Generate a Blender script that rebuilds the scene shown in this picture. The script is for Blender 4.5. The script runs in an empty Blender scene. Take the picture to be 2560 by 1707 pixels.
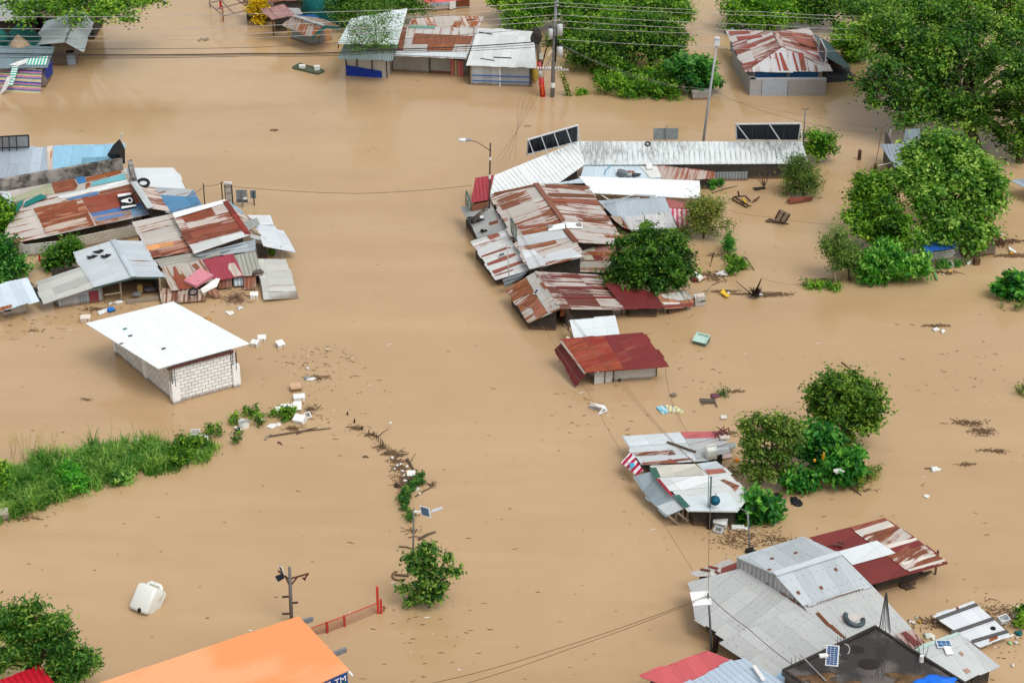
import bpy, math, random
import numpy as np
from mathutils import Vector, Matrix
random.seed(7); rng = np.random.default_rng(7)
SC = bpy.context.scene; COL = SC.collection
F, CH, P = 4900.0, 62.0, math.radians(28)
CP, SP = math.cos(P), math.sin(P)
# ---- plan survey: each picture crop has its own scale, turned to photo pixels ----
def crop(ox, oy, s): return lambda x, y: (ox + x / s, oy + y / s)
A = crop(0, 0, 3.672); B = crop(640, 0, 3.672); C = crop(1280, 0, 3.672); D = crop(1920, 0, 3.672)
E = crop(0, 427, 3.672); G_ = crop(1740, 427, 3.672); F_ = crop(1100, 380, 3.672); H = crop(400, 427, 5.873)
I = crop(0, 680, 3.672); J = crop(0, 1000, 3.672); K = crop(540, 880, 3.672); L = crop(540, 1280, 3.672)
M_ = crop(0, 1280, 3.672); N_ = crop(1340, 780, 3.672); O = crop(1500, 1040, 3.178); Pq = crop(1600, 1267, 2.45)
Q = crop(2080, 330, 4.9); R = crop(2200, 560, 6.533); S = crop(2080, 760, 3.267); T = crop(2240, 1440, 5.872)
U = crop(1900, 1500, 5.88); V = crop(1600, 640, 6.533); Wc = crop(600, 0, 7.84); X = crop(760, 1560, 10.66)

def rayd(p):
    x = (p[0] - 1280) / F; y = (853.5 - p[1]) / F
    return Vector((x, CP + y * SP, -SP + y * CP))
EYE = Vector((0, 0, CH))
def at(p, z=0.0):
    d = rayd(p); return EYE + d * ((z - CH) / d.z)
def atY(p, Y):
    d = rayd(p); return EYE + d * (Y / d.y)
def uz(base, ytop):
    "height above water of something standing at picture point base whose top shows at ytop"
    b = at(base); k = (853.5 - ytop) / F
    return CH + b.y * (k * CP - SP) / (CP + k * SP)
def scale(w): return F / (w.y * CP + (CH - w.z) * SP)
class Plane:
    def __init__(s, a, b, c):
        s.o = a; s.n = (b - a).cross(c - a).normalized()
        if s.n.z < 0: s.n = -s.n
    def hit(s, p):
        d = rayd(p); return EYE + d * ((s.o - EYE).dot(s.n) / d.dot(s.n))
    def z(s, x, y): return s.o.z - (s.n.x * (x - s.o.x) + s.n.y * (y - s.o.y)) / s.n.z

# ---- colour & nodes ----
def lin(c): c /= 255.0; return c / 12.92 if c <= .04045 else ((c + .055) / 1.055) ** 2.4
def pc(r, g, b, k=.8): return (lin(r) * k, lin(g) * k, lin(b) * k, 1)
class NT:
    def __init__(s, name):
        s.m = bpy.data.materials.new(name); s.m.use_nodes = True; s.t = s.m.node_tree
        s.bsdf = s.t.nodes['Principled BSDF']
    def n(s, typ, **kw):
        n = s.t.nodes.new(typ)
        for k, v in kw.items():
            if hasattr(n, k): setattr(n, k, v)
            else: s.set(n.inputs[k.replace('_', ' ')], v)
        return n
    def set(s, inp, v):
        if isinstance(v, bpy.types.NodeSocket): s.t.links.new(v, inp)
        else: inp.default_value = v
    def math(s, op, a, b=0.0, c=0.0):
        n = s.t.nodes.new('ShaderNodeMath'); n.operation = op
        for i, v in enumerate((a, b, c)): s.set(n.inputs[i], v)
        return n.outputs[0]
    def mix(s, f, a, b, mode='MIX'):
        n = s.t.nodes.new('ShaderNodeMix'); n.data_type = 'RGBA'; n.blend_type = mode
        s.set(n.inputs[0], f); s.set(n.inputs[6], a); s.set(n.inputs[7], b); return n.outputs[2]
    def ramp(s, f, lo, hi, a=0.0, b=1.0):
        n = s.t.nodes.new('ShaderNodeMapRange'); n.interpolation_type = 'SMOOTHSTEP'
        for k, v in zip((0, 1, 2, 3, 4), (f, lo, hi, a, b)): s.set(n.inputs[k], v)
        return n.outputs[0]
    def noise(s, vec, sc=1.0, det=4, rough=.6):
        n = s.t.nodes.new('ShaderNodeTexNoise'); s.set(n.inputs['Vector'], vec)
        n.inputs['Scale'].default_value = sc; n.inputs['Detail'].default_value = det; n.inputs['Roughness'].default_value = rough
        return n.outputs['Fac']
    def xyz(s, x, y, z=0.0):
        n = s.t.nodes.new('ShaderNodeCombineXYZ')
        for i, v in enumerate((x, y, z)): s.set(n.inputs[i], v)
        return n.outputs[0]
    def gray(s, f): return s.xyz(f, f, f)
    def uv(s):
        tc = s.n('ShaderNodeTexCoord'); sp = s.n('ShaderNodeSeparateXYZ'); s.set(sp.inputs[0], tc.outputs['UV'])
        return sp.outputs[0], sp.outputs[1]
    def bump(s, h, st=.3, dist=.02):
        b = s.n('ShaderNodeBump'); b.inputs['Strength'].default_value = st; b.inputs['Distance'].default_value = dist
        s.set(b.inputs['Height'], h); s.set(s.bsdf.inputs['Normal'], b.outputs[0])
    def wet(s, col):
        "mud line left on walls just above the water"
        g = s.n('ShaderNodeNewGeometry'); sp = s.n('ShaderNodeSeparateXYZ'); s.set(sp.inputs[0], g.outputs['Position'])
        nz = s.noise(g.outputs['Position'], 1.3, 4, .6)
        return s.mix(s.ramp(s.math('SUBTRACT', sp.outputs[2], s.math('MULTIPLY', nz, .3)), -.06, .16, .75, 0), col, pc(120, 92, 64))
    def fin(s, col, rough=.6, spec=.3):
        s.set(s.bsdf.inputs['Base Color'], col); s.set(s.bsdf.inputs['Roughness'], rough)
        s.bsdf.inputs['Specular IOR Level'].default_value = spec; return s.m
MC = {}
RUSTD = (122, 54, 42); RUSTO = (178, 92, 56)
def tin(base, rust=.2, rc=(146, 70, 48), rib=0, var=.16, grime=0.0, dots=False, rough=.5, streak=1.0, seam=.82, spec=.35, wide=3.0):
    key = ('tin', base, rust, rc, rib, var, grime, dots, rough, streak, seam, spec, wide)
    if key in MC: return MC[key]
    t = NT('sheet_metal'); u, v = t.uv()
    rnd = t.n('ShaderNodeObjectInfo').outputs['Random']; off = t.math('MULTIPLY', rnd, 57.0)
    u2 = t.math('ADD', u, off)
    cu = t.math('DIVIDE', u2, seam); cv = t.math('DIVIDE', t.math('ADD', v, t.math('MULTIPLY', rnd, 7)), 2.4)
    wn = t.n('ShaderNodeTexWhiteNoise', noise_dimensions='2D'); t.set(wn.inputs['Vector'], t.xyz(t.math('FLOOR', cu), t.math('FLOOR', cv)))
    w = wn.outputs['Value']
    st = t.noise(t.xyz(t.math('MULTIPLY', u2, wide * 2.6), t.math('MULTIPLY', v, .3), off), 1, 7, .72)
    big = t.noise(t.xyz(t.math('MULTIPLY', u2, .5), t.math('MULTIPLY', v, .4), off), 1, 3, .5)
    fine = t.noise(t.xyz(t.math('MULTIPLY', u2, 14), t.math('MULTIPLY', v, 1.2), off), 1, 3, .6)
    rv = t.math('ADD', t.math('ADD', t.math('MULTIPLY', st, .75), t.math('MULTIPLY', big, .35)), t.math('MULTIPLY', t.math('SUBTRACT', w, .5), .2))
    rv = t.math('ADD', rv, t.ramp(t.math('ABSOLUTE', t.math('SUBTRACT', t.math('FRACT', cu), .5)), .33, .5, 0, .07 if rust > .12 else 0))
    th = .86 - rust * .60
    mask = t.ramp(rv, th - .012, th + .035)
    edge = t.ramp(rv, th - .09, th + .02)
    tone = t.math('ADD', t.math('MULTIPLY', t.math('SUBTRACT', w, .5), var * 2), 1.0)
    tone = t.math('MULTIPLY', tone, t.ramp(fine, .2, .8, .9 if var > .05 else .975, 1.08 if var > .05 else 1.02))
    sl = t.math('FRACT', cu); sl2 = t.math('FRACT', cv)
    seamk = t.math('MULTIPLY', t.ramp(sl, 0, .045, .72, 1), t.ramp(sl2, 0, .014, .6, 1))
    tone = t.math('MULTIPLY', tone, seamk)
    if rib:
        fr = t.math('FRACT', t.math('DIVIDE', u2, rib))
        tone = t.math('MULTIPLY', tone, t.ramp(t.math('ABSOLUTE', t.math('SUBTRACT', fr, .5)), .22, .5, 1.0, .72))
    if grime:
        g = t.noise(t.xyz(t.math('MULTIPLY', u2, 4.5), t.math('MULTIPLY', v, 1.1), off), 1, 8, .78)
        g2 = t.noise(t.xyz(t.math('MULTIPLY', u2, .22), t.math('MULTIPLY', v, .25), 3.0), 1, 2, .5)
        tone = t.math('MULTIPLY', tone, t.ramp(t.math('ADD', t.math('MULTIPLY', g, .7), t.math('MULTIPLY', g2, .5)), (.66 - grime * .16), .80 - grime * .12, 1.0, 1 - grime * .95))
    if dots:
        a = t.math('SUBTRACT', t.math('FRACT', t.math('DIVIDE', u2, .41)), .5); b = t.math('SUBTRACT', t.math('FRACT', t.math('DIVIDE', v, 1.2)), .5)
        dd = t.math('SQRT', t.math('ADD', t.math('POWER', t.math('MULTIPLY', a, .41), 2), t.math('POWER', t.math('MULTIPLY', b, 1.2), 2)))
        tone = t.math('MULTIPLY', tone, t.ramp(dd, .015, .045, .35, 1))
    colr = t.mix(1.0, pc(*base), t.gray(tone), 'MULTIPLY')
    rtone = t.gray(t.ramp(st, .3, .75, .75, 1.35))
    rcol = t.mix(1.0, t.mix(t.ramp(fine, .35, .7), pc(rc[0] * .74, rc[1] * .90, rc[2] * .88), pc(rc[0] * .98, rc[1] * 1.16, rc[2] * 1.02)), rtone, 'MULTIPLY')
    colr = t.mix(t.math('MULTIPLY', edge, .34 if rust > .01 else 0), colr, pc(168, 124, 98))
    colr = t.mix(mask, colr, rcol)
    sp = t.noise(t.xyz(t.math('MULTIPLY', u2, 3), t.math('MULTIPLY', v, 3), 5.0), 1, 2, .5)
    colr = t.mix(t.ramp(sp, .765, .79), colr, pc(70, 62, 58))
    per = rib if rib else .152
    wave = t.math('SINE', t.math('MULTIPLY', u2, 2 * math.pi / per))
    t.bump(wave, .22 if not rib else .55, .008 if not rib else .025)
    MC[key] = t.fin(t.wet(colr), rough, spec); return MC[key]
def plain(col, rough=.6, var=.12, sc=3.0, spec=.3, k=.8, metal=0.0):
    key = ('plain', col, rough, var, sc, spec, k, metal)
    if key in MC: return MC[key]
    t = NT('painted_surface'); tc = t.n('ShaderNodeTexCoord')
    nz = t.noise(tc.outputs['Object'], sc, 6, .65)
    nz2 = t.noise(tc.outputs['Object'], sc * 7, 3, .6)
    f = t.math('MULTIPLY', t.ramp(nz, .25, .75, 1 - var, 1 + var), t.ramp(nz2, .3, .7, 1 - var * .5, 1 + var * .5))
    t.bsdf.inputs['Metallic'].default_value = metal
    cc_ = t.mix(1.0, pc(*col, k), t.gray(f), 'MULTIPLY'); MC[key] = t.fin(t.wet(cc_) if rough >= .8 else cc_, rough, spec); return MC[key]
def blockwall(col, mortar=(120, 116, 110), bw=.42, bh=.21, streak=.5, key2=0):
    key = ('blk', col, mortar, bw, bh, streak)
    if key in MC: return MC[key]
    t = NT('concrete_block'); u, v = t.uv()
    b = t.n('ShaderNodeTexBrick'); t.set(b.inputs['Vector'], t.xyz(u, v, 0.0)); b.inputs['Scale'].default_value = 1
    b.inputs['Brick Width'].default_value = bw; b.inputs['Row Height'].default_value = bh; b.inputs['Mortar Size'].default_value = .016
    b.inputs['Mortar Smooth'].default_value = .3
    b.inputs['Color1'].default_value = pc(*col); b.inputs['Color2'].default_value = pc(*[x * .93 for x in col]); b.inputs['Mortar'].default_value = pc(*mortar)
    nz = t.noise(t.xyz(t.math('MULTIPLY', u, 5), t.math('MULTIPLY', v, .9), 0.0), 1, 5, .7)
    c = t.mix(t.ramp(nz, .62, .8, 0, streak), b.outputs['Color'], pc(96, 92, 86))
    t.bump(b.outputs['Fac'], -.4, .02)
    MC[key] = t.fin(t.wet(c), .85, .2); return MC[key]
def stripes(cols, per, along='u', wob=.0, rough=.6):
    key = ('str', tuple(cols), per, along)
    if key in MC: return MC[key]
    t = NT('striped_cloth'); u, v = t.uv(); w = u if along == 'u' else v
    nz = t.noise(t.xyz(u, v, 0.0), 2.0, 3, .5)
    w = t.math('ADD', w, t.math('MULTIPLY', nz, wob))
    fr = t.math('FRACT', t.math('DIVIDE', w, per))
    r = t.n('ShaderNodeValToRGB'); r.color_ramp.interpolation = 'CONSTANT'; t.set(r.inputs[0], fr)
    el = r.color_ramp.elements
    for i, (p, c) in enumerate(cols):
        e = el[i] if i < 2 else el.new(p)
        e.position = p; e.color = pc(*c)
    n2 = t.noise(t.xyz(t.math('MULTIPLY', u, 2), t.math('MULTIPLY', v, 2), 0.0), 2, 4, .6)
    t.bump(n2, .6, .06)
    MC[key] = t.fin(t.mix(1.0, r.outputs[0], t.gray(t.ramp(n2, .3, .7, .82, 1.08)), 'MULTIPLY'), rough, .3); return MC[key]
LK = 1.3
def leafmat(c1, c2, c3, trans=.5):
    key = ('leaf', c1, c2, c3, trans)
    if key in MC: return MC[key]
    t = NT('foliage'); at_ = t.n('ShaderNodeAttribute', attribute_name='tint')
    r = t.n('ShaderNodeValToRGB'); t.set(r.inputs[0], at_.outputs['Fac'])
    e = r.color_ramp.elements; e[0].position = .08; c1, c2, c3 = [(min(255, q[0] * 1.12), q[1], q[2] * .95) for q in (c1, c2, c3)]; e[0].color = pc(*c1, LK * .8); e[1].position = .95; e[1].color = pc(*c3, LK)
    m = e.new(.5); m.color = pc(*c2, LK)
    t.fin(r.outputs[0], .45, .35)
    tr = t.n('ShaderNodeBsdfTranslucent'); t.set(tr.inputs[0], t.mix(1.0, r.outputs[0], (1.1, 1.25, .5, 1), 'MULTIPLY'))
    mx = t.n('ShaderNodeMixShader'); mx.inputs[0].default_value = trans
    t.t.links.new(t.bsdf.outputs[0], mx.inputs[1]); t.t.links.new(tr.outputs[0], mx.inputs[2])
    t.t.links.new(mx.outputs[0], t.t.nodes['Material Output'].inputs[0])
    MC[key] = t.m; return t.m
def wood(col=(96, 80, 66), rough=.85):
    key = ('wood', col)
    if key in MC: return MC[key]
    t = NT('weathered_wood'); tc = t.n('ShaderNodeTexCoord')
    mp = t.n('ShaderNodeMapping'); t.set(mp.inputs[0], tc.outputs['Object']); mp.inputs['Scale'].default_value = (2, 2, 9)
    nz = t.noise(mp.outputs[0], 3, 6, .7)
    MC[key] = t.fin(t.mix(nz, pc(*[x * .6 for x in col]), pc(*[min(255, x * 1.3) for x in col])), rough, .2); return MC[key]

# ---- mesh building ----
def order(pts):
    "put corners in ring order when they were listed crosswise"
    pts = list(pts); n = len(pts)
    if n < 4: return pts
    c = sum(pts, Vector()) / n; best = None
    for i in range(n):
        for j in range(i + 1, n):
            k = (pts[i] - c).cross(pts[j] - c)
            if best is None or k.length > best.length: best = k
    nn = best.normalized(); ex = (pts[0] - c); ex = (ex - nn * ex.dot(nn)).normalized(); ey = nn.cross(ex)
    q = [((p - c).dot(ex), (p - c).dot(ey)) for p in pts]
    def cr(o, a, b): return (a[0] - o[0]) * (b[1] - o[1]) - (a[1] - o[1]) * (b[0] - o[0])
    for i in range(n):
        for j in range(i + 2, n):
            if i == 0 and j == n - 1: continue
            a, b, e, f = q[i], q[(i + 1) % n], q[j], q[(j + 1) % n]
            if cr(a, b, e) * cr(a, b, f) < 0 and cr(e, f, a) * cr(e, f, b) < 0:
                return [p for _, p in sorted(zip([math.atan2(y, x) for x, y in q], pts), key=lambda t: t[0])]
    return pts

class MB:
    def __init__(s): s.v = []; s.f = []; s.uv = []; s.mi = []
    def poly(s, pts, uvs=None, mi=0):
        k = len(s.v); s.v += [tuple(p) for p in pts]; s.f.append(list(range(k, k + len(pts))))
        s.uv += list(uvs) if uvs else [(0, 0)] * len(pts); s.mi.append(mi)
    def slab(s, pts, thick=.03, udir=None, mi=0, uv0=None, nrm=None):
        "polygon with thickness under it, uv in metres along udir"
        pts = order([Vector(p) for p in pts]); n = Vector((0, 0, 0))
        for i in range(len(pts)): n += (pts[i] - pts[0]).cross(pts[(i + 1) % len(pts)] - pts[0])
        n.normalize()
        if nrm is not None:
            if n.dot(nrm) < 0: pts.reverse(); n = -n
        elif n.z < 0: pts.reverse(); n = -n
        ud = Vector(udir if udir is not None else pts[1] - pts[0]); ud = (ud - n * ud.dot(n)).normalized(); vd = n.cross(ud)
        o = uv0 if uv0 is not None else pts[0]
        uv = [((p - o).dot(ud), (p - o).dot(vd)) for p in pts]
        lo = [p - n * thick for p in pts]
        s.poly(pts, uv, mi); s.poly(lo[::-1], uv[::-1], mi)
        for i in range(len(pts)):
            j = (i + 1) % len(pts); l = (pts[j] - pts[i]).length
            s.poly([pts[i], lo[i], lo[j], pts[j]], [uv[i], uv[i], uv[j], uv[j]], mi)
    def box(s, c, sx, sy, sz, rot=0.0, tilt=0.0, mi=0, roll=0.0):
        m = Matrix.Translation(Vector(c)) @ Matrix.Rotation(rot, 4, 'Z') @ Matrix.Rotation(tilt, 4, 'X') @ Matrix.Rotation(roll, 4, 'Y')
        c8 = [m @ Vector((x * sx / 2, y * sy / 2, z * sz / 2)) for x in (-1, 1) for y in (-1, 1) for z in (-1, 1)]
        for q, (a, b) in zip(((0, 1, 3, 2), (4, 6, 7, 5), (0, 4, 5, 1), (2, 3, 7, 6), (0, 2, 6, 4), (1, 5, 7, 3)), ((sy, sz), (sy, sz), (sx, sz), (sx, sz), (sx, sy), (sx, sy))):
            s.poly([c8[i] for i in q], [(0, 0), (0, b), (a, b), (a, 0)] if q in ((0,1,3,2),) else [(0, 0), (a, 0), (a, b), (0, b)], mi)
    def bar(s, a, b, w, h=None, mi=0):
        a = Vector(a); b = Vector(b); h = h or w; d = (b - a).normalized()
        up = Vector((0, 0, 1)) if abs(d.z) < .95 else Vector((1, 0, 0))
        r = d.cross(up).normalized(); u = r.cross(d)
        ca = [a + r * x * w / 2 + u * y * h / 2 for x, y in ((-1, -1), (1, -1), (1, 1), (-1, 1))]; cb = [p + (b - a) for p in ca]
        l = (b - a).length
        for i in range(4):
            j = (i + 1) % 4; s.poly([ca[i], ca[j], cb[j], cb[i]], [(0, 0), (w, 0), (w, l), (0, l)], mi)
        s.poly(ca[::-1], None, mi); s.poly(cb, None, mi)
    def tube(s, path, radii, n=8, mi=0, cap=True):
        path = [Vector(p) for p in path]
        if not isinstance(radii, (list, tuple)): radii = [radii] * len(path)
        rings = []
        for i, p in enumerate(path):
            d = (path[min(i + 1, len(path) - 1)] - path[max(i - 1, 0)]).normalized()
            up = Vector((0, 0, 1)) if abs(d.z) < .9 else Vector((1, 0, 0))
            r = d.cross(up).normalized(); u = r.cross(d)
            rings.append([p + (r * math.cos(t) + u * math.sin(t)) * radii[i] for t in [2 * math.pi * k / n for k in range(n)]])
        for i in range(len(rings) - 1):
            for k in range(n):
                j = (k + 1) % n
                s.poly([rings[i][k], rings[i][j], rings[i + 1][j], rings[i + 1][k]], [(k / n, i), (k / n + 1 / n, i), (k / n + 1 / n, i + 1), (k / n, i + 1)], mi)
        if cap: s.poly(rings[0][::-1], None, mi); s.poly(rings[-1], None, mi)
    def torus(s, c, R_, r, tilt=(0, 0), n=22, m=8, a0=0.0, a1=2 * math.pi, mi=0):
        mat = Matrix.Translation(Vector(c)) @ Matrix.Rotation(tilt[0], 4, 'X') @ Matrix.Rotation(tilt[1], 4, 'Y')
        full = a1 - a0 > 6.28
        pts = [[mat @ Vector(((R_ + r * math.cos(b)) * math.cos(a), (R_ + r * math.cos(b)) * math.sin(a), r * math.sin(b)))
                for b in [2 * math.pi * k / m for k in range(m)]] for a in [a0 + (a1 - a0) * i / n for i in range(n if full else n + 1)]]
        for i in range(n):
            for k in range(m):
                i2 = (i + 1) % len(pts); k2 = (k + 1) % m
                s.poly([pts[i][k], pts[i2][k], pts[i2][k2], pts[i][k2]], None, mi)
    def blob(s, c, rx, ry, rz, seed=0, rough=.2, n=12, m=8, mi=0, rot=0.0):
        r_ = random.Random(seed); ph = [(r_.uniform(0, 6), r_.uniform(0, 6)) for _ in range(3)]
        g = []; rt = Matrix.Rotation(rot, 3, 'Z')
        for i in range(m + 1):
            th = math.pi * i / m; row = []
            for k in range(n):
                a = 2 * math.pi * k / n
                q = 1 + rough * (math.sin(3 * a + ph[0][0]) * math.sin(2 * th + ph[0][1]) + .6 * math.sin(5 * a + ph[1][0]) * math.sin(3 * th + ph[1][1])) * math.sin(th)
                row.append(Vector(c) + rt @ Vector((rx * q * math.sin(th) * math.cos(a), ry * q * math.sin(th) * math.sin(a), rz * q * math.cos(th))))
            g.append(row)
        for i in range(m):
            for k in range(n):
                j = (k + 1) % n; s.poly([g[i][k], g[i + 1][k], g[i + 1][j], g[i][j]], None, mi)
    def build(s, name, mats, parent=None, smooth=False):
        if not isinstance(mats, (list, tuple)): mats = [mats]
        org = parent_origin(parent) if parent else None
        vs = np.array([tuple(p) for p in s.v], dtype=np.float64)
        if org is None:
            org = Vector((vs[:, 0].mean(), vs[:, 1].mean(), vs[:, 2].min()))
        me = bpy.data.meshes.new(name); me.from_pydata((vs - np.array(org)).tolist(), [], s.f)
        uvl = me.uv_layers.new(name='UVMap'); uvl.data.foreach_set('uv', np.array(s.uv, dtype=np.float32).ravel())
        for m in mats: me.materials.append(m)
        if len(mats) > 1: me.polygons.foreach_set('material_index', s.mi)
        if smooth:
            me.polygons.foreach_set('use_smooth', [True] * len(me.polygons))
            import bmesh
            bm = bmesh.new(); bm.from_mesh(me); bmesh.ops.remove_doubles(bm, verts=bm.verts, dist=.0005); bm.to_mesh(me); bm.free()
        me.update()
        o = bpy.data.objects.new(name, me); COL.objects.link(o)
        if parent: o.parent = parent; ORG[o.name] = org
        else: o.location = org; ORG[o.name] = org
        return o
ORG = {}
def parent_origin(p): return ORG[p.name]
def tag(o, label, cat, group=None, kind=None):
    if label: o['label'] = label
    if cat: o['category'] = cat
    if group: o['group'] = group
    if kind: o['kind'] = kind
    return o
def thing(name, label, cat, loc, group=None):
    o = bpy.data.objects.new(name, None); COL.objects.link(o); o.location = loc; o.empty_display_size = .3
    ORG[o.name] = Vector(loc); return tag(o, label, cat, group)
def one(mb, name, mats, label, cat, group=None, smooth=False, kind=None):
    return tag(mb.build(name, mats, None, smooth), label, cat, group, kind)

# ---- buildings ----
class House:
    def __init__(s, name, label, base, cat='house', group=None):
        s.root = thing(name, label, cat, at(base, 0), group)
    def roof(s, pts, mat, thick=.04, udir=None, name='roof', ribs=0, lift=0.0, walls=None, inset=.35, drop=0.0, jag=.17, parent=None, ring=None):
        "pts: [(pixel, z) x3 , pixel ...] first three fix the plane; udir: pair of indices that run along the eave"
        w = [at(p[0], p[1] + lift) for p in pts[:3]]
        pl = Plane(*w)
        for p in pts[3:]:
            if isinstance(p[0], tuple): w.append(at(p[0], p[1] + lift))
            else: w.append(pl.hit(p))
        ud = (w[udir[1]] - w[udir[0]]) if udir else (w[1] - w[0])
        w = [w[i] for i in ring] if ring else order(w); pl.ud = ud.normalized(); pl.pts = w
        mb = MB()
        if len(w) == 4 and all(isinstance(p[0], tuple) for p in pts):   # twisted sheet
            o_ = w[0]; mb.slab([w[0], w[1], w[2]], thick, ud, uv0=o_); mb.slab([w[0], w[2], w[3]], thick, ud, uv0=o_)
        else:
            mb.slab(w, thick, ud, uv0=w[0])
        if jag and thick < .05:
            c_ = sum(w, Vector()) / len(w); rj = random.Random(int(abs(w[0].x * 97 + w[0].y * 31)))
            for i in range(len(w)):
                a, b = w[i], w[(i + 1) % len(w)]; e = b - a; l = e.length
                if l < 1.6 or abs(e.normalized().dot(pl.ud)) < .88: continue
                e.normalize(); out = e.cross(pl.n); out = out if out.dot(a - c_) > 0 else -out; k = 0.0
                while k < l - .3:
                    s1 = min(l, k + .82 * rj.uniform(.9, 1.1)); x = rj.uniform(.01, jag) if rj.random() < .8 else 0
                    if x: dz = Vector((0, 0, rj.uniform(-.03, .02))); mb.slab([a + e * k + pl.n * .012, a + e * (s1 - .01) + pl.n * .012, a + e * (s1 - .01) + out * x + dz + pl.n * .012, a + e * k + out * x * rj.uniform(.7, 1.1) + dz + pl.n * .012], .012, ud, uv0=w[0])
                    k = s1
        if ribs:
            n = pl.n; vd = n.cross(pl.ud)
            us = [(p - w[0]).dot(pl.ud) for p in w]; k = math.ceil(min(us) / ribs)
            while k * ribs < max(us):
                u0 = k * ribs; hits = []
                for i in range(len(w)):
                    a, b = us[i], us[(i + 1) % len(w)]
                    if (a - u0) * (b - u0) < 0: hits.append(w[i] + (w[(i + 1) % len(w)] - w[i]) * ((u0 - a) / (b - a)))
                if len(hits) == 2: mb.bar(hits[0] + n * .02, hits[1] + n * .02, .06, .05)
                k += 1
        par = parent or s.root
        pl.obj = mb.build(name, mat, par)
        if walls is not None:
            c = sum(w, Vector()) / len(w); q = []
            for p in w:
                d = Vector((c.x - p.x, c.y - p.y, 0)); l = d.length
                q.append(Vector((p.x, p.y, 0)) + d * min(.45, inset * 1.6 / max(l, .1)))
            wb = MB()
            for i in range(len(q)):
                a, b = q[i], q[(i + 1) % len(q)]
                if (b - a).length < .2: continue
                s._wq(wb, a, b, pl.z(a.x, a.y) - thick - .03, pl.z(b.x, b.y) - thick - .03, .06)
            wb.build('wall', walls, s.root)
        return pl
    def _wq(s, mb, a, b, za, zb, th=.1, z0=-.6):
        d = Vector((b.x - a.x, b.y - a.y, 0)).normalized(); n = Vector((d.y, -d.x, 0))
        if n.dot(Vector((a.x, a.y, 0))) > 0: n = -n     # outward = towards the camera side
        l = (Vector((b.x, b.y)) - Vector((a.x, a.y))).length
        za = max(za, z0 + .1); zb = max(zb, z0 + .1)
        o = [Vector((a.x, a.y, z0)), Vector((b.x, b.y, z0)), Vector((b.x, b.y, zb)), Vector((a.x, a.y, za))]
        i_ = [p - n * th for p in o]; uv = [(0, z0), (l, z0), (l, zb), (0, za)]
        mb.poly(o, uv); mb.poly(i_[::-1], uv[::-1])
        for k in range(4):
            j = (k + 1) % 4; mb.poly([o[j], o[k], i_[k], i_[j]], [uv[j], uv[k], uv[k], uv[j]])
    def wall(s, base, mat, top=None, ztop=None, ytops=None, name='wall', close=False, th=.1, gap=.05, z0=-.6, push=0.0, label=None):
        "base: waterline pixels left to right; top: a roof Plane, or heights"
        w = [at(p) if not isinstance(p, Vector) else p.copy() for p in base]
        if push: w = [p + Vector((-p.x, -p.y, 0)).normalized() * push for p in w]
        zs = []
        for i, p in enumerate(w):
            if ytops: zs.append(uz(base[i], ytops[i]))
            elif ztop is not None: zs.append(ztop if not isinstance(ztop, (list, tuple)) else ztop[i])
            else:
                tp = top[i] if isinstance(top, (list, tuple)) else top
                zs.append(tp.z(p.x, p.y) - gap)
        if close and len(w) == 3:
            w.append(w[0] + w[2] - w[1]); zs.append(zs[0] + zs[2] - zs[1])
        mb = MB(); m = len(w) if close else len(w) - 1
        for i in range(m):
            j = (i + 1) % len(w); s._wq(mb, w[i], w[j], zs[i], zs[j], th, z0)
        o = mb.build(name, mat, s.root)
        if label: o['label'] = label
        return w, zs
    def panel(s, p1, p2, mat, zlo, zhi, name='wall_panel', push=.06, th=.03, label=None):
        "sheet on the face of a wall running between waterline pixels p1 p2"
        a, b = at(p1), at(p2)
        out = Vector((a.y - b.y, b.x - a.x, 0)).normalized()
        if out.dot(Vector((a.x, a.y, 0))) > 0: out = -out
        a += out * push; b += out * push; l = (b - a).length
        zl = zlo if isinstance(zlo, (list, tuple)) else (zlo, zlo); zh = zhi if isinstance(zhi, (list, tuple)) else (zhi, zhi)
        mb = MB(); pts = [Vector((a.x, a.y, zl[0])), Vector((b.x, b.y, zl[1])), Vector((b.x, b.y, zh[1])), Vector((a.x, a.y, zh[0]))]
        mb.slab(pts, th, b - a, nrm=out, uv0=Vector((a.x, a.y, 0)))
        o = mb.build(name, mat, s.root)
        if label: o['label'] = label
        return o
    def sheet(s, pl, px, mat, off=.02, name='roof_sheet', label=None, udir=None, th=.012):
        w = [pl.hit(p) + pl.n * (off + th) for p in px]
        mb = MB(); mb.slab(w, th, udir if udir is not None else pl.ud, uv0=pl.pts[0])
        o = mb.build(name, mat, s.root)
        if label: o['label'] = label
        return o
    def posts(s, px, mat, pl=None, z=None, w=.12, name='post', ytops=None):
        for i, p in enumerate(px):
            b = at(p); zz = z if z is not None else (uz(p, ytops[i]) if ytops else pl.z(b.x, b.y) - .05)
            mb = MB(); mb.bar((b.x, b.y, -.6), (b.x, b.y, zz), w); mb.build(name, mat, s.root)
    def line(s, pl, a, b, mat, r=.06, off=.04, name='ridge_cap', w=None):
        p, q = pl.hit(a) + pl.n * off, pl.hit(b) + pl.n * off
        mb = MB(); mb.bar(p, q, w or r * 2, min(r, .07)); return mb.build(name, mat, s.root)
    def add(s, mb, name, mat, label=None, smooth=False, parent=None):
        o = mb.build(name, mat, parent or s.root, smooth)
        if label: o['label'] = label
        return o

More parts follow.
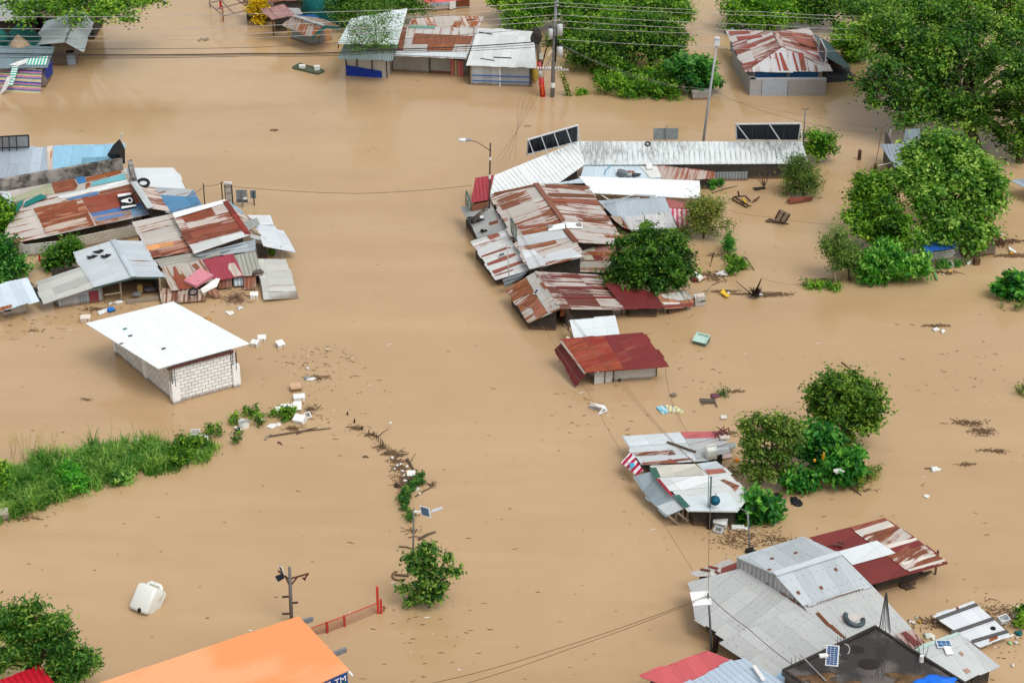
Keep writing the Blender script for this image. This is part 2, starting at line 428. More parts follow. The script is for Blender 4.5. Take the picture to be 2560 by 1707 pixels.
# ---- foliage ----
def leaves_mesh(name, centers, tints, size, mat, parent, outward=None, droop=.0, aspect=.5, upbias=1.0, jit=.35):
    n = len(centers); r = rng
    nrm = r.normal(size=(n, 3)); nrm[:, 2] = np.abs(nrm[:, 2]) + upbias
    if outward is not None: nrm += outward * .8
    nrm /= np.linalg.norm(nrm, axis=1)[:, None]
    d = r.normal(size=(n, 3)); d -= nrm * (d * nrm).sum(1)[:, None]; d /= np.linalg.norm(d, axis=1)[:, None] + 1e-9
    d[:, 2] -= droop; d /= np.linalg.norm(d, axis=1)[:, None]
    s_ = np.cross(nrm, d); L_ = size * r.uniform(1 - jit, 1 + jit, n)[:, None]; Wd = L_ * aspect
    p0 = centers - d * L_ * .5; p2 = centers + d * L_ * .5 - nrm * L_ * .12
    p1 = centers + s_ * Wd * .5 + nrm * L_ * .1; p3 = centers - s_ * Wd * .5 + nrm * L_ * .1
    v = np.stack([p0, p1, p2, p3], 1).reshape(-1, 3) - np.array(parent_origin(parent))
    me = bpy.data.meshes.new(name); me.vertices.add(n * 4); me.vertices.foreach_set('co', v.ravel().astype(np.float32))
    idx = np.arange(n)[:, None] * 4 + np.array([0, 1, 2, 0, 2, 3])[None, :]
    me.loops.add(n * 6); me.loops.foreach_set('vertex_index', idx.ravel().astype(np.int32))
    me.polygons.add(n * 2); me.polygons.foreach_set('loop_start', (np.arange(n * 2) * 3).astype(np.int32)); me.polygons.foreach_set('loop_total', np.full(n * 2, 3, np.int32))
    me.update(calc_edges=True)
    a = me.attributes.new('tint', 'FLOAT', 'POINT'); a.data.foreach_set('value', np.repeat(tints, 4).astype(np.float32))
    me.materials.append(mat); o = bpy.data.objects.new(name, me); COL.objects.link(o); o.parent = parent; ORG[o.name] = parent_origin(parent)
    return o
def crown_pts(lobes, n, clump=.35, shell=.5, cl_n=26, flat=.75):
    "lobes: (centre Vector, radius xy, radius z). Leaves gather in clumps through the outer part of each lobe"
    ar = np.array([l[1] ** 2 for l in lobes]); ar = ar / ar.sum(); C_, T_, O_ = [], [], []
    for l, a in zip(lobes, ar):
        m = max(20, int(n * a * 1.05)); k = max(6, int(m / (cl_n * 1.05)))
        dv = rng.normal(size=(k, 3)); dv /= np.linalg.norm(dv, axis=1)[:, None]; dv[:, 2] = np.where(dv[:, 2] < -.2, -dv[:, 2], dv[:, 2])
        rad = rng.uniform(shell, 1.0, k) ** .6 * rng.uniform(.6, 1.18, k)
        cc = dv * rad[:, None] * np.array([l[1], l[1], l[2]]); cc += np.array(l[0])
        ct = rng.uniform(0, 1, k); which = rng.integers(0, k, m)
        g = rng.normal(size=(m, 3)) * clump * .85 * np.array([1, 1, flat])
        C_.append(cc[which] + g * .85 + dv[which] * (np.abs(rng.normal(size=m)) * clump * 1.25)[:, None]); lt = rng.uniform(-.12, .16); T_.append(np.clip(lt + ct[which] ** 1.3 * .62 + rng.uniform(0, .42, m), 0, 1)); O_.append(dv[which])
    c, t, o = np.concatenate(C_), np.concatenate(T_), np.concatenate(O_)
    k = c[:, 2] > .02; return c[k], t[k], o[k]
BARK = lambda: wood((98, 84, 70))
def tree(name, label, cat, base, lobes, n, size, mat, trunk=.22, clump=.35, group=None, limbs=True, shell=.5, droop=.1, aspect=.5, cl_n=26, flatz=.8, trunkmat=None, zc=None, rs=.88):
    "base: waterline pixel of the trunk; lobes: (x, y, radius px, depth offset m)"
    b = at(base); t = thing(name, label, cat, b, group); Ls = []
    for l in lobes:
        c = at((l[0], l[1]), zc) if zc else atY((l[0], l[1]), b.y + (l[3] if len(l) > 3 else 0)); r = l[2] * rs / scale(c)
        c.z = max(c.z, r * .25); rz = r * (l[4] if len(l) > 4 else flatz); Ls.append((c, r * .6, rz * .62))
        for _ in range(6):
            a = random.uniform(0, 6.28); e = random.uniform(-.3, 1.2); q = c + Vector((math.cos(a) * math.cos(e) * r, math.sin(a) * math.cos(e) * r, math.sin(e) * rz)) * random.uniform(.7, 1.12)
            q.z = max(q.z, .15); Ls.append((q, r * random.uniform(.18, .36), rz * .24))
    c, ti, ou = crown_pts(Ls, n, clump, shell, cl_n)
    leaves_mesh('crown', c, ti, size, mat, t, ou, droop, aspect)
    tm = trunkmat or BARK(); cen = sum((l[0] for l in Ls), Vector()) / len(Ls)
    top = Vector((b.x * .5 + cen.x * .5, b.y * .5 + cen.y * .5, max(.6, cen.z * .5)))
    mb = MB(); mb.tube([(b.x, b.y, -.6), b.lerp(top, .5) + Vector((.08, 0, 0)), top], [trunk, trunk * .85, trunk * .7], 8)
    tr = mb.build('trunk', tm, t, True)
    if limbs:
        mb = MB()
        for l in Ls[::7]:
            p = l[0]; mid = top.lerp(p, .5) + Vector((random.uniform(-.3, .3), 0, .15 * l[1]))
            mb.tube([top - Vector((0, 0, .15)), mid, p], [trunk * .5, trunk * .33, trunk * .2], 6)
            for _ in range(7):
                a = random.uniform(0, 6.28); e = random.uniform(-.1, .9)
                q = p + Vector((math.cos(a) * math.cos(e) * l[1], math.sin(a) * math.cos(e) * l[1], math.sin(e) * l[2])) * random.uniform(.7, .97)
                st = mid.lerp(p, random.uniform(.2, 1)); m2 = st.lerp(q, .5) + Vector((0, 0, .08 * l[1]))
                mb.tube([st, m2, q], [trunk * .2, trunk * .12, .012], 5)
        mb.build('limb', tm, t, True)
    return t
def tuft(name, label, cat, px, rpx, mat, n=900, size=.16, h=.6, group=None, clump=.15, droop=.1, aspect=.55):
    "low leafy growth on the water; px: list of centres, rpx radius px"
    ps = [at(p) for p in px]; t = thing(name, label, cat, ps[0], group)
    Ls = [(p + Vector((0, 0, h * .3)), (rpx if not isinstance(rpx, (list, tuple)) else rpx[i]) / scale(p), h) for i, p in enumerate(ps)]
    c, ti, ou = crown_pts(Ls, n, clump, .1, 12); leaves_mesh('leaves', c, ti, size, mat, t, ou, droop, aspect)
    mb = MB()
    for p, r, _ in Ls:
        for k in range(4):
            a = random.uniform(0, 6.28); mb.tube([(p.x, p.y, -.3), p + Vector((math.cos(a) * r * .6, math.sin(a) * r * .6, h * .5))], [.02, .008], 5)
    mb.build('stem', wood((84, 92, 50)), t); return t
def wire(pts, r, name, label, group, col=(52, 50, 50), sag=.0, seg=14):
    mb = MB()
    for a, b in zip(pts[:-1], pts[1:]):
        path = []
        for i in range(seg + 1):
            t = i / seg; p = a.lerp(b, t); p.z -= sag * 4 * t * (1 - t); path.append(p)
        mb.tube(path, r, 5)
    return one(mb, name, plain(col, .6, .05), label, 'cable', group)
def text_mesh(s, size, origin, ux, uy, mat, parent, name='lettering', depth=.006):
    cu = bpy.data.curves.new(name, 'FONT'); cu.body = s; cu.size = size; cu.align_x = 'CENTER'; cu.align_y = 'CENTER'; cu.extrude = depth
    tmp = bpy.data.objects.new('tmp', cu); COL.objects.link(tmp)
    dg = bpy.context.evaluated_depsgraph_get(); me = bpy.data.meshes.new_from_object(tmp.evaluated_get(dg)); bpy.data.objects.remove(tmp)
    ux = Vector(ux).normalized(); uy = Vector(uy); uy = (uy - ux * uy.dot(ux)).normalized(); uz_ = ux.cross(uy)
    m = Matrix((ux, uy, uz_)).transposed().to_4x4(); m.translation = Vector(origin) - parent_origin(parent)
    me.transform(m); me.materials.clear(); me.materials.append(mat)
    o = bpy.data.objects.new(name, me); COL.objects.link(o); o.parent = parent; ORG[o.name] = parent_origin(parent); return o
# ================= setting: camera, light, water =================
cam = bpy.data.cameras.new('camera'); cam.sensor_width = 36; cam.lens = F / 2560 * 36; cam.clip_end = 4000; cam.clip_start = .5
co = bpy.data.objects.new('camera', cam); COL.objects.link(co); co.location = EYE; co.rotation_euler = (math.pi / 2 - P, 0, 0); SC.camera = co
wd = bpy.data.worlds.new('World'); SC.world = wd; wd.use_nodes = True; wt = wd.node_tree
bg = wt.nodes['Background']; sky = wt.nodes.new('ShaderNodeTexSky'); sky.sky_type = 'NISHITA'; sky.sun_disc = False
SUN_EL, SUN_AZ = math.radians(58), math.radians(138)
sky.sun_elevation = SUN_EL; sky.sun_rotation = SUN_AZ; sky.air_density = 1.6; sky.dust_density = 4.0
hs = wt.nodes.new('ShaderNodeHueSaturation'); hs.inputs['Saturation'].default_value = .12
wt.links.new(sky.outputs[0], hs.inputs['Color'])
tc = wt.nodes.new('ShaderNodeTexCoord'); nz = wt.nodes.new('ShaderNodeTexNoise'); nz.inputs['Scale'].default_value = 2.2; nz.inputs['Detail'].default_value = 4
wt.links.new(tc.outputs['Generated'], nz.inputs['Vector'])
mr = wt.nodes.new('ShaderNodeMapRange'); mr.inputs[1].default_value = .35; mr.inputs[2].default_value = .65; mr.inputs[3].default_value = .72; mr.inputs[4].default_value = 1.3
wt.links.new(nz.outputs['Fac'], mr.inputs[0])
mu = wt.nodes.new('ShaderNodeMix'); mu.data_type = 'RGBA'; mu.blend_type = 'MULTIPLY'; mu.inputs[0].default_value = 1
wt.links.new(hs.outputs[0], mu.inputs[6]); wt.links.new(mr.outputs[0], mu.inputs[7]); wt.links.new(mu.outputs[2], bg.inputs[0])
bg.inputs[1].default_value = .15
sun = bpy.data.lights.new('sun', 'SUN'); sun.energy = 1.1; sun.angle = math.radians(28); sun.color = (1, .985, .965)
so = bpy.data.objects.new('sun', sun); COL.objects.link(so); so.rotation_euler = (math.pi / 2 - SUN_EL, 0, -SUN_AZ + math.pi) 
dv = Vector((math.sin(SUN_AZ) * math.cos(SUN_EL), math.cos(SUN_AZ) * math.cos(SUN_EL), math.sin(SUN_EL)))
so.rotation_euler = dv.to_track_quat('Z', 'Y').to_euler(); so.location = (0, 60, 90)
SC.view_settings.view_transform = 'Standard'; SC.view_settings.look = 'None'; SC.view_settings.exposure = 0.1; SC.view_settings.gamma = 1
SC.render.resolution_x, SC.render.resolution_y = 1024, 682
SC.cycles.max_bounces = 6; SC.cycles.diffuse_bounces = 3; SC.cycles.transmission_bounces = 2
t = NT('muddy_water'); tcw = t.n('ShaderNodeTexCoord'); ow = tcw.outputs['Object']
n1 = t.noise(ow, .035, 3, .5); n2 = t.noise(ow, .35, 4, .6)
mp = t.n('ShaderNodeMapping'); t.set(mp.inputs[0], ow); mp.inputs['Scale'].default_value = (.55, 1.6, 1)
rp = t.noise(mp.outputs[0], 1.3, 3, .55); rp2 = t.noise(ow, .18, 2, .5)
cw = t.mix(t.ramp(n1, .3, .7), pc(189, 157, 117, .81), pc(200, 168, 129, .81))
cw = t.mix(t.math('MULTIPLY', t.ramp(n2, .35, .75), .25), cw, pc(184, 151, 111, .8))
mq = t.n('ShaderNodeMapping'); t.set(mq.inputs[0], ow); mq.inputs['Scale'].default_value = (.03, .16, 1); mq.inputs['Rotation'].default_value = (0, 0, .25)
sq = t.noise(mq.outputs[0], 1.0, 5, .65); cw = t.mix(t.ramp(sq, .5, .68, 0, .35), cw, pc(208, 178, 138, .80)); cw = t.mix(t.ramp(sq, .48, .32, 0, .3), cw, pc(176, 144, 104, .80))
amp = t.math('MULTIPLY', rp, t.ramp(rp2, .4, .62, .25, 1.0))
rp3 = t.noise(mp.outputs[0], 5.0, 2, .5); t.bump(t.math('ADD', amp, t.math('MULTIPLY', rp3, .22)), .2, .05)
MUD = t.fin(cw, .11, .5); t.bsdf.inputs['IOR'].default_value = 1.33
mb = MB(); mb.poly([(-1500, -400, 0), (1500, -400, 0), (1500, 3000, 0), (-1500, 3000, 0)], [(0, 0), (1, 0), (1, 1), (0, 1)])
wo = mb.build('water', MUD); wo['kind'] = 'structure'

# shared finishes
GREY = tin((186, 192, 193), .10); GREYR = tin((184, 180, 174), .42); WHT = tin((246, 250, 250), .0, var=.04, spec=.3)
PALE = tin((214, 222, 226), .05, var=.10); PALER = tin((206, 206, 204), .36, wide=2.0); RST = tin((176, 150, 134), .90, rc=(140, 66, 42)); RSTO = tin((190, 150, 124), .72, rc=(170, 80, 44))
MAROON = tin((122, 46, 42), .18, rc=(150, 74, 50), var=.14); REDP = tin((172, 62, 72), .06, var=.08); PINKR = tin((206, 96, 100), .05, var=.06)
BLUE = tin((96, 150, 190), .12, rc=(150, 140, 135)); BLUES = tin((112, 132, 158), .36, rc=(150, 100, 80)); TEALM = tin((20, 128, 124), .0); SKYB = tin((172, 208, 230), .02, var=.06)
STRK = tin((204, 198, 190), .50, rc=(130, 54, 42), wide=1.6, var=.1); STRK2 = tin((198, 192, 184), .44, rc=(150, 72, 48), wide=1.4); DKGR = tin((128, 136, 136), .05); GRN = tin((60, 110, 96), .15)
BEIGE = tin((196, 190, 170), .08); OLIVE = tin((160, 164, 136), .14, rc=(150, 120, 96))
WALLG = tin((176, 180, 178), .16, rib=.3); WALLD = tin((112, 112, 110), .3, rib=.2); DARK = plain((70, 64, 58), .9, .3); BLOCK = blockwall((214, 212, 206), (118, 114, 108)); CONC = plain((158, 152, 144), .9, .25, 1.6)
WOODB = wood(); WOODL = wood((150, 136, 118)); STEEL = plain((120, 118, 116), .5, .15); RUSTB = plain((110, 66, 48), .8, .3); BLK = plain((26, 27, 30), .7, .25); WHITE = plain((240, 240, 238), .5, .05, spec=.4); BLUET = plain((20, 62, 170), .5, .2, 2)
REDPOST = plain((190, 44, 40), .5, .15); FOAM = plain((240, 240, 236), .75, .1); TIRE = plain((38, 38, 40), .8, .2)
G1 = leafmat((22, 58, 16), (66, 124, 30), (138, 186, 66)); G2 = leafmat((18, 50, 18), (52, 104, 32), (112, 158, 62)); G3 = leafmat((26, 72, 16), (72, 132, 32), (138, 188, 62)); G4 = leafmat((40, 64, 30), (90, 120, 56), (150, 172, 92))
GB = leafmat((18, 62, 28), (48, 118, 50), (110, 176, 82)); YEL = leafmat((140, 130, 10), (208, 200, 40), (236, 230, 90))
NETM = plain((24, 96, 92), .8, .3, 2); HAY = plain((176, 154, 130), .95, .3, 5)
# ================= top left corner =================
h = House('tin_house', 'pale tin gable house under the tree, with a white door at the waterline', A(595, 597))
rz, ez = 3.0, 1.9
pl1 = h.roof([(A(600, 390), rz), (A(715, 75), rz + .1), (A(430, 175), ez), A(308, 415)], tin((200, 212, 216), .04, var=.06))
pl2 = h.roof([(A(600, 390), rz), (A(715, 75), rz + .1), (A(880, 145), ez), A(757, 475)], tin((214, 226, 230), .02, var=.05))
h.line(pl1, A(600, 392), A(714, 78), DKGR, .1)
b, _ = h.wall([A(490, 600), A(596, 600), A(702, 590)], plain((138, 124, 108), .9, .3, 2), ztop=[1.95, 2.75, 1.75])
bk = (at(A(715, 75), rz) - at(A(600, 390), rz)) * .9; bk.z = 0
h.wall([b[2], b[2] + bk], blockwall((150, 140, 126)), ztop=1.75, name='side_wall'); h.wall([b[0] + bk, b[0]], CONC, ztop=1.85, name='side_wall')
h.panel(A(492, 602), A(620, 601), blockwall((128, 114, 98), (96, 88, 80)), 0, 1.2, 'block_base')
h.panel(A(622, 596), A(697, 592), plain((176, 190, 208), .6, .1), -.3, 1.05, 'door'); h.panel(A(618, 596), A(690, 592), BLK, 1.1, 1.4, 'window')
h = House('tarp_shack', 'blue-grey tin shack with striped tarps hung on its front at the left edge', A(150, 850))
pl = h.roof([(A(-60, 430), 2.7), (A(503, 430), 2.6), (A(-60, 625), 2.1), A(437, 618)], tin((122, 142, 150), .05, rib=.18), walls=plain((140, 130, 122), .9, .2))
h.roof([(A(-20, 622), 1.9), (A(385, 645), 1.8), (A(372, 853), .05), A(10, 856)], stripes([(0, (204, 190, 150)), (.22, (72, 112, 160)), (.34, (196, 130, 160)), (.5, (206, 190, 140)), (.62, (36, 122, 116)), (.72, (186, 120, 156)), (.86, (44, 70, 150))], 1.05, 'v', .1), .02, name='striped_tarp')
h.roof([(A(478, 560), 2.1), (A(405, 640), 1.75), (A(398, 715), .9), A(430, 730), A(482, 680)], BLUET, .02, name='blue_tarp')
h.sheet(pl, [A(440, 520), A(428, 600), A(240, 600), A(250, 545)], stripes([(0, (238, 244, 242)), (.5, (60, 190, 160))], .28, 'u', .15), .03, 'draped_cloth')
h.sheet(pl, [A(250, 545), A(240, 585), A(170, 612), A(80, 605), A(150, 575)], plain((226, 228, 224), .7, .1), .05, 'draped_cloth')
h.roof([(A(110, 610), 2.15), (A(170, 612), 2.15), (A(120, 780), .9), A(70, 790)], stripes([(0, (232, 242, 240)), (.5, (60, 180, 150))], .24, 'v', .15), .02, name='draped_cloth')
h.roof([(A(70, 700), 1.6), (A(110, 700), 1.6), (A(60, 820), .5), A(-10, 880)], plain((222, 224, 222), .7, .1), .02, name='draped_cloth')
for i, (p, lab, rr, hh) in enumerate([((165, 318), 'green net over a pointed hay heap, its straw top bare', 2.4, 3.6), ((10, 262), 'green netted heap cut by the left edge of the photo', 1.9, 3.2), ((185, 205), 'dark teal netted heap behind the others under the tree', 3.0, 3.6)]):
    b = at(A(*p), hh); b.z = 0; t_ = thing('netted_heap', lab, 'heap', b, 'net-covered heaps')
    mb = MB(); mb.tube([b + Vector((0, 0, -.3)), b + Vector((0, 0, hh * .35)), b + Vector((0, 0, hh * .72))], [rr, rr * .82, rr * .36], 22); mb.build('net', NETM, t_, True)
    mb = MB(); mb.tube([b + Vector((0, 0, hh * .6)), b + Vector((0, 0, hh * .8)), b + Vector((0, 0, hh))], [rr * .52, rr * .3, .05], 22); mb.build('hay', HAY if i == 0 else NETM, t_, True)
h = House('long_shed', 'wide grey and brown shed roof filling the top left corner beneath the tree', A(300, 190))
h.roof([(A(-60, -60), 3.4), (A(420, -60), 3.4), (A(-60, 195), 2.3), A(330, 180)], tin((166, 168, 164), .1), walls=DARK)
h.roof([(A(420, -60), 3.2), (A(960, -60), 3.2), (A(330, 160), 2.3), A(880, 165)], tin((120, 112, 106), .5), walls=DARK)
tree('overhanging_tree', 'broad-leaved tree overhanging the tin roofs in the top left corner', 'tree', A(640, -60),
     [(*A(170, 60), 40), (*A(330, 120), 36), (*A(560, 40), 50), (*A(800, 40), 52), (*A(900, 190), 28), (*A(1000, 100), 40), (*A(1180, 60), 44), (*A(1360, 30), 36), (*A(1160, 190), 26), (*A(540, 150), 20), (*A(240, 190), 24), (*A(720, 210), 20)], 5200, .36, G1, .3, .5, aspect=.6, zc=5.0)
# frame shelter and rusty roofs
h = House('frame_shelter', 'bare steel roof frame over dark clutter at the top edge', A(2050, 150))
mb = MB(); q = lambda x, y, z=1.6: at(A(x, y), z)
for a_, b_ in (((1915, 30), (2050, 150)), ((2050, 150), (2300, 88)), ((1915, 30), (2200, -30)), ((1985, 90), (2260, 15)), ((2020, -5), (2150, 130)), ((2150, -20), (2300, 88))): mb.bar(q(*a_), q(*b_), .1)
h.add(mb, 'frame', plain((150, 130, 118), .7, .2)); h.posts([A(1930, 78), A(2052, 200), A(2290, 130)], RUSTB, z=1.6, w=.09)
h.posts([A(2027, 85)], REDPOST, z=1.5, w=.2, name='red_post')
h = House('rusty_shed', 'low shed of dark rusted sheets behind the yellow-leaved bush', A(2330, 60))
h.roof([(A(2200, -40), 2.4), (A(2700, -60), 2.6), (A(2260, 60), 1.6), A(2340, 110), A(2700, 20)], tin((96, 78, 72), .6, rc=(90, 52, 44)), walls=DARK)
tree('yellow_bush', 'bright yellow-leaved bush at the top edge', 'bush', Wc(380, 500), [(*Wc(350, 90), 20), (*Wc(240, 240), 12), (*Wc(440, 200), 13), (*Wc(330, 300), 10), (*Wc(380, 440), 8), (*Wc(450, 330), 7)], 1500, .3, YEL, .1, .25)
h = House('rusted_awning', 'flat pinkish rusted awning on posts beside the yellow bush', Wc(660, 690))
pl = h.roof([(Wc(400, 200), 2.8), (Wc(860, 90), 3.0), (Wc(630, 392), 2.6), Wc(1090, 290), Wc(1000, 215)], tin((170, 128, 124), .42, rc=(146, 84, 78)))
h.posts([Wc(662, 695), Wc(432, 500), Wc(935, 560)], RUSTB, ytops=[52, 45, 42], w=.13)
h = House('market_kiosk', 'small kiosk with a rust-streaked gable roof and teal fascia', Wc(1420, 900))
r0, r1 = (Wc(1665, 505), 2.9), (Wc(1065, 305), 3.0)
p1 = h.roof([r0, r1, (Wc(820, 480), 2.0), Wc(1415, 722)], tin((190, 182, 176), .44, rc=(184, 92, 56)))
p2 = h.roof([r0, r1, (Wc(1500, 350), 2.6), (Wc(1955, 520), 2.1)], tin((170, 150, 140), .5, rc=(150, 90, 70)))
h.line(p1, Wc(1665, 500), Wc(1065, 310), tin((176, 186, 190), 0), .22, .03)
mb = MB(); a_, b_, c_ = at(Wc(1415, 730), p1.z(*at(Wc(1415, 722), 2.0).xy)), at(*r0), p2.pts[3]
for u_, v_ in ((p1.pts[3], a_ * 0 + b_), (b_, c_)): mb.bar(u_ + Vector((0, -.06, -.12)), v_ + Vector((0, -.06, -.12)), .05, .24)
h.add(mb, 'fascia', plain((0, 104, 100), .5, .1))
b, z_ = h.wall([Wc(1030, 780), Wc(1420, 905), Wc(1790, 795)], tin((150, 158, 160), .1), ztop=[1.9, 1.85, 1.8], close=True)
h.panel(Wc(1432, 905), Wc(1560, 862), plain((220, 184, 80), .6, .1), .75, 1.5, label='yellow board'); h.panel(Wc(1545, 866), Wc(1668, 830), plain((142, 132, 128), .7, .1), -.3, 1.9); h.panel(Wc(1668, 830), Wc(1788, 796), plain((188, 140, 100), .7, .15), -.3, 1.85)
h.panel(Wc(978, 748), Wc(1028, 762), plain((210, 176, 90), .6, .1), -.3, 1.7, push=.3)
h = House('blue_tin_roof', 'small blue corrugated roof tucked behind the kiosk', Wc(1400, 440))
h.roof([(Wc(1120, 298), 2.6), (Wc(1480, 298), 2.6), (Wc(1330, 385), 2.2), Wc(1610, 385)], tin((30, 96, 160), .03), walls=DARK)
h.roof([(Wc(935, 160), 3.0), (Wc(1160, 165), 3.0), (Wc(1060, 290), 2.4), Wc(1230, 285)], tin((200, 206, 206), .05), walls=DARK)
b = at(Wc(1720, 380)); t_ = thing('netted_heap', 'teal netted heap with a hay top between the trees at the top edge', 'heap', b, 'net-covered heaps')
mb = MB(); mb.tube([b + Vector((0, 0, -.3)), b + Vector((0, 0, 2.2)), b + Vector((0, 0, 5.6))], [3.0, 2.2, .7], 20); mb.build('net', plain((16, 110, 108), .8, .3, 1.5), t_, True)
mb = MB(); mb.blob(b + Vector((-.3, 0, 5.6)), 1.1, .9, .9, 4, .4); mb.build('hay', HAY, t_, True)
h = House('dark_stall', 'dark open-fronted stall behind the rusted awning at the top edge', Wc(1000, 150))
h.roof([(Wc(560, -120), 3.6), (Wc(1300, -140), 3.6), (Wc(560, 50), 3.0), Wc(1200, -10)], tin((110, 70, 66), .5), walls=DARK)
tree('round_tree', 'small dark-green tree between the white sheet roof and the teal netted heap', 'tree', Wc(1400, 260), [(*Wc(1300, 60), 22), (*Wc(1500, 90), 24), (*Wc(1400, 160), 22), (*Wc(1250, 150), 16)], 2600, .3, G2, .15, .3)
# fine-leaved tree and the white-roofed house under it
tree('fine_leaved_tree', 'wide fine-leaved tree spreading behind the white-roofed house', 'tree', B(1120, 330),
     [(*B(800, 60), 40, 3), (*B(950, 110), 42, 2), (*B(1150, 50), 50, 4), (*B(1350, 40), 48, 4), (*B(1470, 110), 34, 3), (*B(800, 170), 30, 1), (*B(1130, 120), 40, 2), (*B(880, 20), 46, 6), (*B(1300, 0), 44, 6)], 15000, .24, G2, .28, .4, cl_n=40)
h = House('white_roof_house', 'tin house with a bright white upper roof, blue tarp across its front', B(1000, 705))
up_ = h.roof([(B(750, 400), 3.6), (B(1300, 410), 3.6), (B(1390, 85), 4.4), B(870, 175)], tin((226, 238, 240), .0, var=.04), walls=None)
lo_ = h.roof([(B(815, 390), 3.2), (B(1300, 400), 3.2), (B(1253, 556), 2.35), B(750, 541)], tin((140, 154, 156), .05, rib=.2), walls=None)
b, z_ = h.wall([B(830, 690), B(1210, 718), B(1240, 650)], plain((206, 200, 190), .7, .1), top=lo_, close=True)
for x in (832, 930, 1070, 1205): h.posts([(B(x, 0)[0], B(0, 692 + (x - 830) * .072)[1])], BLK, lo_, w=.09)
h.panel(B(835, 691), B(1160, 712), BLUET, -.2, [1.0, .62], 'blue_tarp', .14)
h.panel(B(835, 691), B(925, 698), BLK, 1.6, 1.95, 'window', .12)
mb = MB(); c1, c2 = up_.pts[0], up_.pts[1]
for p in (c1, c2): mb.bar((p.x, p.y + .4, 3.0), (p.x, p.y + .4, 3.55), .1)
mb.bar((up_.pts[2].x - 1, up_.pts[2].y - .5, -.5), (up_.pts[2].x - 1, up_.pts[2].y - .5, 4.2), .12); mb.bar((up_.pts[3].x + .6, up_.pts[3].y - .5, -.5), (up_.pts[3].x + .6, up_.pts[3].y - .5, 4.2), .12)
h.add(mb, 'post', WOODB)
tree('thin_canopy_tree', 'thin-leaved tree whose dark branches spread over the white roof', 'tree', B(1110, 560),
     [(*B(1100, 180), 52, -1, .3), (*B(1000, 260), 50, -2, .3), (*B(1080, 400), 48, -3, .3), (*B(1190, 330), 40, -2, .3), (*B(900, 300), 40, -1, .3), (*B(960, 440), 44, -3, .3), (*B(1180, 460), 36, -3, .3), (*B(1240, 180), 40, 0, .3)], 4200, .17, G2, .1, .5, cl_n=40, shell=.1, zc=5.2)
h = House('rusty_market_house', 'long rust-patched tin house with grey front panels, middle of the row by the pole', B(1500, 665))
rr = h.roof([(B(1420, 185), 3.2), (B(1690, 150), 3.3), (B(1400, 248), 2.9), B(2045, 260), B(2092, 155)], tin((200, 190, 180), .42, rc=(176, 88, 60)), walls=DARK)
pl = h.roof([(B(1375, 250), 3.0), (B(2035, 262), 3.0), (B(1270, 512), 2.1), B(1930, 542)], tin((196, 192, 188), .3, rc=(160, 90, 70)))
RB = tin((170, 96, 74), .75, rc=(158, 78, 54))
for q_, m_ in (([(1455, 310), (1990, 335), (1972, 412), (1430, 408)], RB), ([(1345, 255), (1385, 258), (1350, 470), (1290, 468)], tin((130, 70, 56), .5)), ([(1580, 408), (1830, 412), (1800, 470), (1565, 470)], RSTO)):
    h.sheet(pl, [B(*p) for p in q_], m_)
for q_, m_ in (([(1430, 190), (1470, 188), (1440, 235), (1420, 233)], RSTO), ([(1830, 195), (1900, 195), (1870, 252), (1800, 250)], RSTO), ([(2000, 195), (2055, 200), (2010, 255), (1950, 255)], RSTO), ([(1940, 180), (2010, 180), (2000, 196), (1932, 194)], RST)):
    h.sheet(rr, [B(*p) for p in q_], m_)
h.sheet(pl, [B(1415, 240), B(1645, 247), B(1640, 266), B(1400, 262)], plain((110, 160, 140), .6), .06, 'ridge_strip')
h.sheet(pl, [B(1290, 478), B(1938, 490), B(1925, 536), B(1275, 508)], PALE, .05, 'eave_strip')
h.wall([B(1260, 655), B(1595, 672), B(1945, 690)], tin((158, 156, 150), .08, rib=0), top=pl, close=False)
h.wall([at(B(1275, 600)) + Vector((0, 2, 0)), at(B(1260, 655))], DARK, top=pl, name='side_wall')
h.panel(B(1600, 672), B(1795, 681), RST, -.2, .25); h.posts([B(1597, 675), B(1240, 650)], BLK, pl, w=.08)
h.panel(B(1800, 682), B(1915, 705), stripes([(0, (206, 116, 112)), (.3, (120, 120, 80)), (.4, (212, 196, 130)), (.5, (90, 110, 80)), (.58, (206, 118, 116)), (.8, (180, 96, 96))], 1.25), -.3, 1.5, 'striped_curtain', .25)
h = House('pale_tin_house', 'pale tin house with blue stripes painted on its front, beside the utility poles', B(2240, 792))
pl = h.roof([(B(2035, 258), 3.1), (C(200, 292), 3.1), (C(225, 622), 2.0), B(1928, 602)], tin((216, 220, 218), .08, var=.1, rc=(120, 96, 84)))
for q_, r_ in (([(2045, 300), (2170, 320)], .05), ([(2180, 530), (2345, 538)], .05), ([(2060, 540), (2190, 562)], .04)): h.line(pl, B(*q_[0]), B(*q_[1]), BLK, r_, .04, 'loose_lath')
b, z_ = h.wall([B(1980, 782), C(168, 800)], tin((184, 188, 190), .05, rib=0), top=pl)
h.wall([at(C(168, 800)), at(C(168, 800)) + Vector((.6, 7, 0))], DARK, top=pl, name='side_wall'); h.wall([at(B(1980, 782)) + Vector((.2, 7, 0)), at(B(1980, 782))], WOODL, top=pl, name='side_wall')
for z0 in (.42, .92): h.panel(B(1985, 782), C(166, 800), plain((38, 110, 190), .5, .1), z0, z0 + .09, 'painted_stripe', .12)
h.posts([B(2240, 792)], WHITE, pl, w=.11); h.posts([B(1960, 775), C(180, 798)], WOODB, pl, w=.1)
mb = MB(); p = at(C(208, 760)); mb.blob(p + Vector((0, -.2, 1.1)), .36, .2, 1.05, 3, .15)
one(mb, 'yellow_tarp', plain((206, 170, 70), .6, .2), 'folded yellow tarp hanging beside the pale tin house', 'tarp', smooth=True)
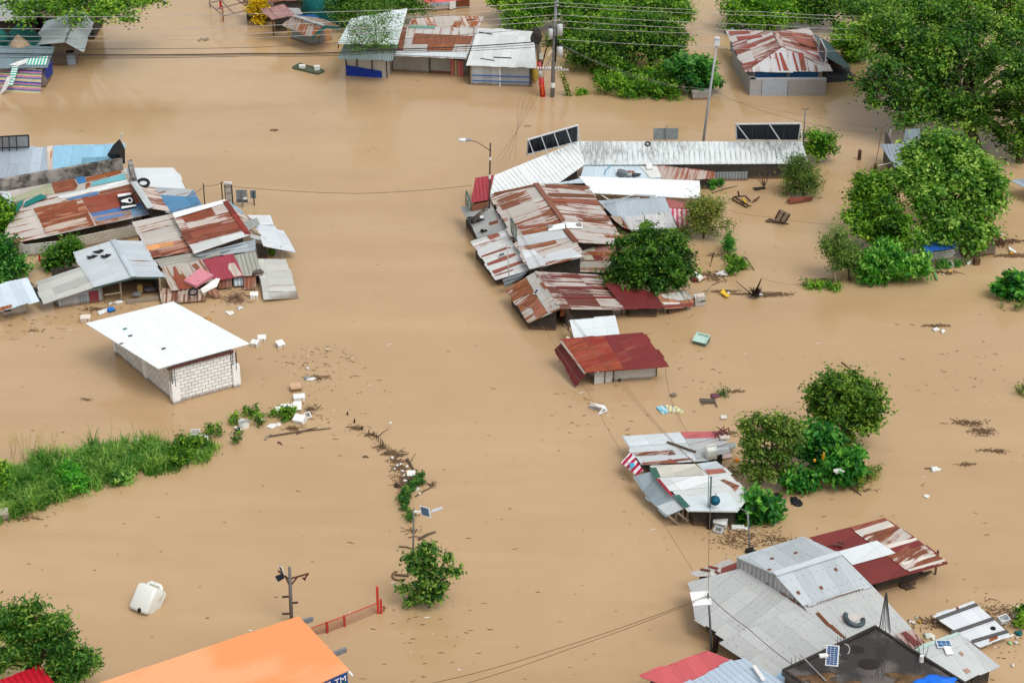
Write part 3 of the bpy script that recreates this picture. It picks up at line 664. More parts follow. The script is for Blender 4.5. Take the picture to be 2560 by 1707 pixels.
h = House('blue_walled_house', 'house with a pink roof edge and pale blue wall at the very top', B(1700, 105))
pl = h.roof([(B(1560, -60), 2.6), (B(1950, -60), 2.6), (B(1530, 20), 2.0), B(1590, 30), B(1960, -10)], tin((214, 96, 92), .05), walls=None)
h.wall([B(1605, 108), B(1840, 80), B(1960, 70)], tin((178, 190, 204), .05), ytops=[5, -5, -8]); h.panel(B(1605, 108), B(1770, 92), tin((190, 180, 164), .1), -.2, .55)
h.panel(B(1775, 98), B(1830, 84), WHITE, .1, .9, 'white_cloth'); h.panel(B(1842, 82), B(1960, 70), RST, -.2, 2.2)
# ================= utility poles and the trees behind =================
b = at(C(370, 890)); PZ = uz(C(370, 890), C(0, 12)[1])
up1 = thing('utility_pole', 'tall grey electric pole carrying three transformers', 'utility pole', b, 'utility poles')
lean = Vector((.12, 0, 0)); P1 = lambda z: b + lean * (z / PZ * 2) + Vector((0, 0, z))
mb = MB(); mb.tube([P1(-.6), P1(PZ * .6), P1(PZ)], [.2, .17, .11], 12); mb.build('pole', plain((140, 142, 144), .6, .15), up1, True)
tz = lambda y: uz(C(370, 890), C(0, y)[1])
for (dx, y, w, hh) in ((.42, 265, .26, 1.0), (-.38, 302, .22, .9), (.5, 468, .28, .9)):
    c = P1(tz(y)) + Vector((dx, -.25, 0)); mb = MB(); mb.tube([c - Vector((0, 0, hh / 2)), c + Vector((0, 0, hh / 2 - .08)), c + Vector((0, 0, hh / 2))], [w, w, w * .75], 14)
    tr_ = mb.build('transformer', plain((206, 212, 214), .5, .06), up1, True)
    mb = MB(); [mb.tube([c + Vector((k, 0, hh / 2)), c + Vector((k, 0, hh / 2 + .22))], .04, 6) for k in (-.1, .1)]; mb.bar(c, P1(tz(y)), .08); mb.build('bushing', BLK, tr_)
ca = P1(tz(642)); ca2 = ca + Vector((0, -.2, 0))
mb = MB(); mb.bar(at(C(232, 642), ca2.z), at(C(520, 642), ca2.z), .13); mb.bar(ca2 + Vector((-.1, 0, 0)) + Vector((0, 0, 1.1)), at(C(290, 640), ca2.z), .06); mb.bar(ca2 + Vector((.1, 0, 1.1)), at(C(450, 640), ca2.z), .06); mb.build('crossarm', plain((190, 190, 186), .6, .1), up1)
for x in (240, 262, 285, 310, 335, 352, 400, 425, 450):
    c = at(C(x, 642), ca2.z); mb = MB(); mb.tube([c + Vector((0, -.05, .05)), c + Vector((0, -.05, .18)), c + Vector((0, -.05, .3))], [.07, .09, .04], 8); mb.build('insulator', WHITE, up1, True)
mb = MB(); mb.tube([P1(.9), P1(1.35)], .215, 12); mb.build('pole_sign', WHITE, up1)
mb = MB(); o_ = P1(tz(455)); mb.tube([o_, o_ + Vector((-.3, -.1, -.2)), o_ + Vector((-.55, -.1, -.55))], .05, 6); mb.build('lamp_arm', WHITE, up1)
mb = MB(); mb.tube([P1(tz(330)) + Vector((-.1, -.1, 0)), P1(tz(450)) + Vector((-.7, -.1, 0)), P1(tz(590)) + Vector((-1.0, -.1, 0))], [.09, .07, .06], 6); mb.tube([P1(tz(330)) + Vector((.1, -.2, 0)), P1(tz(560)) + Vector((.16, -.22, 0))], .07, 6); mb.build('cable_bundle', BLK, up1)
for y in (18, 50, 130, 185, 245):
    c = P1(tz(y)); mb = MB(); mb.bar(c, c + Vector((.3 if y > 60 else .12, -.2, 0)), .05); mb.blob(c + Vector((.34 if y > 60 else .14, -.2, .05)), .1, .1, .12); mb.build('pin_insulator', plain((170, 174, 176), .4), up1)
b2 = at(C(282, 885)); up2 = thing('utility_pole', 'shorter electric pole with its lower half painted red', 'utility pole', b2, 'utility poles'); z2 = uz(C(282, 885), C(0, 300)[1])
P2 = lambda z: b2 + Vector((-.55 * z / z2, 0, z)); zz = lambda y: uz(C(282, 885), C(0, y)[1])
mb = MB(); mb.tube([P2(zz(562)), P2(z2)], [.2, .15], 12); mb.build('pole', plain((134, 128, 120), .7, .15), up2, True)
mb = MB(); mb.tube([P2(-.6), P2(zz(712))], [.25, .23], 12); mb.build('red_band', plain((196, 26, 30), .5, .12), up2, True)
mb = MB(); mb.tube([P2(zz(712)), P2(zz(640))], .22, 12); mb.build('white_band', plain((200, 196, 190), .6, .2), up2, True)
mb = MB(); mb.tube([P2(zz(640)), P2(zz(562))], .23, 12); mb.build('red_band', plain((196, 26, 30), .5, .12), up2, True)
mb = MB(); mb.box(P2(zz(510)) + Vector((.2, -.2, 0)), .35, .25, .5); mb.build('meter_box', plain((204, 202, 190), .6), up2)
mb = MB(); mb.blob(P2(z2) + Vector((0, -.1, -.4)), .45, .35, .6, 5, .4); mb.build('cable_bundle', plain((60, 56, 54), .9, .3), up2)
yt = plain((226, 150, 50), .6)
for y in (785, 820, 850): text_mesh('8', .34, P2(zz(y)) + Vector((.02, -.27, 0)), (1, 0, 0), (0, 0, 1), yt, up2)
for y in (580, 605): text_mesh('O', .24, P2(zz(y)) + Vector((.02, -.26, 0)), (1, 0, 0), (0, 0, 1), WHITE, up2)
t_ = thing('vine_ladder', 'leaning wire ladder overgrown with vine beside the electric pole', 'ladder', at(C(520, 880)))
mb = MB(); a0, a1 = at(C(505, 880)), at(C(440, 660), 2.3)
mb.bar(a0, a1, .05); mb.bar(a0 + Vector((.35, 0, 0)), a1 + Vector((.3, 0, 0)), .05); [mb.bar(a0.lerp(a1, k / 9), a0.lerp(a1, k / 9) + Vector((.33, 0, 0)), .04) for k in range(1, 9)]; mb.build('frame', RUSTB, t_)
pts = np.array([tuple(a0.lerp(a1, random.random() ** 1.5) + Vector((random.gauss(.15, .16), random.gauss(0, .1), random.gauss(0, .08)))) for _ in range(260)]); leaves_mesh('vine', pts, rng.uniform(0, 1, 260), .2, G1, t_)
for i, p in enumerate([(752, 672), (782, 738), (640, 870)]): tuft('vine_tuft', ['vine tuft floating nearest the big leafy mass', 'vine tuft just below its twin near the poles', 'round vine tuft on open water right of the pole'][i], 'plant', [C(*p)], [11, 12, 12][i], G3, 260, .22, .35, 'vine tufts by the poles')
def pole_wires(rows, name, group, lab):
    for i, (za, pts) in enumerate(rows):
        wire(pts, .024 if za < 3 else .03, name, lab[i], group, (170, 168, 164) if za < 2 else (70, 66, 64), sag=.25)
LW = [(18, 42, 9.5), (50, 72, 9.2), (130, 91, 8.5), (185, 103, 8.0), (245, 120, 7.6)]
for i, (y, yl, z) in enumerate(LW):
    wire([at((-30, yl), z), at((640, {0: 35, 1: 66, 2: 84, 3: 95, 4: 119}[i]), z), P1(tz(y)) + Vector((.1, -.2, 0))], .02, 'power_line', ['topmost', 'second', 'third', 'fourth', 'fifth'][i] + ' wire from the top down, running left from the tall electric pole', 'wires strung left of the pole', (190, 188, 184) if i < 4 else (60, 56, 54), .12)
RW = [(18, (2560 - 340, 42)), (50, (2560 - 320, 50)), (130, (2211, 74)), (185, (2190, 88)), (245, (2170, 101)), (355, (2100, 128))]
for i, (y, e) in enumerate(RW):
    zr = P1(tz(y)).z; wire([P1(tz(y)) + Vector((.1, -.2, 0)), at((1920, [31, 40, 63, 78, 88, 124][i]), zr), at(e, zr)], .02, 'power_line', ['topmost', 'second', 'third', 'fourth', 'fifth', 'lowest'][i] + ' wire from the top down, running right from the tall electric pole', 'wires strung right of the pole', (186, 184, 180), .1)
for i, (a, z) in enumerate([(133, 6.4), (137, 6.2), (143, 5.9)]):
    wire([at((-30, a), z), at((640, 134 + i * 3), z), at((960, 124 + i * 4), z), P1(tz(370 + i * 25))], .05 if i == 0 else .025, 'phone_cable', ['thick black bundle running left from the electric pole', 'thin black cable just under the thick bundle, left of the pole', 'lowest black cable crossing the water left of the pole'][i], 'black cables left of the pole', (36, 34, 34), .15)
for i, (e, z) in enumerate([((1805, 226), 1.6), ((1790, 222), 1.7), ((2250, 330), 1.0)]):
    wire([P1(tz(372)), at(C(1150, 690 + 14 * i), 3.2), at(e, z)], .01, 'service_wire', ['thin wire sloping from the pole down across the broad-leaved tree', 'second thin wire sloping from the pole across the broad-leaved tree', 'long thin wire sloping from the pole to the water by the big tree'][i], 'wires sloping right of the pole', (120, 118, 114), .3)
for i in range(4): wire([P1(tz(420 + i * 20)), at((1338 - 14 * i, 250), 3.6 - .2 * i), at((1240 + 16 * i, 400), 2.4)], .012, 'service_wire', ['leftmost', 'second', 'third', 'rightmost'][i] + ' of four thin wires falling from the pole to the ribbed white roof', 'wires falling to the ribbed roof', (120, 104, 88), .25)
tree('dense_tree', 'dense tree left of the tall mass, behind the pale tin house and the pole', 'tree', C(250, 330), [(*C(-60, 60), 34, 4), (*C(60, 100), 42, 3), (*C(200, 60), 42, 4), (*C(60, 230), 34, 1), (*C(320, 120), 40, 2), (*C(0, 0), 40, 5), (*C(180, 200), 34, 1)], 9000, .34, G1, .25, .42)
tree('dense_tree', 'tallest broad tree of the mass right behind the electric pole', 'tree', C(900, 420), [(*C(560, 120), 55, 3), (*C(760, 60), 58, 4), (*C(980, 40), 60, 5), (*C(1250, 30), 60, 5), (*C(1480, 60), 52, 4), (*C(620, 290), 55, 1), (*C(880, 220), 60, 1), (*C(1300, 180), 60, 2), (*C(1550, 170), 34, 2), (*C(1120, 140), 58, 3), (*C(520, 420), 40, 0)], 26000, .33, G1, .4, .42)
tree('drooping_tree', 'yellow-green drooping tree in the centre of the leafy mass', 'tree', C(1250, 640), [(*C(1180, 340), 60, 0), (*C(1350, 330), 56, 0), (*C(1480, 420), 38, 0), (*C(1050, 430), 50, 0), (*C(1250, 480), 52, -1), (*C(1440, 520), 36, -1)], 14000, .32, G2, .3, .4)
tree('dense_tree', 'dark lower tree at the foot of the leafy mass behind the pole', 'tree', C(820, 640), [(*C(700, 470), 50, 0), (*C(880, 560), 46, -1), (*C(600, 560), 26, 0), (*C(1000, 620), 36, -1), (*C(780, 400), 50, 1)], 9000, .3, G2, .22, .4)
tree('broad_leaved_tree', 'bright broad-leaved tree beside the lamp post, over a concrete block', 'tree', C(1620, 860), [(*C(1560, 620), 30), (*C(1700, 640), 34), (*C(1620, 720), 34), (*C(1760, 700), 22), (*C(1860, 780), 18), (*C(1700, 810), 26)], 3600, .42, GB, .16, .28, aspect=.65)
mb = MB(); b = at(C(1735, 925)); mb.box(b + Vector((0, .6, .25)), 1.6, .9, .9, .1); one(mb, 'concrete_block', CONC, 'low concrete block at the foot of the broad-leaved tree', 'block')
tuft('vine_mass', 'low bright vine mound spreading on the water in front of the leafy trees', 'vines', [C(850, 870), C(960, 810), C(1050, 760), C(1050, 890), C(1200, 800), C(1180, 880), C(1330, 800), C(1350, 890), C(1480, 840), C(1480, 910), C(820, 800), C(1400, 740)], [16, 24, 30, 20, 34, 24, 34, 22, 26, 14, 10, 26], G3, 11000, .26, 1.2, clump=.22)
# street lamp
b = at(C(1735, 1420)); z_ = uz(C(1735, 1420), C(0, 420)[1]); top = at(C(1878, 420), z_)
t_ = thing('street_lamp', 'tall leaning white lamp post with a single square head behind the ribbed roof', 'street lamp', b)
mb = MB(); mb.tube([b - Vector((0, 0, .6)), b.lerp(top, .5), top], [.13, .1, .07], 10); mb.build('pole', plain((176, 178, 182), .4, .08), t_, True)
mb = MB(); mb.box(top + Vector((.02, 0, .3)), .42, .35, .6); mb.box(top + Vector((.02, -.1, .66)), .34, .3, .12); mb.build('lamp_head', plain((226, 230, 234), .4, .05), t_)
# rusty hip-roofed house
h = House('hip_roof_house', 'house with a red-and-white streaked hip roof and blue window bands', C(2180, 878))
rz = 3.35; ez = 2.05
Fl, Fr = C(2150, 660), D(588, 655)
p1 = h.roof([(D(60, 292), rz), (D(130, 436), rz), (Fl, ez), C(1965, 272)], tin((214, 206, 202), .48, rc=(156, 66, 54), wide=1.5, var=.08), walls=DARK, inset=1.2)
ez2 = ez
p3 = h.roof([(D(130, 436), rz), (Fl, ez), (Fr, ez)], tin((206, 206, 206), .36, rc=(150, 62, 46), wide=1.3, var=.08), udir=(1, 2))
p2 = h.roof([(D(60, 292), rz), (D(130, 436), rz), (Fr, ez), D(375, 258)], tin((208, 200, 198), .48, rc=(160, 70, 56), wide=1.5, var=.08), walls=DARK, inset=1.2)
MR = tin((160, 70, 60), .3)
for a_, b_, c_, d_ in ((60, 78, 122, 104), (100, 122, 190, 145), (220, 238, 285, 262), (275, 322, 355, 305)):
    h.sheet(p3, [D(a_, 488), D(b_, 488), D(c_, 652), D(d_, 652)], MR)
for q_ in ([(100, 305), (200, 330), (205, 350), (108, 322)], [(205, 380), (440, 440), (450, 465), (215, 400)], [(330, 470), (500, 530), (520, 560), (350, 492)], [(200, 290), (410, 330), (460, 470), (290, 420)]):
    h.sheet(p2, [D(*p) for p in q_], tin((190, 100, 84), .5, rc=(150, 66, 50)) )
for q_ in ([(2100, 440), (2240, 400), (2245, 425), (2110, 462)], [(2110, 590), (2260, 555), (2262, 575), (2115, 615)], [(1990, 290), (2180, 290), (2190, 310), (2000, 330)], [(2060, 340), (2290, 325), (2300, 345), (2075, 375)]):
    h.sheet(p1, [C(*p) for p in q_], MR)
h.line(p1, D(62, 295), D(128, 432), tin((190, 170, 160), .4), .16, .03)
b, z_ = h.wall([C(2015, 545), C(2200, 842), D(480, 838)], plain((170, 164, 158), .8, .1), top=[p1, p1, p3], gap=.1)
h.panel(C(2225, 846), D(160, 842), plain((44, 100, 150), .4, .2), 1.38, 1.98, 'window'); h.panel(D(195, 842), D(445, 842), plain((44, 100, 150), .4, .2), 1.38, 1.98, 'window')
h.wall([C(2016, 600), C(2180, 880), D(527, 876)], plain((176, 176, 178), .7, .08), ztop=1.5, close=False, name='lower_wall', th=.5); h.panel(C(2290, 880), D(172, 880), plain((176, 186, 196), .6, .06), -.3, 1.45)
h.panel(D(178, 880), D(524, 876), plain((164, 160, 158), .7, .08), -.3, 1.45)
h.posts([C(2012, 470)], plain((120, 140, 160)), z=2.2, w=.2)
t_ = h
pf = Plane(at(D(415, 315), 2.8), at(D(545, 530), 2.2), at(D(770, 636), 1.0))
mb = MB(); q = [pf.hit(D(*p)) for p in ((415, 312), (545, 378), (770, 636), (680, 612), (543, 530))]; mb.slab(q, .03); h.add(mb, 'lean_to_roof', tin((70, 92, 100), .05, var=.2))
mb = MB(); a_, b_ = at(D(532, 762)), at(D(782, 745)); House._wq(h, mb, a_, b_, .55, .5, .05); mb.slab([Vector((a_.x, a_.y, .55)), Vector((b_.x, b_.y, .5)), b_ + Vector((-.3, 1.6, .7)), a_ + Vector((0, 1.6, .7))], .03); h.add(mb, 'grey_tarp', plain((70, 76, 80), .6, .2))
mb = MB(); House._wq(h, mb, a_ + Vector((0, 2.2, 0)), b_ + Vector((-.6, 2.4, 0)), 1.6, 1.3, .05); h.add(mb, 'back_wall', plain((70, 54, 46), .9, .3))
t2 = thing('sign_frame', 'narrow framed panel standing on the roof edge of the hip-roofed house', 'sign', at(D(518, 605), ez))
q = [at(D(480, 356), 3.6), at(D(537, 468), 3.3), at(D(520, 605), 2.1), at(D(462, 490), 2.4)]
mb = MB(); mb.slab(q, .05, nrm=Vector((-1, -.4, .2))); mb.build('panel', plain((96, 90, 92), .5, .2), t2); mb = MB(); [mb.bar(q[i], q[(i + 1) % 4], .09) for i in range(4)]; mb.build('frame', plain((196, 206, 214), .4), t2)
# trees along the top right
tree('bright_tree', 'bright dense tree directly behind the hip-roofed house', 'tree', D(30, 300), [(*C(2130, 60), 38, 2), (*C(2280, 30), 44, 3), (*D(60, 50), 50, 3), (*D(250, 60), 50, 3), (*C(2100, 180), 34, 0), (*C(2290, 210), 34, 0), (*D(60, 200), 40, 0), (*D(300, 170), 42, 1), (*C(2010, 110), 22, 0), (*C(2020, 300), 16, 0), (*D(-10, 120), 46, 1)], 17000, .32, G3, .3, .4)
tree('dark_tree', 'dark tree with a bare trunk showing over water at the top edge', 'tree', D(620, 290), [(*D(480, 40), 40, 1), (*D(640, 20), 40, 1), (*D(560, 90), 26, 0), (*D(430, 160), 26, 0), (*D(740, 60), 30, 0), (*D(650, 260), 14, -1)], 5000, .34, G2, .26, .4)
tree('leafy_sapling', 'light green sapling between the hip-roofed house and the giant tree', 'tree', D(740, 560), [(*D(720, 370), 34), (*D(640, 420), 22), (*D(820, 440), 28), (*D(780, 520), 30), (*D(790, 620), 12), (*D(810, 330), 20)], 4200, .32, G3, .15, .35)
tree('giant_tree', 'giant spreading tree filling the top right, water showing through its branches', 'tree', D(1930, 1390),
     [(*D(1000, 120), 60, 12), (*D(1300, 60), 70, 14), (*D(1650, 40), 75, 16), (*D(2000, 60), 75, 16), (*D(2300, 80), 70, 14), (*D(960, 330), 52, 8), (*D(1200, 260), 70, 9), (*D(1550, 230), 75, 9), (*D(1900, 260), 75, 9), (*D(2250, 300), 75, 8), (*D(1080, 520), 58, 6), (*D(1380, 450), 70, 6), (*D(1750, 480), 70, 5), (*D(2100, 540), 60, 5), (*D(2350, 560), 60, 5),
      (*D(1050, 700), 50, 4), (*D(930, 820), 32, 3), (*D(1200, 830), 50, 3), (*D(950, 960), 26, 3), (*D(1450, 790), 44, 3), (*D(1180, 1010), 42, 2), (*D(1380, 1020), 44, 2), (*D(1280, 1160), 34, 1), (*D(1600, 960), 40, 2), (*D(1850, 1010), 46, 1), (*D(1650, 1130), 44, 1), (*D(1950, 1160), 42, 0), (*D(2080, 960), 44, 1), (*D(2300, 850), 52, 2), (*D(2250, 1080), 40, 1), (*D(2160, 1260), 34, 0), (*D(1480, 640), 60, 4), (*D(1880, 700), 56, 4), (*D(2380, 1000), 40, 1), (*D(800, 160), 30, 10), (*D(780, 80), 34, 12)],
     52000, .33, leafmat((22, 54, 20), (60, 116, 38), (134, 178, 76)), .6, .46, cl_n=44, shell=.35)
tree('giant_tree', 'second big tree at the right edge, its dark trunk standing in the water', 'tree', D(2310, 1490), [(*D(2380, 900), 50), (*D(2420, 1150), 40), (*D(2350, 1280), 30), (*D(2260, 1400), 16), (*D(2330, 700), 60, 2)], 7000, .34, G2, .4, .45)
h = House('corrugated_shed', 'small shed with a grey corrugated roof half hidden by the round tree', Q(740, 520))
pl = h.roof([(Q(585, 152), 2.3), (Q(1100, 135), 2.3), (Q(770, 430), 1.5), Q(1250, 415)], tin((150, 160, 172), .02, rib=.3), walls=None)
h.wall([Q(622, 360), Q(740, 520)], plain((110, 106, 104), .9, .3), top=pl); h.wall([Q(740, 520), Q(1200, 500)], DARK, top=pl); h.posts([Q(680, 360), Q(742, 530)], plain((190, 188, 184)), pl, w=.1)
h.roof([(Q(900, -30), 2.8), (Q(1080, -40), 2.8), (Q(870, 130), 2.2), Q(1080, 125)], tin((120, 134, 140), .05), walls=DARK)
for i, (bb, tp, lab) in enumerate([((333, 342), 226, 'lone round concrete stump standing out of the water'), ((524, 512), 396, 'round concrete stump with a rusty rod rising from it')]):
    b = at(Q(*bb)); z = uz(Q(*bb), Q(0, tp)[1]); t_ = thing('concrete_stump', lab, 'post', b, 'concrete stumps'); mb = MB(); mb.tube([b - Vector((0, 0, .6)), b + Vector((0, 0, z))], .15, 12); mb.build('column', plain((92, 68, 52), .9, .3), t_)
    mb = MB(); mb.tube([b + Vector((0, 0, z - .1)), b + Vector((.25 if i else 0, 0, z + (3.2 if i else .15)))], .025, 5); mb.build('rebar', RUSTB, t_)
mb = MB(); mb.tube([at(Q(556, 415), .9), at(Q(722, 378), 1.3)], .04, 6); one(mb, 'white_pipe', WHITE, 'white pipe running from the stump to the corrugated shed', 'pipe')
tree('round_tree', 'large round tree of glossy light-green leaves on the right', 'tree', Q(1360, 1330), [(*Q(1330, 230), 50, 2), (*Q(1130, 320), 45, 2), (*Q(1560, 300), 46, 2), (*Q(1040, 430), 34, 1), (*Q(1250, 470), 56, 1), (*Q(1560, 500), 56, 1), (*Q(1820, 560), 46, 1), (*Q(1150, 680), 55, 0), (*Q(930, 620), 36, 0), (*Q(1040, 830), 34, -1), (*Q(1150, 980), 36, -1), (*Q(1450, 700), 50, 0), (*Q(1750, 760), 54, 0), (*Q(1950, 700), 34, 0), (*Q(1960, 880), 30, 0), (*Q(1350, 1000), 30, -1), (*Q(1620, 960), 40, -1), (*Q(1820, 1020), 34, -1), (*Q(1720, 1200), 32, -2), (*Q(1450, 1150), 40, -2), (*Q(1250, 1250), 32, -2), (*Q(1850, 1280), 28, -2), (*Q(1400, 1330), 30, -3), (*Q(1150, 1330), 22, -3), (*Q(1720, 1420), 18, -3)], 34000, .33, leafmat((24, 66, 16), (74, 134, 42), (156, 198, 106)), .3, .34, shell=.55, aspect=.6)
tree('leaning_tree', 'darker tree leaning left beside the large round tree', 'tree', Q(760, 1420), [(*Q(480, 700), 40, 2), (*Q(370, 830), 32, 2), (*Q(600, 830), 38, 1), (*Q(620, 600), 22, 2), (*Q(430, 960), 30, 1), (*Q(680, 980), 36, 0), (*Q(300, 1100), 30, 0), (*Q(520, 1120), 38, 0), (*Q(760, 1100), 34, -1), (*Q(420, 1260), 34, -1), (*Q(640, 1300), 38, -1), (*Q(850, 1220), 30, -1), (*Q(860, 1380), 26, -2)], 13000, .32, G1, .25, .3, rs=.78)
tree('feathery_bush', 'feathery olive-green bush at the left foot of the leaning tree', 'bush', G_(1420, 1000), [(*G_(1230, 700), 24), (*G_(1320, 620), 16), (*G_(1260, 800), 26), (*G_(1400, 780), 32), (*G_(1350, 880), 28), (*G_(1480, 860), 30), (*G_(1290, 560), 10)], 6500, .2, leafmat((40, 80, 34), (80, 124, 56), (138, 170, 88)), .12, .3, aspect=.35)
tree('broad_leaved_bush', 'bright drooping bush at the waterline under the leaning tree', 'bush', G_(1700, 1010), [(*G_(1700, 780), 34), (*G_(1620, 880), 34), (*G_(1780, 880), 36), (*G_(1560, 980), 24), (*G_(1720, 980), 28), (*G_(1900, 900), 34), (*G_(2020, 920), 28), (*G_(1880, 980), 20), (*G_(2060, 860), 20)], 9000, .36, leafmat((26, 84, 20), (62, 140, 40), (150, 206, 110)), .12, .28, aspect=.55, droop=.5)
h = House('block_hut', 'small grey block hut with a blue roof under the round tree', R(780, 645))
b, z_ = h.wall([R(612, 515), R(782, 645), R(1198, 575)], BLOCK, ytops=[612, R(0, 470)[1], R(0, 405)[1]], close=True)
h.roof([(R(600, 205), 1.5), (R(1250, 190), 1.6), (R(760, 455), 1.25), R(1225, 395)], tin((30, 84, 160), .02))
mb = MB(); q = [at(R(*p), .55) for p in ((1310, 205), (1830, 190), (1890, 395), (1425, 455))]; mb.slab(q, .45); one(mb, 'concrete_slab', plain((122, 104, 90), .95, .35, 2.5), 'low concrete slab strewn with litter beside the block hut', 'slab')
mb = MB(); b = at(R(1570, 660)); mb.box(b + Vector((0, 0, .1)), .42, .4, .8, .2); one(mb, 'short_post', plain((92, 70, 50), .9, .3), 'squat brown post stub in front of the litter-strewn slab', 'post')
# ================= left cluster =================
t_ = thing('signboard', 'pale panelled board on posts at the left edge above the blue roof', 'sign', at(A(130, 1400)))
h = House('blue_roof_house', 'long house whose roof turns from grey to sky blue, at the left edge', E(480, 60))
pl = h.roof([(A(-60, 1368), 3.2), (A(1150, 1322), 3.2), (A(-60, 1680), 2.2), A(470, 1650), A(1120, 1495)], tin((176, 188, 200), .12, rc=(190, 90, 60)), walls=CONC)
h.sheet(pl, [A(490, 1342), A(1150, 1323), A(1146, 1430), A(1118, 1490), A(760, 1570), A(480, 1640)], tin((150, 200, 226), .02, var=.08))
h.sheet(pl, [A(430, 1345), A(492, 1342), A(482, 1620), A(440, 1640)], tin((214, 200, 186), .3, rc=(200, 104, 64)))
h.sheet(pl, [A(755, 1452), A(1145, 1440), A(1110, 1492), A(740, 1575)], tin((120, 168, 190), .03), .04)
q = [at(A(x, y), z) for x, y, z in ((-20, 1360, 3.3), (265, 1350, 3.3), (262, 1243, 4.6), (-20, 1258, 4.6))]
mb = MB(); mb.slab(q, .05, nrm=Vector((0, -1, 0))); mb.build('panel', plain((186, 188, 190), .6, .12), t_)
mb = MB(); [mb.bar(q[i], q[(i + 1) % 4], .09) for i in range(4)]
for k in (.14, .36, .6): a_ = q[0].lerp(q[1], k) + Vector((0, -.05, -.6)); mb.bar(a_, q[3].lerp(q[2], k) + Vector((0, -.05, 0)), .07)
mb.build('frame', plain((50, 50, 52)), t_)
t_ = thing('black_tarp', 'black tarp slumped over the corner of the sky-blue roof', 'tarp', at(A(1080, 1480), 2.6))
mb = MB(); a_ = [at(A(*p), z) for p, z in (((1100, 1275), 4.4), ((1145, 1365), 3.2), ((1145, 1500), 2.7), ((1050, 1478), 2.75), ((985, 1420), 3.0), ((1040, 1330), 3.7))]; cc = at(A(1085, 1410), 3.9)
for i in range(6): mb.poly([a_[i], a_[(i + 1) % 6], cc])
for i in range(6): mb.poly([a_[(i + 1) % 6] - Vector((0, -.1, .1)), a_[i] - Vector((0, -.1, .1)), cc - Vector((0, -.1, .1))])
mb.build('cloth', BLK, t_); mb = MB(); mb.bar(at(A(1105, 1290), 4.3), at(A(1118, 1225), 5.0), .08); mb.bar(at(A(1105, 1400), 2.8), at(A(1100, 1290), 4.3), .07); mb.build('pole', WHITE, t_)
# big patchwork roof
h = House('patchwork_house', 'big house with a patchwork roof of rust, blue and white sheets', E(570, 750))
pl = h.roof([(E(1120, 0), 2.6), (E(1380, 398), 1.35), (E(190, 655), 1.1), E(50, 672), E(25, 600), E(130, 390), E(15, 195)], tin((198, 190, 182), .36, rc=(150, 70, 48), wide=2.0), udir=(0, 1), walls=DARK, inset=2.6)
P_ = lambda *pts: [E(*p) for p in pts]
RB2 = tin((150, 78, 58), .55, rc=(140, 66, 46)); BLP = tin((62, 128, 180), .1, rc=(130, 150, 160)); TEL = tin((120, 190, 200), .12); OLV = OLIVE
for q_, m_ in ((P_((105, 250), (460, 120), (500, 215), (310, 240), (130, 300)), OLV), (P_((310, 215), (480, 178), (498, 212), (330, 245)), tin((120, 50, 40), .1)),
               (P_((470, 118), (680, 75), (715, 140), (690, 180), (505, 212)), RB2), (P_((690, 70), (772, 52), (797, 108), (720, 125)), BLP), (P_((785, 70), (1100, -5), (1120, 22), (1000, 60), (800, 108)), RSTO), (P_((790, 120), (818, 112), (835, 125), (782, 178)), RSTO),
               (P_((850, 105), (1145, 30), (1160, 85), (1040, 105), (830, 150)), TEL), (P_((730, 190), (1165, 85), (1195, 125), (900, 190), (560, 258), (515, 235)), tin((226, 230, 228), .2, rc=(170, 96, 66))),
               (P_((900, 200), (1190, 130), (1205, 160), (925, 215)), tin((150, 90, 70), .6)), (P_((600, 262), (895, 193), (905, 220), (640, 272)), tin((84, 124, 168), .2)),
               (P_((750, 258), (1205, 165), (1290, 300), (830, 395)), tin((142, 64, 44), .3, rc=(128, 58, 42), var=.08)), (P_((830, 395), (1290, 300), (1300, 320), (1190, 360), (870, 420), (845, 415)), tin((70, 112, 164), .2)),
               (P_((1200, 360), (1300, 300), (1380, 396), (1220, 430)), tin((104, 142, 172), .3)), (P_((845, 425), (1190, 362), (1225, 400), (1150, 440), (900, 508), (865, 470)), tin((170, 150, 150), .5, rc=(170, 92, 64))), (P_((880, 440), (1190, 380), (1205, 400), (900, 465)), tin((96, 140, 190), .4, rc=(170, 110, 90)), ),
               (P_((305, 345), (745, 258), (870, 505), (430, 592)), tin((206, 192, 176), .50, rc=(156, 70, 44), wide=1.1)), (P_((330, 390), (780, 300), (815, 385), (390, 490)), tin((190, 130, 100), .62, rc=(156, 64, 40), wide=1.0)),
               (P_((65, 640), (185, 612), (190, 655), (55, 672)), tin((130, 90, 84), .5)), (P_((0, 190), (90, 200), (140, 330), (90, 350)), tin((204, 212, 220), .05))):
    h.sheet(pl, q_, m_, .02 + random.random() * .01)
h.wall([E(180, 775), E(230, 792), E(562, 752)], tin((184, 184, 178), .04, rib=0), top=pl, gap=.08)
b0 = at(E(562, 752)); b1 = b0 + (at(E(1380, 398), 1.35) - at(E(190, 655), 1.1)) * .72; b1.z = 0
h.wall([b0 + Vector((.1, 0.1, 0)), b1], blockwall((196, 188, 172), (140, 134, 122)), top=pl, gap=.08); h.wall([at(E(560, 755)), at(E(588, 752))], RUSTB, ztop=1.2, name='door_post')
h.panel(E(335, 778), E(450, 765), plain((178, 178, 172), .8), .0, .72, 'hatch')
h.sheet(pl, P_((215, 345), (235, 300), (375, 230), (437, 258), (250, 335)), plain((18, 120, 114), .5, .1), .12, 'teal_board', th=.05); h.sheet(pl, P_((105, 405), (170, 300), (222, 290), (160, 400)), plain((18, 120, 114), .5, .1), .12, 'teal_board', th=.05)
h.line(pl, E(1200, 130), E(1370, 385), plain((140, 90, 70), .8), .1, .05, 'ridge_cap')
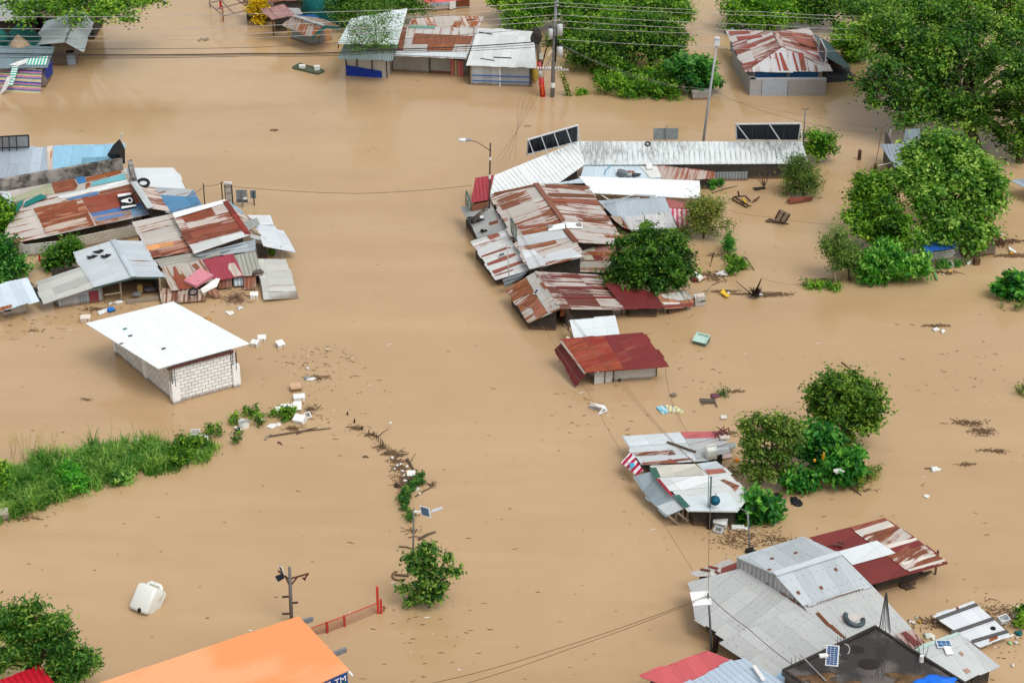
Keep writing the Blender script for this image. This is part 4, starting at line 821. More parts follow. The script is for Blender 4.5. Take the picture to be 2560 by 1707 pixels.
# parapet
t_ = thing('parapet_wall', 'mould-blackened concrete parapet between the blue roof and the patchwork roof', 'wall', at(E(600, 60), 0))
mb = MB(); a_, b_ = at(E(-20, 190), 2.5), at(E(1125, -65), 3.0); House._wq(h, mb, Vector((a_.x, a_.y + .3, 0)), Vector((b_.x, b_.y + .1, 0)), 3.25, 3.35, .35, .2)
tt = NT('mouldy_concrete'); oc = tt.n('ShaderNodeTexCoord').outputs['Object']; nn = tt.noise(oc, .5, 7, .75)
MOULD = tt.fin(tt.mix(tt.ramp(nn, .38, .6), pc(66, 62, 58), pc(170, 164, 156)), .9, .2)
mb.build('wall', MOULD, t_)
mb = MB(); c_ = Vector((b_.x, b_.y, 0)); d_ = at(E(1225, 140), 2.6); House._wq(h, mb, c_ + Vector((.4, 0, 0)), Vector((d_.x, d_.y, 0)), 3.3, 2.9, .35, .2); mb.build('return_wall', MOULD, t_)
# right wing
h = House('white_wing', 'white and blue sheeted roof wing reaching towards the open water', E(1700, 330))
pl = h.roof([(E(1150, -25), 2.7), (E(1590, -28), 2.5), (E(1230, 140), 2.2), E(1400, 150), E(1697, 165), E(1640, 30)], tin((222, 228, 230), .02, var=.05), walls=DARK, udir=(0, 2))
p2 = h.roof([(E(1400, 148), 2.15), (E(1775, 172), 1.9), (E(1560, 390), 1.2), E(1470, 380)], tin((176, 182, 186), .25), udir=(0, 2), walls=DARK)
h.roof([(E(1775, 172), 1.9), (E(1860, 322), 1.3), (E(1560, 390), 1.2)], tin((120, 150, 180), .3, rc=(150, 130, 124)), udir=(1, 2))
h.sheet(p2, P_((1465, 225), (1800, 245), (1840, 300), (1560, 385), (1530, 360)), tin((84, 138, 178), .34, rc=(130, 140, 150)), .03)
p3 = h.roof([(E(1225, 100), 3.1), (E(1390, 345), 2.3), (E(1555, 372), 1.7), E(1408, 150), E(1290, 130)], tin((212, 200, 190), .45, rc=(150, 64, 48)), walls=DARK, udir=(0, 1))
h.line(p3, E(1225, 105), E(1380, 345), tin((196, 202, 204), .05), .3, .03, 'ridge_cap', .5)
t_ = thing('tire', 'black tyre lying on the rusty wing near its upper corner', 'tyre', at(E(1310, 125), 2.9), 'tyres on roofs'); mb = MB(); mb.torus(p3.hit(E(1310, 125)) + p3.n * .12, .4, .12, (.35, .1)); mb.build('tyre', TIRE, t_, True)
# small rust roofed house (two panels)
h = House('rust_gable_house', 'house with a steep heavily rusted roof and a white strip along its top', E(2020, 700))
pa = h.roof([(E(1590, 395), 2.7), (E(2068, 270), 2.9), (E(2285, 592), 1.9), E(1782, 765)], tin((206, 196, 188), .52, rc=(150, 64, 44), wide=1.3), udir=(1, 2), walls=DARK)
h.sheet(pa, P_((1655, 560), (2200, 455), (2260, 540), (1760, 670), (1700, 640)), tin((150, 72, 52), .55, rc=(138, 58, 42), wide=1.0), .02); h.sheet(pa, P_((1745, 690), (2220, 562), (2282, 598), (1785, 762)), tin((204, 208, 206), .08), .03)
h.sheet(pa, P_((1585, 393), (2066, 268), (2072, 300), (1600, 440)), tin((240, 244, 244), 0, var=.03), .05, 'ridge_strip')
pb = h.roof([(E(1210, 470), 2.3), (E(1590, 392), 2.5), (E(1782, 742), 1.6), E(1392, 802)], tin((202, 196, 188), .38, rc=(146, 72, 50), wide=1.6), lift=-.15, udir=(1, 2), walls=DARK)
h.sheet(pb, P_((1320, 695), (1590, 648), (1598, 690), (1330, 740)), tin((226, 160, 104), .2, rc=(190, 96, 50))); h.sheet(pb, P_((1590, 650), (1735, 625), (1775, 740), (1395, 800), (1350, 750), (1598, 700)), tin((190, 140, 120), .55, rc=(146, 60, 42)), .03)
h.line(pa, E(2068, 285), E(2275, 585), tin((130, 48, 38), .1), .28, .04, 'ridge_cap', .42)
pc_ = h.roof([(E(2068, 270), 2.9), (E(2285, 592), 1.9), (E(2330, 500), 1.5), E(2290, 430)], tin((206, 198, 190), .4), lift=-.06, udir=(0, 1))
h.sheet(pc_, [H(970, 445), H(1000, 455), H(1205, 605), H(1215, 640)], tin((150, 206, 236), 0), .03)
CW = tin((168, 178, 184), .08, rib=.25); CW2 = tin((172, 170, 160), .22, rib=.22)
zz_ = lambda p, z: at(p, z)
def vsheet(hh, corners, mat, name='wall_sheet', th=.04, ud=None):
    w = [at(p, z) for p, z in corners]; mb = MB(); mb.slab(w, th, ud, nrm=Vector((0, -1, .2))); return hh.add(mb, name, mat)
vsheet(h, [(E(1780, 775), 1.45), (E(2345, 625), 1.5), (E(2345, 735), .95), (E(2030, 775), .9), (E(1900, 810), .9)], CW, ud=(0, 0, 1)); vsheet(h, [(E(1420, 815), 1.4), (E(2020, 705), 1.45), (E(2025, 778), 1.0), (E(1480, 890), .98)], CW2, ud=(0, 0, 1))
pd = h.roof([(E(1485, 890), 1.25), (E(1860, 815), 1.25), (E(1565, 1100), .8), E(1700, 1085), E(1960, 1005)], tin((190, 182, 172), .48, rc=(156, 76, 48)), walls=DARK)
pe = h.roof([(E(1858, 815), 1.3), (E(2148, 775), 1.35), (E(1965, 1002), .85), E(2235, 965)], tin((158, 60, 74), .06, rc=(150, 70, 50)), walls=DARK)
h.sheet(pe, P_((2100, 855), (2150, 848), (2225, 962), (2150, 975), (2095, 900)), tin((210, 196, 180), .4)); pf = h.roof([(E(2148, 773), 1.35), (H(1400, 1185), 1.45), (E(2235, 965), .85), H(1505, 1530)], tin((176, 176, 164), .2, rc=(180, 110, 76), rib=.3), walls=DARK)
h.sheet(pd, P_((1588, 885), (1610, 880), (1720, 1085), (1640, 1092), (1600, 980)), tin((150, 70, 50), .4)); h.sheet(pd, P_((1760, 870), (1800, 850), (1890, 960), (1850, 960)), tin((180, 110, 80), .5))
vsheet(h, [(E(1455, 1075), .75), (E(1885, 1090), .7), (E(1892, 1190), .15), (E(1485, 1225), .15)], tin((190, 172, 156), .45, rc=(134, 66, 50), rib=.3), 'skirt_sheet', ud=(1, 0, 0)); vsheet(h, [(E(2000, 990), .8), (E(2125, 975), .8), (E(2130, 1070), .15), (E(2005, 1085), .15)], tin((150, 110, 96), .6, rib=.3), 'skirt_sheet', ud=(1, 0, 0)); vsheet(h, [(E(2232, 960), .8), (E(2350, 955), .8), (E(2350, 1085), .1), (E(2240, 1092), .1)], tin((200, 180, 166), .5, rc=(150, 70, 50), wide=.8, rib=.3), 'skirt_sheet', ud=(1, 0, 0)); vsheet(h, [(E(2140, 975), .7), (E(2230, 970), .7), (E(2232, 1055), .2), (E(2150, 1058), .2)], CW, 'skirt_sheet')
vsheet(h, [(E(1895, 1110), .6), (E(1985, 1085), .6), (E(2040, 1150), .15), (E(1985, 1170), .1)], tin((180, 130, 106), .6, rib=.3), 'skirt_sheet')
t_ = thing('pink_mattress', 'stained pink mattress lying on the rusty lean-to roof', 'mattress', at(E(1830, 1000), 1.2)); mb = MB(); mb.slab([pd.hit(E(*p)) + pd.n * .28 for p in ((1690, 1035), (1838, 920), (1962, 985), (1800, 1085))], .22)
tt = NT('stained_pink'); oc = tt.n('ShaderNodeTexCoord').outputs['Object']; MP = tt.fin(tt.mix(tt.ramp(tt.noise(oc, 3, 4, .6), .6, .66), pc(216, 140, 150), pc(130, 44, 56)), .8, .2); mb.build('mattress', MP, t_)
t_ = thing('foam_board', 'bent white board leaning below the pink mattress', 'board', at(E(1920, 1060), .8)); mb = MB(); mb.slab([at(E(*p), z) for p, z in (((1840, 1085), .95), ((1985, 985), 1.1), ((2022, 990), 1.1), ((1990, 1065), .7), ((1865, 1125), .6))], .12); mb.build('board', FOAM, t_)
t_ = thing('tire', 'black tyre on the skirt sheet below the pink mattress', 'tyre', at(E(1772, 1113), .7), 'tyres on roofs'); mb = MB(); mb.torus(at(E(1772, 1113), .78), .3, .07, (.3, 0)); mb.build('tyre', TIRE, t_, True)
h = House('white_lean_to', 'white lean-to of overlapping long sheets at the tip of the left houses', H(1780, 1290))
pw = h.roof([(H(1280, 650), 2.0), (H(1622, 652), 1.6), (H(1450, 790), 1.7), H(1668, 792)], tin((222, 226, 228), .02, var=.06), udir=(0, 2))
h.roof([(H(1400, 790), 1.75), (H(1668, 792), 1.35), (H(1545, 1110), 1.3), H(1995, 1198), H(1890, 1000), H(1815, 880), H(1725, 862)], tin((214, 220, 224), .02, var=.08), udir=(0, 2))
h.posts([H(1785, 1295), H(1515, 1230), H(1640, 1250)], WOODL, z=1.0, w=.09); vsheet(h, [(H(1405, 1060), 1.3), (H(1560, 1090), 1.2), (H(1580, 1290), .1), (H(1440, 1280), .1)], DARK); vsheet(h, [(H(1200, 770), 2.2), (H(1422, 688), 2.3), (H(1468, 780), 2.0), (H(1290, 882), 1.9)], tin((156, 162, 154), .05, rib=.3), 'loose_sheet')
vsheet(h, [(H(1310, 925), 1.6), (H(1560, 980), 1.5), (H(1560, 1040), 1.3), (H(1330, 985), 1.4)], tin((214, 216, 216), .05), 'loose_sheet')
mb = MB(); [mb.bar(at(H(1350 + 20 * k, 880 + 12 * k), 1.7), at(H(1460 + 10 * k, 930 + 10 * k), 1.6), .09) for k in range(3)]; h.add(mb, 'broken_beam', WOODL); tuft('shade_plant', 'dark broad-leaved plant crowded under the white lean-to', 'plant', [H(1640, 1240)], [14], G1, 200, .2, .6)
h = House('drooping_lean_to', 'lower rust-specked lean-to dipping into the water beside the left houses', (704, 740))
h.roof([((645, 647), 1.2), ((711, 648), 1.0), ((659, 749), .25), (746, 746)], tin((196, 196, 190), .22, rc=(130, 80, 66)), walls=DARK, udir=(0, 2))
t_ = thing('wet_sack', 'dark bundled sack on the edge of the drooping lean-to', 'sack', at(H(1440, 1490), .9)); mb = MB(); mb.blob(at(H(1440, 1490), 1.0), .42, .22, .2, 5, .3, rot=.4); mb.build('sack', plain((96, 84, 78), .9, .3), t_, True)
# grey gable
h = House('grey_gable_house', 'open-fronted house with a pale grey gable roof, junk in its dark interior', E(1200, 1190))
pA = h.roof([(E(1040, 635), 2.5), (E(1228, 975), 2.0), (E(845, 1075), 1.35), E(680, 745)], tin((206, 214, 218), .14, rc=(120, 90, 84), var=.06), udir=(0, 1)); pB = h.roof([(E(1040, 635), 2.5), (E(1228, 975), 2.0), (E(1505, 975), 1.5), E(1290, 645)], tin((196, 206, 212), .22, rc=(140, 84, 74), var=.06), udir=(0, 1))
h.line(pA, E(1040, 638), E(1228, 973), tin((186, 198, 204), 0), .28, .03, w=.4)
a_, b_ = pA.pts[2], pA.pts[1]; c_ = pB.pts[2]; mb = MB(); mb.bar(a_ + Vector((0, -.05, -.05)), b_ + Vector((0, -.05, -.05)), .06, .14); mb.bar(b_ + Vector((0, -.05, -.05)), c_ + Vector((0, -.05, -.05)), .06, .14); h.add(mb, 'fascia', plain((70, 90, 84), .6))
h.posts([E(945, 1200), E(1120, 1195), E(1482, 1175)], WOODL, ytops=[E(0, 1060)[1], E(0, 1010)[1], E(0, 985)[1]], w=.12)
bb = at(E(1040, 635), 2.5); vv = (bb - at(E(1228, 975), 2.0)); vv.z = 0
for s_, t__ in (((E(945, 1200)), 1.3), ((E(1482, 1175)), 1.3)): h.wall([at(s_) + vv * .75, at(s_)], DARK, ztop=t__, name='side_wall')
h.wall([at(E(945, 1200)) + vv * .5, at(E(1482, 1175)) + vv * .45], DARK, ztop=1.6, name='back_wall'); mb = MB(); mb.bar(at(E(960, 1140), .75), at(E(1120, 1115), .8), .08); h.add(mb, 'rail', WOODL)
mb = MB(); mb.slab([at(E(*p), .22) for p in ((1160, 1180), (1460, 1145), (1462, 1168), (1165, 1203))], .3); one(mb, 'plank_shelf', WOODL, 'long pale plank along the open front of the grey gable house', 'plank')
for nm, px_, lab, m_, sz in (('yellow_box', (1285, 1090), 'yellow and white carton inside the open-fronted house', plain((180, 150, 90)), (.36, .3, .55)), ('basin', (1258, 1140), 'grey basin just inside the open-fronted house', plain((130, 132, 136), .4), 0), ('plastic_bag', (1370, 1085), 'pale crumpled bag in the dark of the open-fronted house', plain((90, 84, 96)), 1)):
    mb = MB(); c_ = at(E(*px_), .35)
    if sz == 0: mb.tube([c_, c_ + Vector((0, 0, .12)), c_ + Vector((0, 0, .13))], [.26, .32, .3], 16)
    elif sz == 1: mb.blob(c_, .4, .3, .14, 8, .4)
    else: mb.box(c_ + Vector((0, 0, .1)), *sz, .2)
    one(mb, nm, m_, lab, 'litter')
for i, p in enumerate([(905, 750), (838, 800), (968, 792)]):
    mb = MB(); c_ = pA.hit(E(*p)); mb.blob(c_ + pA.n * .06, .3, .16, .08, i, .5); mb.blob(c_ + pA.n * .05 + Vector((.2, .1, .05)), .2, .14, .08, i + 7, .5); one(mb, 'tattered_tire', TIRE, ['topmost', 'lower left', 'lower right'][i] + ' of three black rubber scraps on the grey gable roof', 'rubber scrap', 'rubber scraps on the grey gable')
h = House('grey_lean_to', 'long grey lean-to roof beside the grey gable, with a dark-red wall panel', E(700, 1230))
pl = h.roof([(E(740, 880), 1.9), (E(850, 1075), 1.4), (E(410, 1220), .85), E(325, 1020)], tin((186, 188, 182), .14, rc=(130, 110, 100), wide=1.2), udir=(0, 1))
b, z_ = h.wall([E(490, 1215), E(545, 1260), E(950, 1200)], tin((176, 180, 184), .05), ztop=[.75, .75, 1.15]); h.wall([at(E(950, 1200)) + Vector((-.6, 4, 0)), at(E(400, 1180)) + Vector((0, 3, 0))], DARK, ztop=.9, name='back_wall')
h.panel(E(825, 1218), E(912, 1204), tin((128, 54, 60), .05), -.3, .95); h.panel(E(730, 1232), E(822, 1218), tin((150, 160, 166), .0, rib=.2), -.3, .72)
h = House('small_tin_hut', 'small hut with a blue-white tin roof at the left edge, its tiny window dark', E(130, 1345))
pl = h.roof([(E(-60, 1060), 1.9), (E(258, 990), 1.9), (E(-60, 1310), 1.1), E(0, 1290), E(355, 1183)], tin((206, 220, 230), .1, rc=(170, 80, 56), var=.1))
h.sheet(pl, P_((0, 1255), (105, 1228), (110, 1258), (0, 1290)), RSTO); h.wall([E(5, 1290), E(32, 1345), E(230, 1312)], plain((190, 184, 176), .8, .1), top=pl, close=True, gap=.1); h.panel(E(45, 1343), E(105, 1333), BLK, .42, .66, 'window')
h.roof([(E(260, 1010), .9), (E(330, 1060), .9), (E(390, 1200), .3), E(350, 1190)], tin((70, 80, 86), .2)); mb = MB(); mb.bar(at(E(295, 1065), 1.3), at(E(345, 1052), 1.3), .14); h.add(mb, 'beam', WOODL)
tree('bush', 'green bush between the patchwork house and the grey lean-to', 'bush', E(560, 900), [(*E(640, 700), 20), (*E(560, 780), 26), (*E(480, 820), 22), (*E(640, 820), 26), (*E(700, 730), 18), (*E(490, 900), 20), (*E(660, 660), 8)], 4200, .26, leafmat((20, 60, 16), (60, 120, 34), (120, 168, 60)), .12, .25)
tree('edge_tree', 'tree at the left edge beside the corner of the patchwork roof', 'tree', E(20, 640), [(*E(20, 400), 24), (*E(40, 480), 22), (*E(10, 330), 14), (*E(0, 560), 20)], 2600, .28, G3, .15, .3)
tree('edge_tree', 'dark-leaved tree at the left edge above the small blue-white hut', 'tree', E(60, 1010), [(*E(40, 720), 24), (*E(60, 800), 24), (*E(90, 930), 32), (*E(160, 920), 24), (*E(10, 850), 26), (*E(10, 960), 26), (*E(40, 990), 20)], 5200, .32, GB, .18, .3)
mb = MB(); b = at(E(370, 832)); mb.bar(b - Vector((0, 0, .5)), b + Vector((-.03, 0, uz(E(370, 832), E(0, 775)[1]))), .12); one(mb, 'red_post', REDPOST, 'short red post in the water by the patchwork house', 'post')
# street signs at the tip
for i, (bx, by, ty, lab) in enumerate([(1882, 320, 118, 'thin dark pole nearest the white wing roof'), (2045, 290, 103, 'thin dark pole just left of the upright sign')]):
    b = at(E(bx, by)); mb = MB(); z = uz(E(bx, by), E(0, ty)[1]); mb.tube([b - Vector((0, 0, .5)), b + Vector((0, 0, z))], .045, 6); one(mb, 'thin_pole', plain((50, 44, 42)), lab, 'pole', 'thin poles behind the rust gable')
b = at((587, 516)); t_ = thing('upright_sign', 'tall narrow white signboard with rows of faded letters and a white cap', 'sign', b)
za, zb = .15, uz((587, 516), 461); a_, c_ = at((566, 516)), at((582, 516))
mb = MB(); mb.slab([Vector((a_.x, a_.y, za)), Vector((c_.x, a_.y, za)), Vector((c_.x, a_.y, zb)), Vector((a_.x, a_.y, zb))], .05, nrm=Vector((0, -1, 0))); mb.build('board', plain((186, 178, 170), .7, .15), t_)
mb = MB(); mb.bar((c_.x + .03, a_.y, -.5), (c_.x + .03, a_.y, zb), .07); mb.bar((a_.x - .03, a_.y, -.5), (a_.x - .03, a_.y, zb), .05); mb.build('frame', BLK, t_)
mb = MB(); mb.box(((a_.x + c_.x) / 2, a_.y, zb + .1), .62, .1, .2); mb.build('cap', WHITE, t_)
for k, s_ in ((.62, 'L DPO'), (.3, 'L DO'), (.9, 'BEACH')): text_mesh(s_, .15, ((a_.x + c_.x) / 2, a_.y - .07, zb * k), (1, 0, 0), (0, 0, 1), BLK, t_)
b = at(H(1213, 535)); t_ = thing('road_sign', 'larger grey back-facing road sign with black letters near its foot', 'sign', b, 'back-facing road signs')
z1, z0 = uz(H(1213, 535), H(0, 283)[1]), uz(H(1213, 535), H(0, 470)[1]); a_, c_ = at(H(1130, 535)), at(H(1293, 535)); y_ = b.y
mb = MB(); mb.slab([Vector((a_.x, y_, z0)), Vector((c_.x, y_, z0)), Vector((c_.x, y_, z1)), Vector((a_.x, y_, z1))], .03, nrm=Vector((0, -1, 0))); mb.build('panel', plain((132, 142, 146), .5, .12), t_); mb = MB(); mb.bar((b.x, y_ - .06, -.5), (b.x, y_ - .06, z1), .09); mb.build('post', plain((120, 128, 132), .5), t_)
mb = MB(); mb.slab([Vector((b.x + .08, y_ - .035, z0 + .25)), Vector((c_.x - .03, y_ - .035, z0 + .25)), Vector((c_.x - .03, y_ - .035, z0 + .5)), Vector((b.x + .08, y_ - .035, z0 + .45))], .01, nrm=Vector((0, -1, 0))); mb.build('white_patch', WHITE, t_)
text_mesh('ON', .3, (a_.x * .5 + b.x * .5, y_ - .05, z0 + .17), (1, 0, 0), (0, 0, 1), BLK, t_); text_mesh('DD', .3, (c_.x * .55 + b.x * .45, y_ - .05, z0 + .17), (1, 0, 0), (0, 0, 1), BLK, t_)
b = at(H(1386, 510)); t_ = thing('road_sign', 'smaller grey back-facing road sign, rightmost of the signs', 'sign', b, 'back-facing road signs')
z1, z0 = uz(H(1386, 510), H(0, 295)[1]), uz(H(1386, 510), H(0, 408)[1]); a_, c_ = at(H(1333, 510)), at(H(1420, 510))
mb = MB(); mb.slab([Vector((a_.x, b.y, z0)), Vector((c_.x, b.y, z0)), Vector((c_.x, b.y, z1 + .05)), Vector((a_.x, b.y, z1))], .03, nrm=Vector((0, -1, 0))); mb.build('panel', plain((120, 136, 144), .5, .12), t_); mb = MB(); mb.bar((b.x, b.y + .02, -.5), (b.x, b.y - .05, z1), .08); mb.build('post', plain((60, 62, 64), .6), t_)
# black sign with a white ring shape on the patchwork roof
t_ = thing('black_banner', 'black banner with a white ring and drop shape laid on the patchwork roof', 'banner', at(E(1165, 280), 2.0)); pr = Plane(at(E(1120, 0), 2.75), at(E(1380, 398), 1.5), at(E(190, 655), 1.25))
hp = lambda x, y, o=.06: pr.hit(E(x, y)) + pr.n * o
mb = MB(); mb.slab([hp(*p) for p in ((1078, 225), (1203, 207), (1250, 318), (1118, 340))], .05); mb.build('banner', BLK, t_)
for q_ in (((1078, 225), (1203, 207), (1208, 225), (1085, 248)), ((1115, 335), (1248, 318), (1250, 330), (1120, 355))):
    mb = MB(); mb.slab([hp(*p, .075) for p in q_], .02); mb.build('white_strip', WHITE, t_)
mb = MB(); ring = [(1190 + 28 * math.cos(a), 280 + 26 * math.sin(a)) for a in [k * 2 * math.pi / 20 for k in range(20)]]; rin = [(1190 + 19 * math.cos(a), 280 + 17 * math.sin(a)) for a in [k * 2 * math.pi / 20 for k in range(20)]]
for i in range(20): j = (i + 1) % 20; mb.poly([hp(*ring[i], .08), hp(*rin[i], .08), hp(*rin[j], .08), hp(*ring[j], .08)])
mb.poly([hp(x, y, .085) for x, y in ((1108, 288), (1125, 275), (1150, 268), (1168, 262), (1178, 280), (1182, 300), (1160, 303), (1148, 297), (1130, 300))]); mb.build('emblem', WHITE, t_)
# white block building
h = House('white_block_building', 'white-roofed building of whitewashed blocks with grey corner pillars', I(1610, 1205), 'building')
Bc, Br, Bl = at(I(1610, 1205)), at(I(2165, 1052)), at(I(1075, 758)); 
zc, zr = uz(I(1610, 1205), I(0, 880)[1]), uz(I(2165, 1052), I(0, 730)[1]); zt = (zc + zr) / 2
BLW = blockwall((255, 255, 252), (112, 108, 104), .46, .24, .22)
h.wall([Br, Bc], BLW, ztop=zt, name='front_wall'); h.wall([Bl, Bc], blockwall((244, 241, 234), (120, 114, 108), .46, .24, .2), ztop=zt, name='side_wall')
h.wall([Bl + Br - Bc, Br], BLW, ztop=zt, name='side_wall'); h.wall([Bl, Bl + Br - Bc], BLW, ztop=zt, name='back_wall')
PIL = plain((252, 252, 250), .8, .08); mid = Bc.lerp(Bl, .47)
for p, zz in ((Bc, zt * .56), (Br, zt * .62), (mid, zt), (Bl, zt)): mb = MB(); dr = (Br - Bc).normalized(); an = math.atan2(dr.y, dr.x); mb.box(p + Vector((0, 0, zz / 2 - .3)) + Vector((0, .12, 0)), .5 if zz < zt else .36, .5 if zz < zt else .36, zz + .6, an); h.add(mb, 'pillar', PIL)
for p in (Bc, Br): mb = MB(); [mb.tube([p + Vector((dx, dy, zt * .5)), p + Vector((dx * 1.1, dy, zt))], .02, 5) for dx, dy in ((-.16, -.1), (.14, -.1), (.14, .2), (-.05, -.12))]; h.add(mb, 'rebar', BLK)
mb = MB(); dd = (Br - Bc).normalized(); mb.bar(Bc - dd * .3 + Vector((0, -.14, zt + .08)), Br + dd * .05 + Vector((0, -.14, zt + .08)), .1, .16); h.add(mb, 'beam', plain((92, 52, 46), .7, .2))
z0 = zt + .2; pl = h.roof([(I(1450, 885), z0), (I(2290, 655), z0), (I(785, 470), z0 + .25), I(1590, 270)], tin((244, 250, 250), 0, var=.02, seam=1.1, spec=.35), thick=.06)
for p, m_ in (((1147, 527), TEALM), ((1197, 590), plain((16, 60, 70))), ((1502, 708), BLK), ((1115, 662), plain((120, 122, 124)))): mb = MB(); c_ = pl.hit(I(*p)) + pl.n * .06; mb.box(c_, .26, .09, .05, .5); h.add(mb, 'roof_scrap', m_)
# ================= centre cluster =================
h = House('ribbed_roof_market', 'long market hall with a mould-streaked ribbed white roof that bends on its left', C(1600, 1515))
RIB = tin((224, 230, 230), .0, var=.05, grime=.6, seam=.41, spec=.3); RIBW = tin((232, 236, 236), .0, var=.05, grime=.25, seam=.41, spec=.3)
f0, f1 = C(665, 1515), D(372, 1502)
pR = h.roof([(C(605, 1298), 2.5), (D(312, 1302), 2.4), (f0, 1.35), f1], RIB, ribs=.41, thick=.06, walls=DARK, inset=.5)
pL = h.roof([(C(605, 1298), 2.5), (f0, 1.35), (F_(500, 215), 2.3), F_(462, 392), F_(870, 292), F_(1085, 290)], RIBW, ribs=.41, thick=.06, udir=(0, 2), walls=DARK, inset=.5)
h.posts([D(60, 1620), D(200, 1610), D(330, 1600), C(2100, 1625)], plain((150, 150, 146)), z=1.2, w=.12)
mb = MB(); mb.torus(pR.hit(C(1245, 1328)) + pR.n * .1, .2, .05, (.4, 0)); one(mb, 'rubber_ring', TIRE, 'small dark ring lying on the ribbed roof', 'ring', smooth=True)
RG = leafmat((22, 70, 20), (66, 130, 36), (130, 180, 60))
def billboard(q, zs, label, nb):
    a, b_, c_, d_ = [at(p, z) for p, z in zip(q, zs)]
    t_ = thing('billboard', label, 'billboard', (a + b_) / 2, 'billboards on the ribbed roof'); mb = MB(); nrm = Vector((0, -1, 0)); mb.slab([a, b_, c_, d_], .06, nrm=nrm); mb.build('panel', plain((34, 42, 54), .6, .15), t_)
    mb = MB(); [mb.bar(x, y, .1) for x, y in ((a, b_), (b_, c_), (c_, d_), (d_, a))]; mb.build('frame', plain((220, 224, 226), .5), t_)
    mb = MB()
    for k in range(1, nb * 2): f = k / (nb * 2); mb.bar(a.lerp(b_, f) + Vector((0, -.05, 0)), d_.lerp(c_, f) + Vector((0, -.05, 0)), .045)
    mb.build('rib', plain((90, 90, 96)), t_); mb = MB()
    for k in range(nb + 1): f = min(1, k / nb + .02); mb.bar(d_.lerp(c_, f) + Vector((0, -.05, -.05)), a.lerp(b_, min(1, f + .12 / nb * 3)) + Vector((.2, -1.1, -.05)), .07)
    mb.build('brace', plain((214, 218, 220), .5), t_)
billboard([C(140, 1418), C(603, 1300), C(605, 1150), C(145, 1283)], [2.3, 2.6, 4.4, 3.9], 'slanting black-backed billboard at the bend of the ribbed roof', 4)
billboard([C(2062, 1282), D(278, 1290), D(300, 1135), C(2055, 1140)], [2.5, 2.45, 4.2, 4.2], 'black-backed billboard standing square at the right end of the ribbed roof', 2)
t_ = thing('sheet_sign', 'plain grey metal sheet on a post behind the middle of the ribbed roof', 'sign', at(C(1410, 1320)), None); b = at(C(1410, 1340)); zt_ = lambda y: CH + (b.y * ((853.5 - C(0, y)[1]) / F * CP - SP)) / (CP + (853.5 - C(0, y)[1]) / F * SP)
xa, xb = atY(C(1298, 1230), b.y).x, atY(C(1525, 1230), b.y).x; mb = MB(); mb.slab([Vector((xa, b.y, zt_(1285))), Vector((xb, b.y, zt_(1283))), Vector((xb, b.y, zt_(1177))), Vector((xa, b.y, zt_(1180)))], .03, nrm=Vector((0, -1, 0))); mb.build('panel', plain((144, 158, 162), .4, .2), t_); mb = MB(); mb.bar((b.x, b.y - .06, -.5), (b.x, b.y - .06, zt_(1150)), .1); mb.build('post', plain((150, 156, 158)), t_)
h = House('red_tin_roof', 'red corrugated roof at the left tip of the central houses', F_(300, 480))
h.roof([(F_(325, 237), 1.7), (F_(495, 213), 1.9), (F_(280, 470), .9), F_(440, 440)], tin((176, 62, 72), .05, rib=.3), walls=DARK)
h = House('pale_flat_roof', 'pale flat roof with scattered junk just below the ribbed roof', F_(1700, 260))
pl = h.roof([(F_(1320, 124), 1.25), (F_(1990, 124), 1.2), (F_(1088, 292), 1.0), F_(1290, 240), F_(2035, 262)], tin((206, 222, 232), .03, var=.06, rib=0), walls=DARK)
h.sheet(pl, [F_(1840, 140), F_(1990, 132), F_(2035, 240), F_(1930, 245)], plain((226, 226, 222), .7), .04); h.sheet(pl, [F_(1890, 125), F_(1945, 125), F_(1950, 172), F_(1895, 175)], WHITE, .12, 'white_box', th=.12)
mb = MB(); c_ = pl.hit(F_(1665, 215)); mb.tube([c_, c_ + Vector((.1, 0, .35))], .42, 16); one(mb, 'washing_tub', plain((110, 116, 120), .5), 'grey round tub among junk on the pale flat roof', 'tub')
for i, p in enumerate([(1745, 205), (1790, 225), (1730, 225)]): mb = MB(); mb.blob(pl.hit(F_(*p)) + Vector((0, 0, .15)), .35, .2, .14, i, .5); one(mb, 'junk_bundle', plain([(150, 100, 70), (70, 72, 76), (170, 174, 176)][i]), ['brown bundle beside the tub on the pale flat roof', 'dark bundle right of the tub on the pale flat roof', 'pale bundle in front of the tub on the flat roof'][i], 'litter', smooth=True)
mb = MB(); mb.tube([pl.hit(F_(1585, 122)) + Vector((0, 0, .1)), pl.hit(F_(1520, 180)) + Vector((0, 0, .12)), pl.hit(F_(1510, 215)) + Vector((0, 0, .05))], .03, 6); one(mb, 'blue_hose', plain((70, 150, 180)), 'thin blue hose lying on the pale flat roof', 'hose')
h = House('rusty_strip_roof', 'narrow rust-banded roof and grey wall right of the pale flat roof', G_(160, 95))
pl = h.roof([(F_(1990, 128), 1.2), (G_(170, 14), 1.2), (F_(2040, 260), .8), G_(175, 68), G_(0, 82)], tin((196, 182, 172), .5, rc=(166, 76, 54)), walls=DARK)
h.wall([G_(160, 96), G_(472, 92)], tin((150, 156, 162), .02, rib=.25), ytops=[G_(0, 18)[1], G_(0, 12)[1]])
h = House('white_awning', 'long brilliant white sheet awning on thin posts', F_(2300, 500))
pl = h.roof([((1447, 441), 1.7), ((1749, 452), 1.6), ((1483, 483), 1.3), (1752, 497)], tin((246, 250, 250), 0, var=.02, spec=.3), thick=.05, walls=None)
h.posts([(1539, 520), (1727, 512), (1505, 500)], plain((150, 150, 146)), pl, w=.1); mb = MB(); mb.bar(pl.hit((1500, 480)) - Vector((0, 0, .2)), at((1535, 508), .9), .07); h.add(mb, 'brace', WHITE)
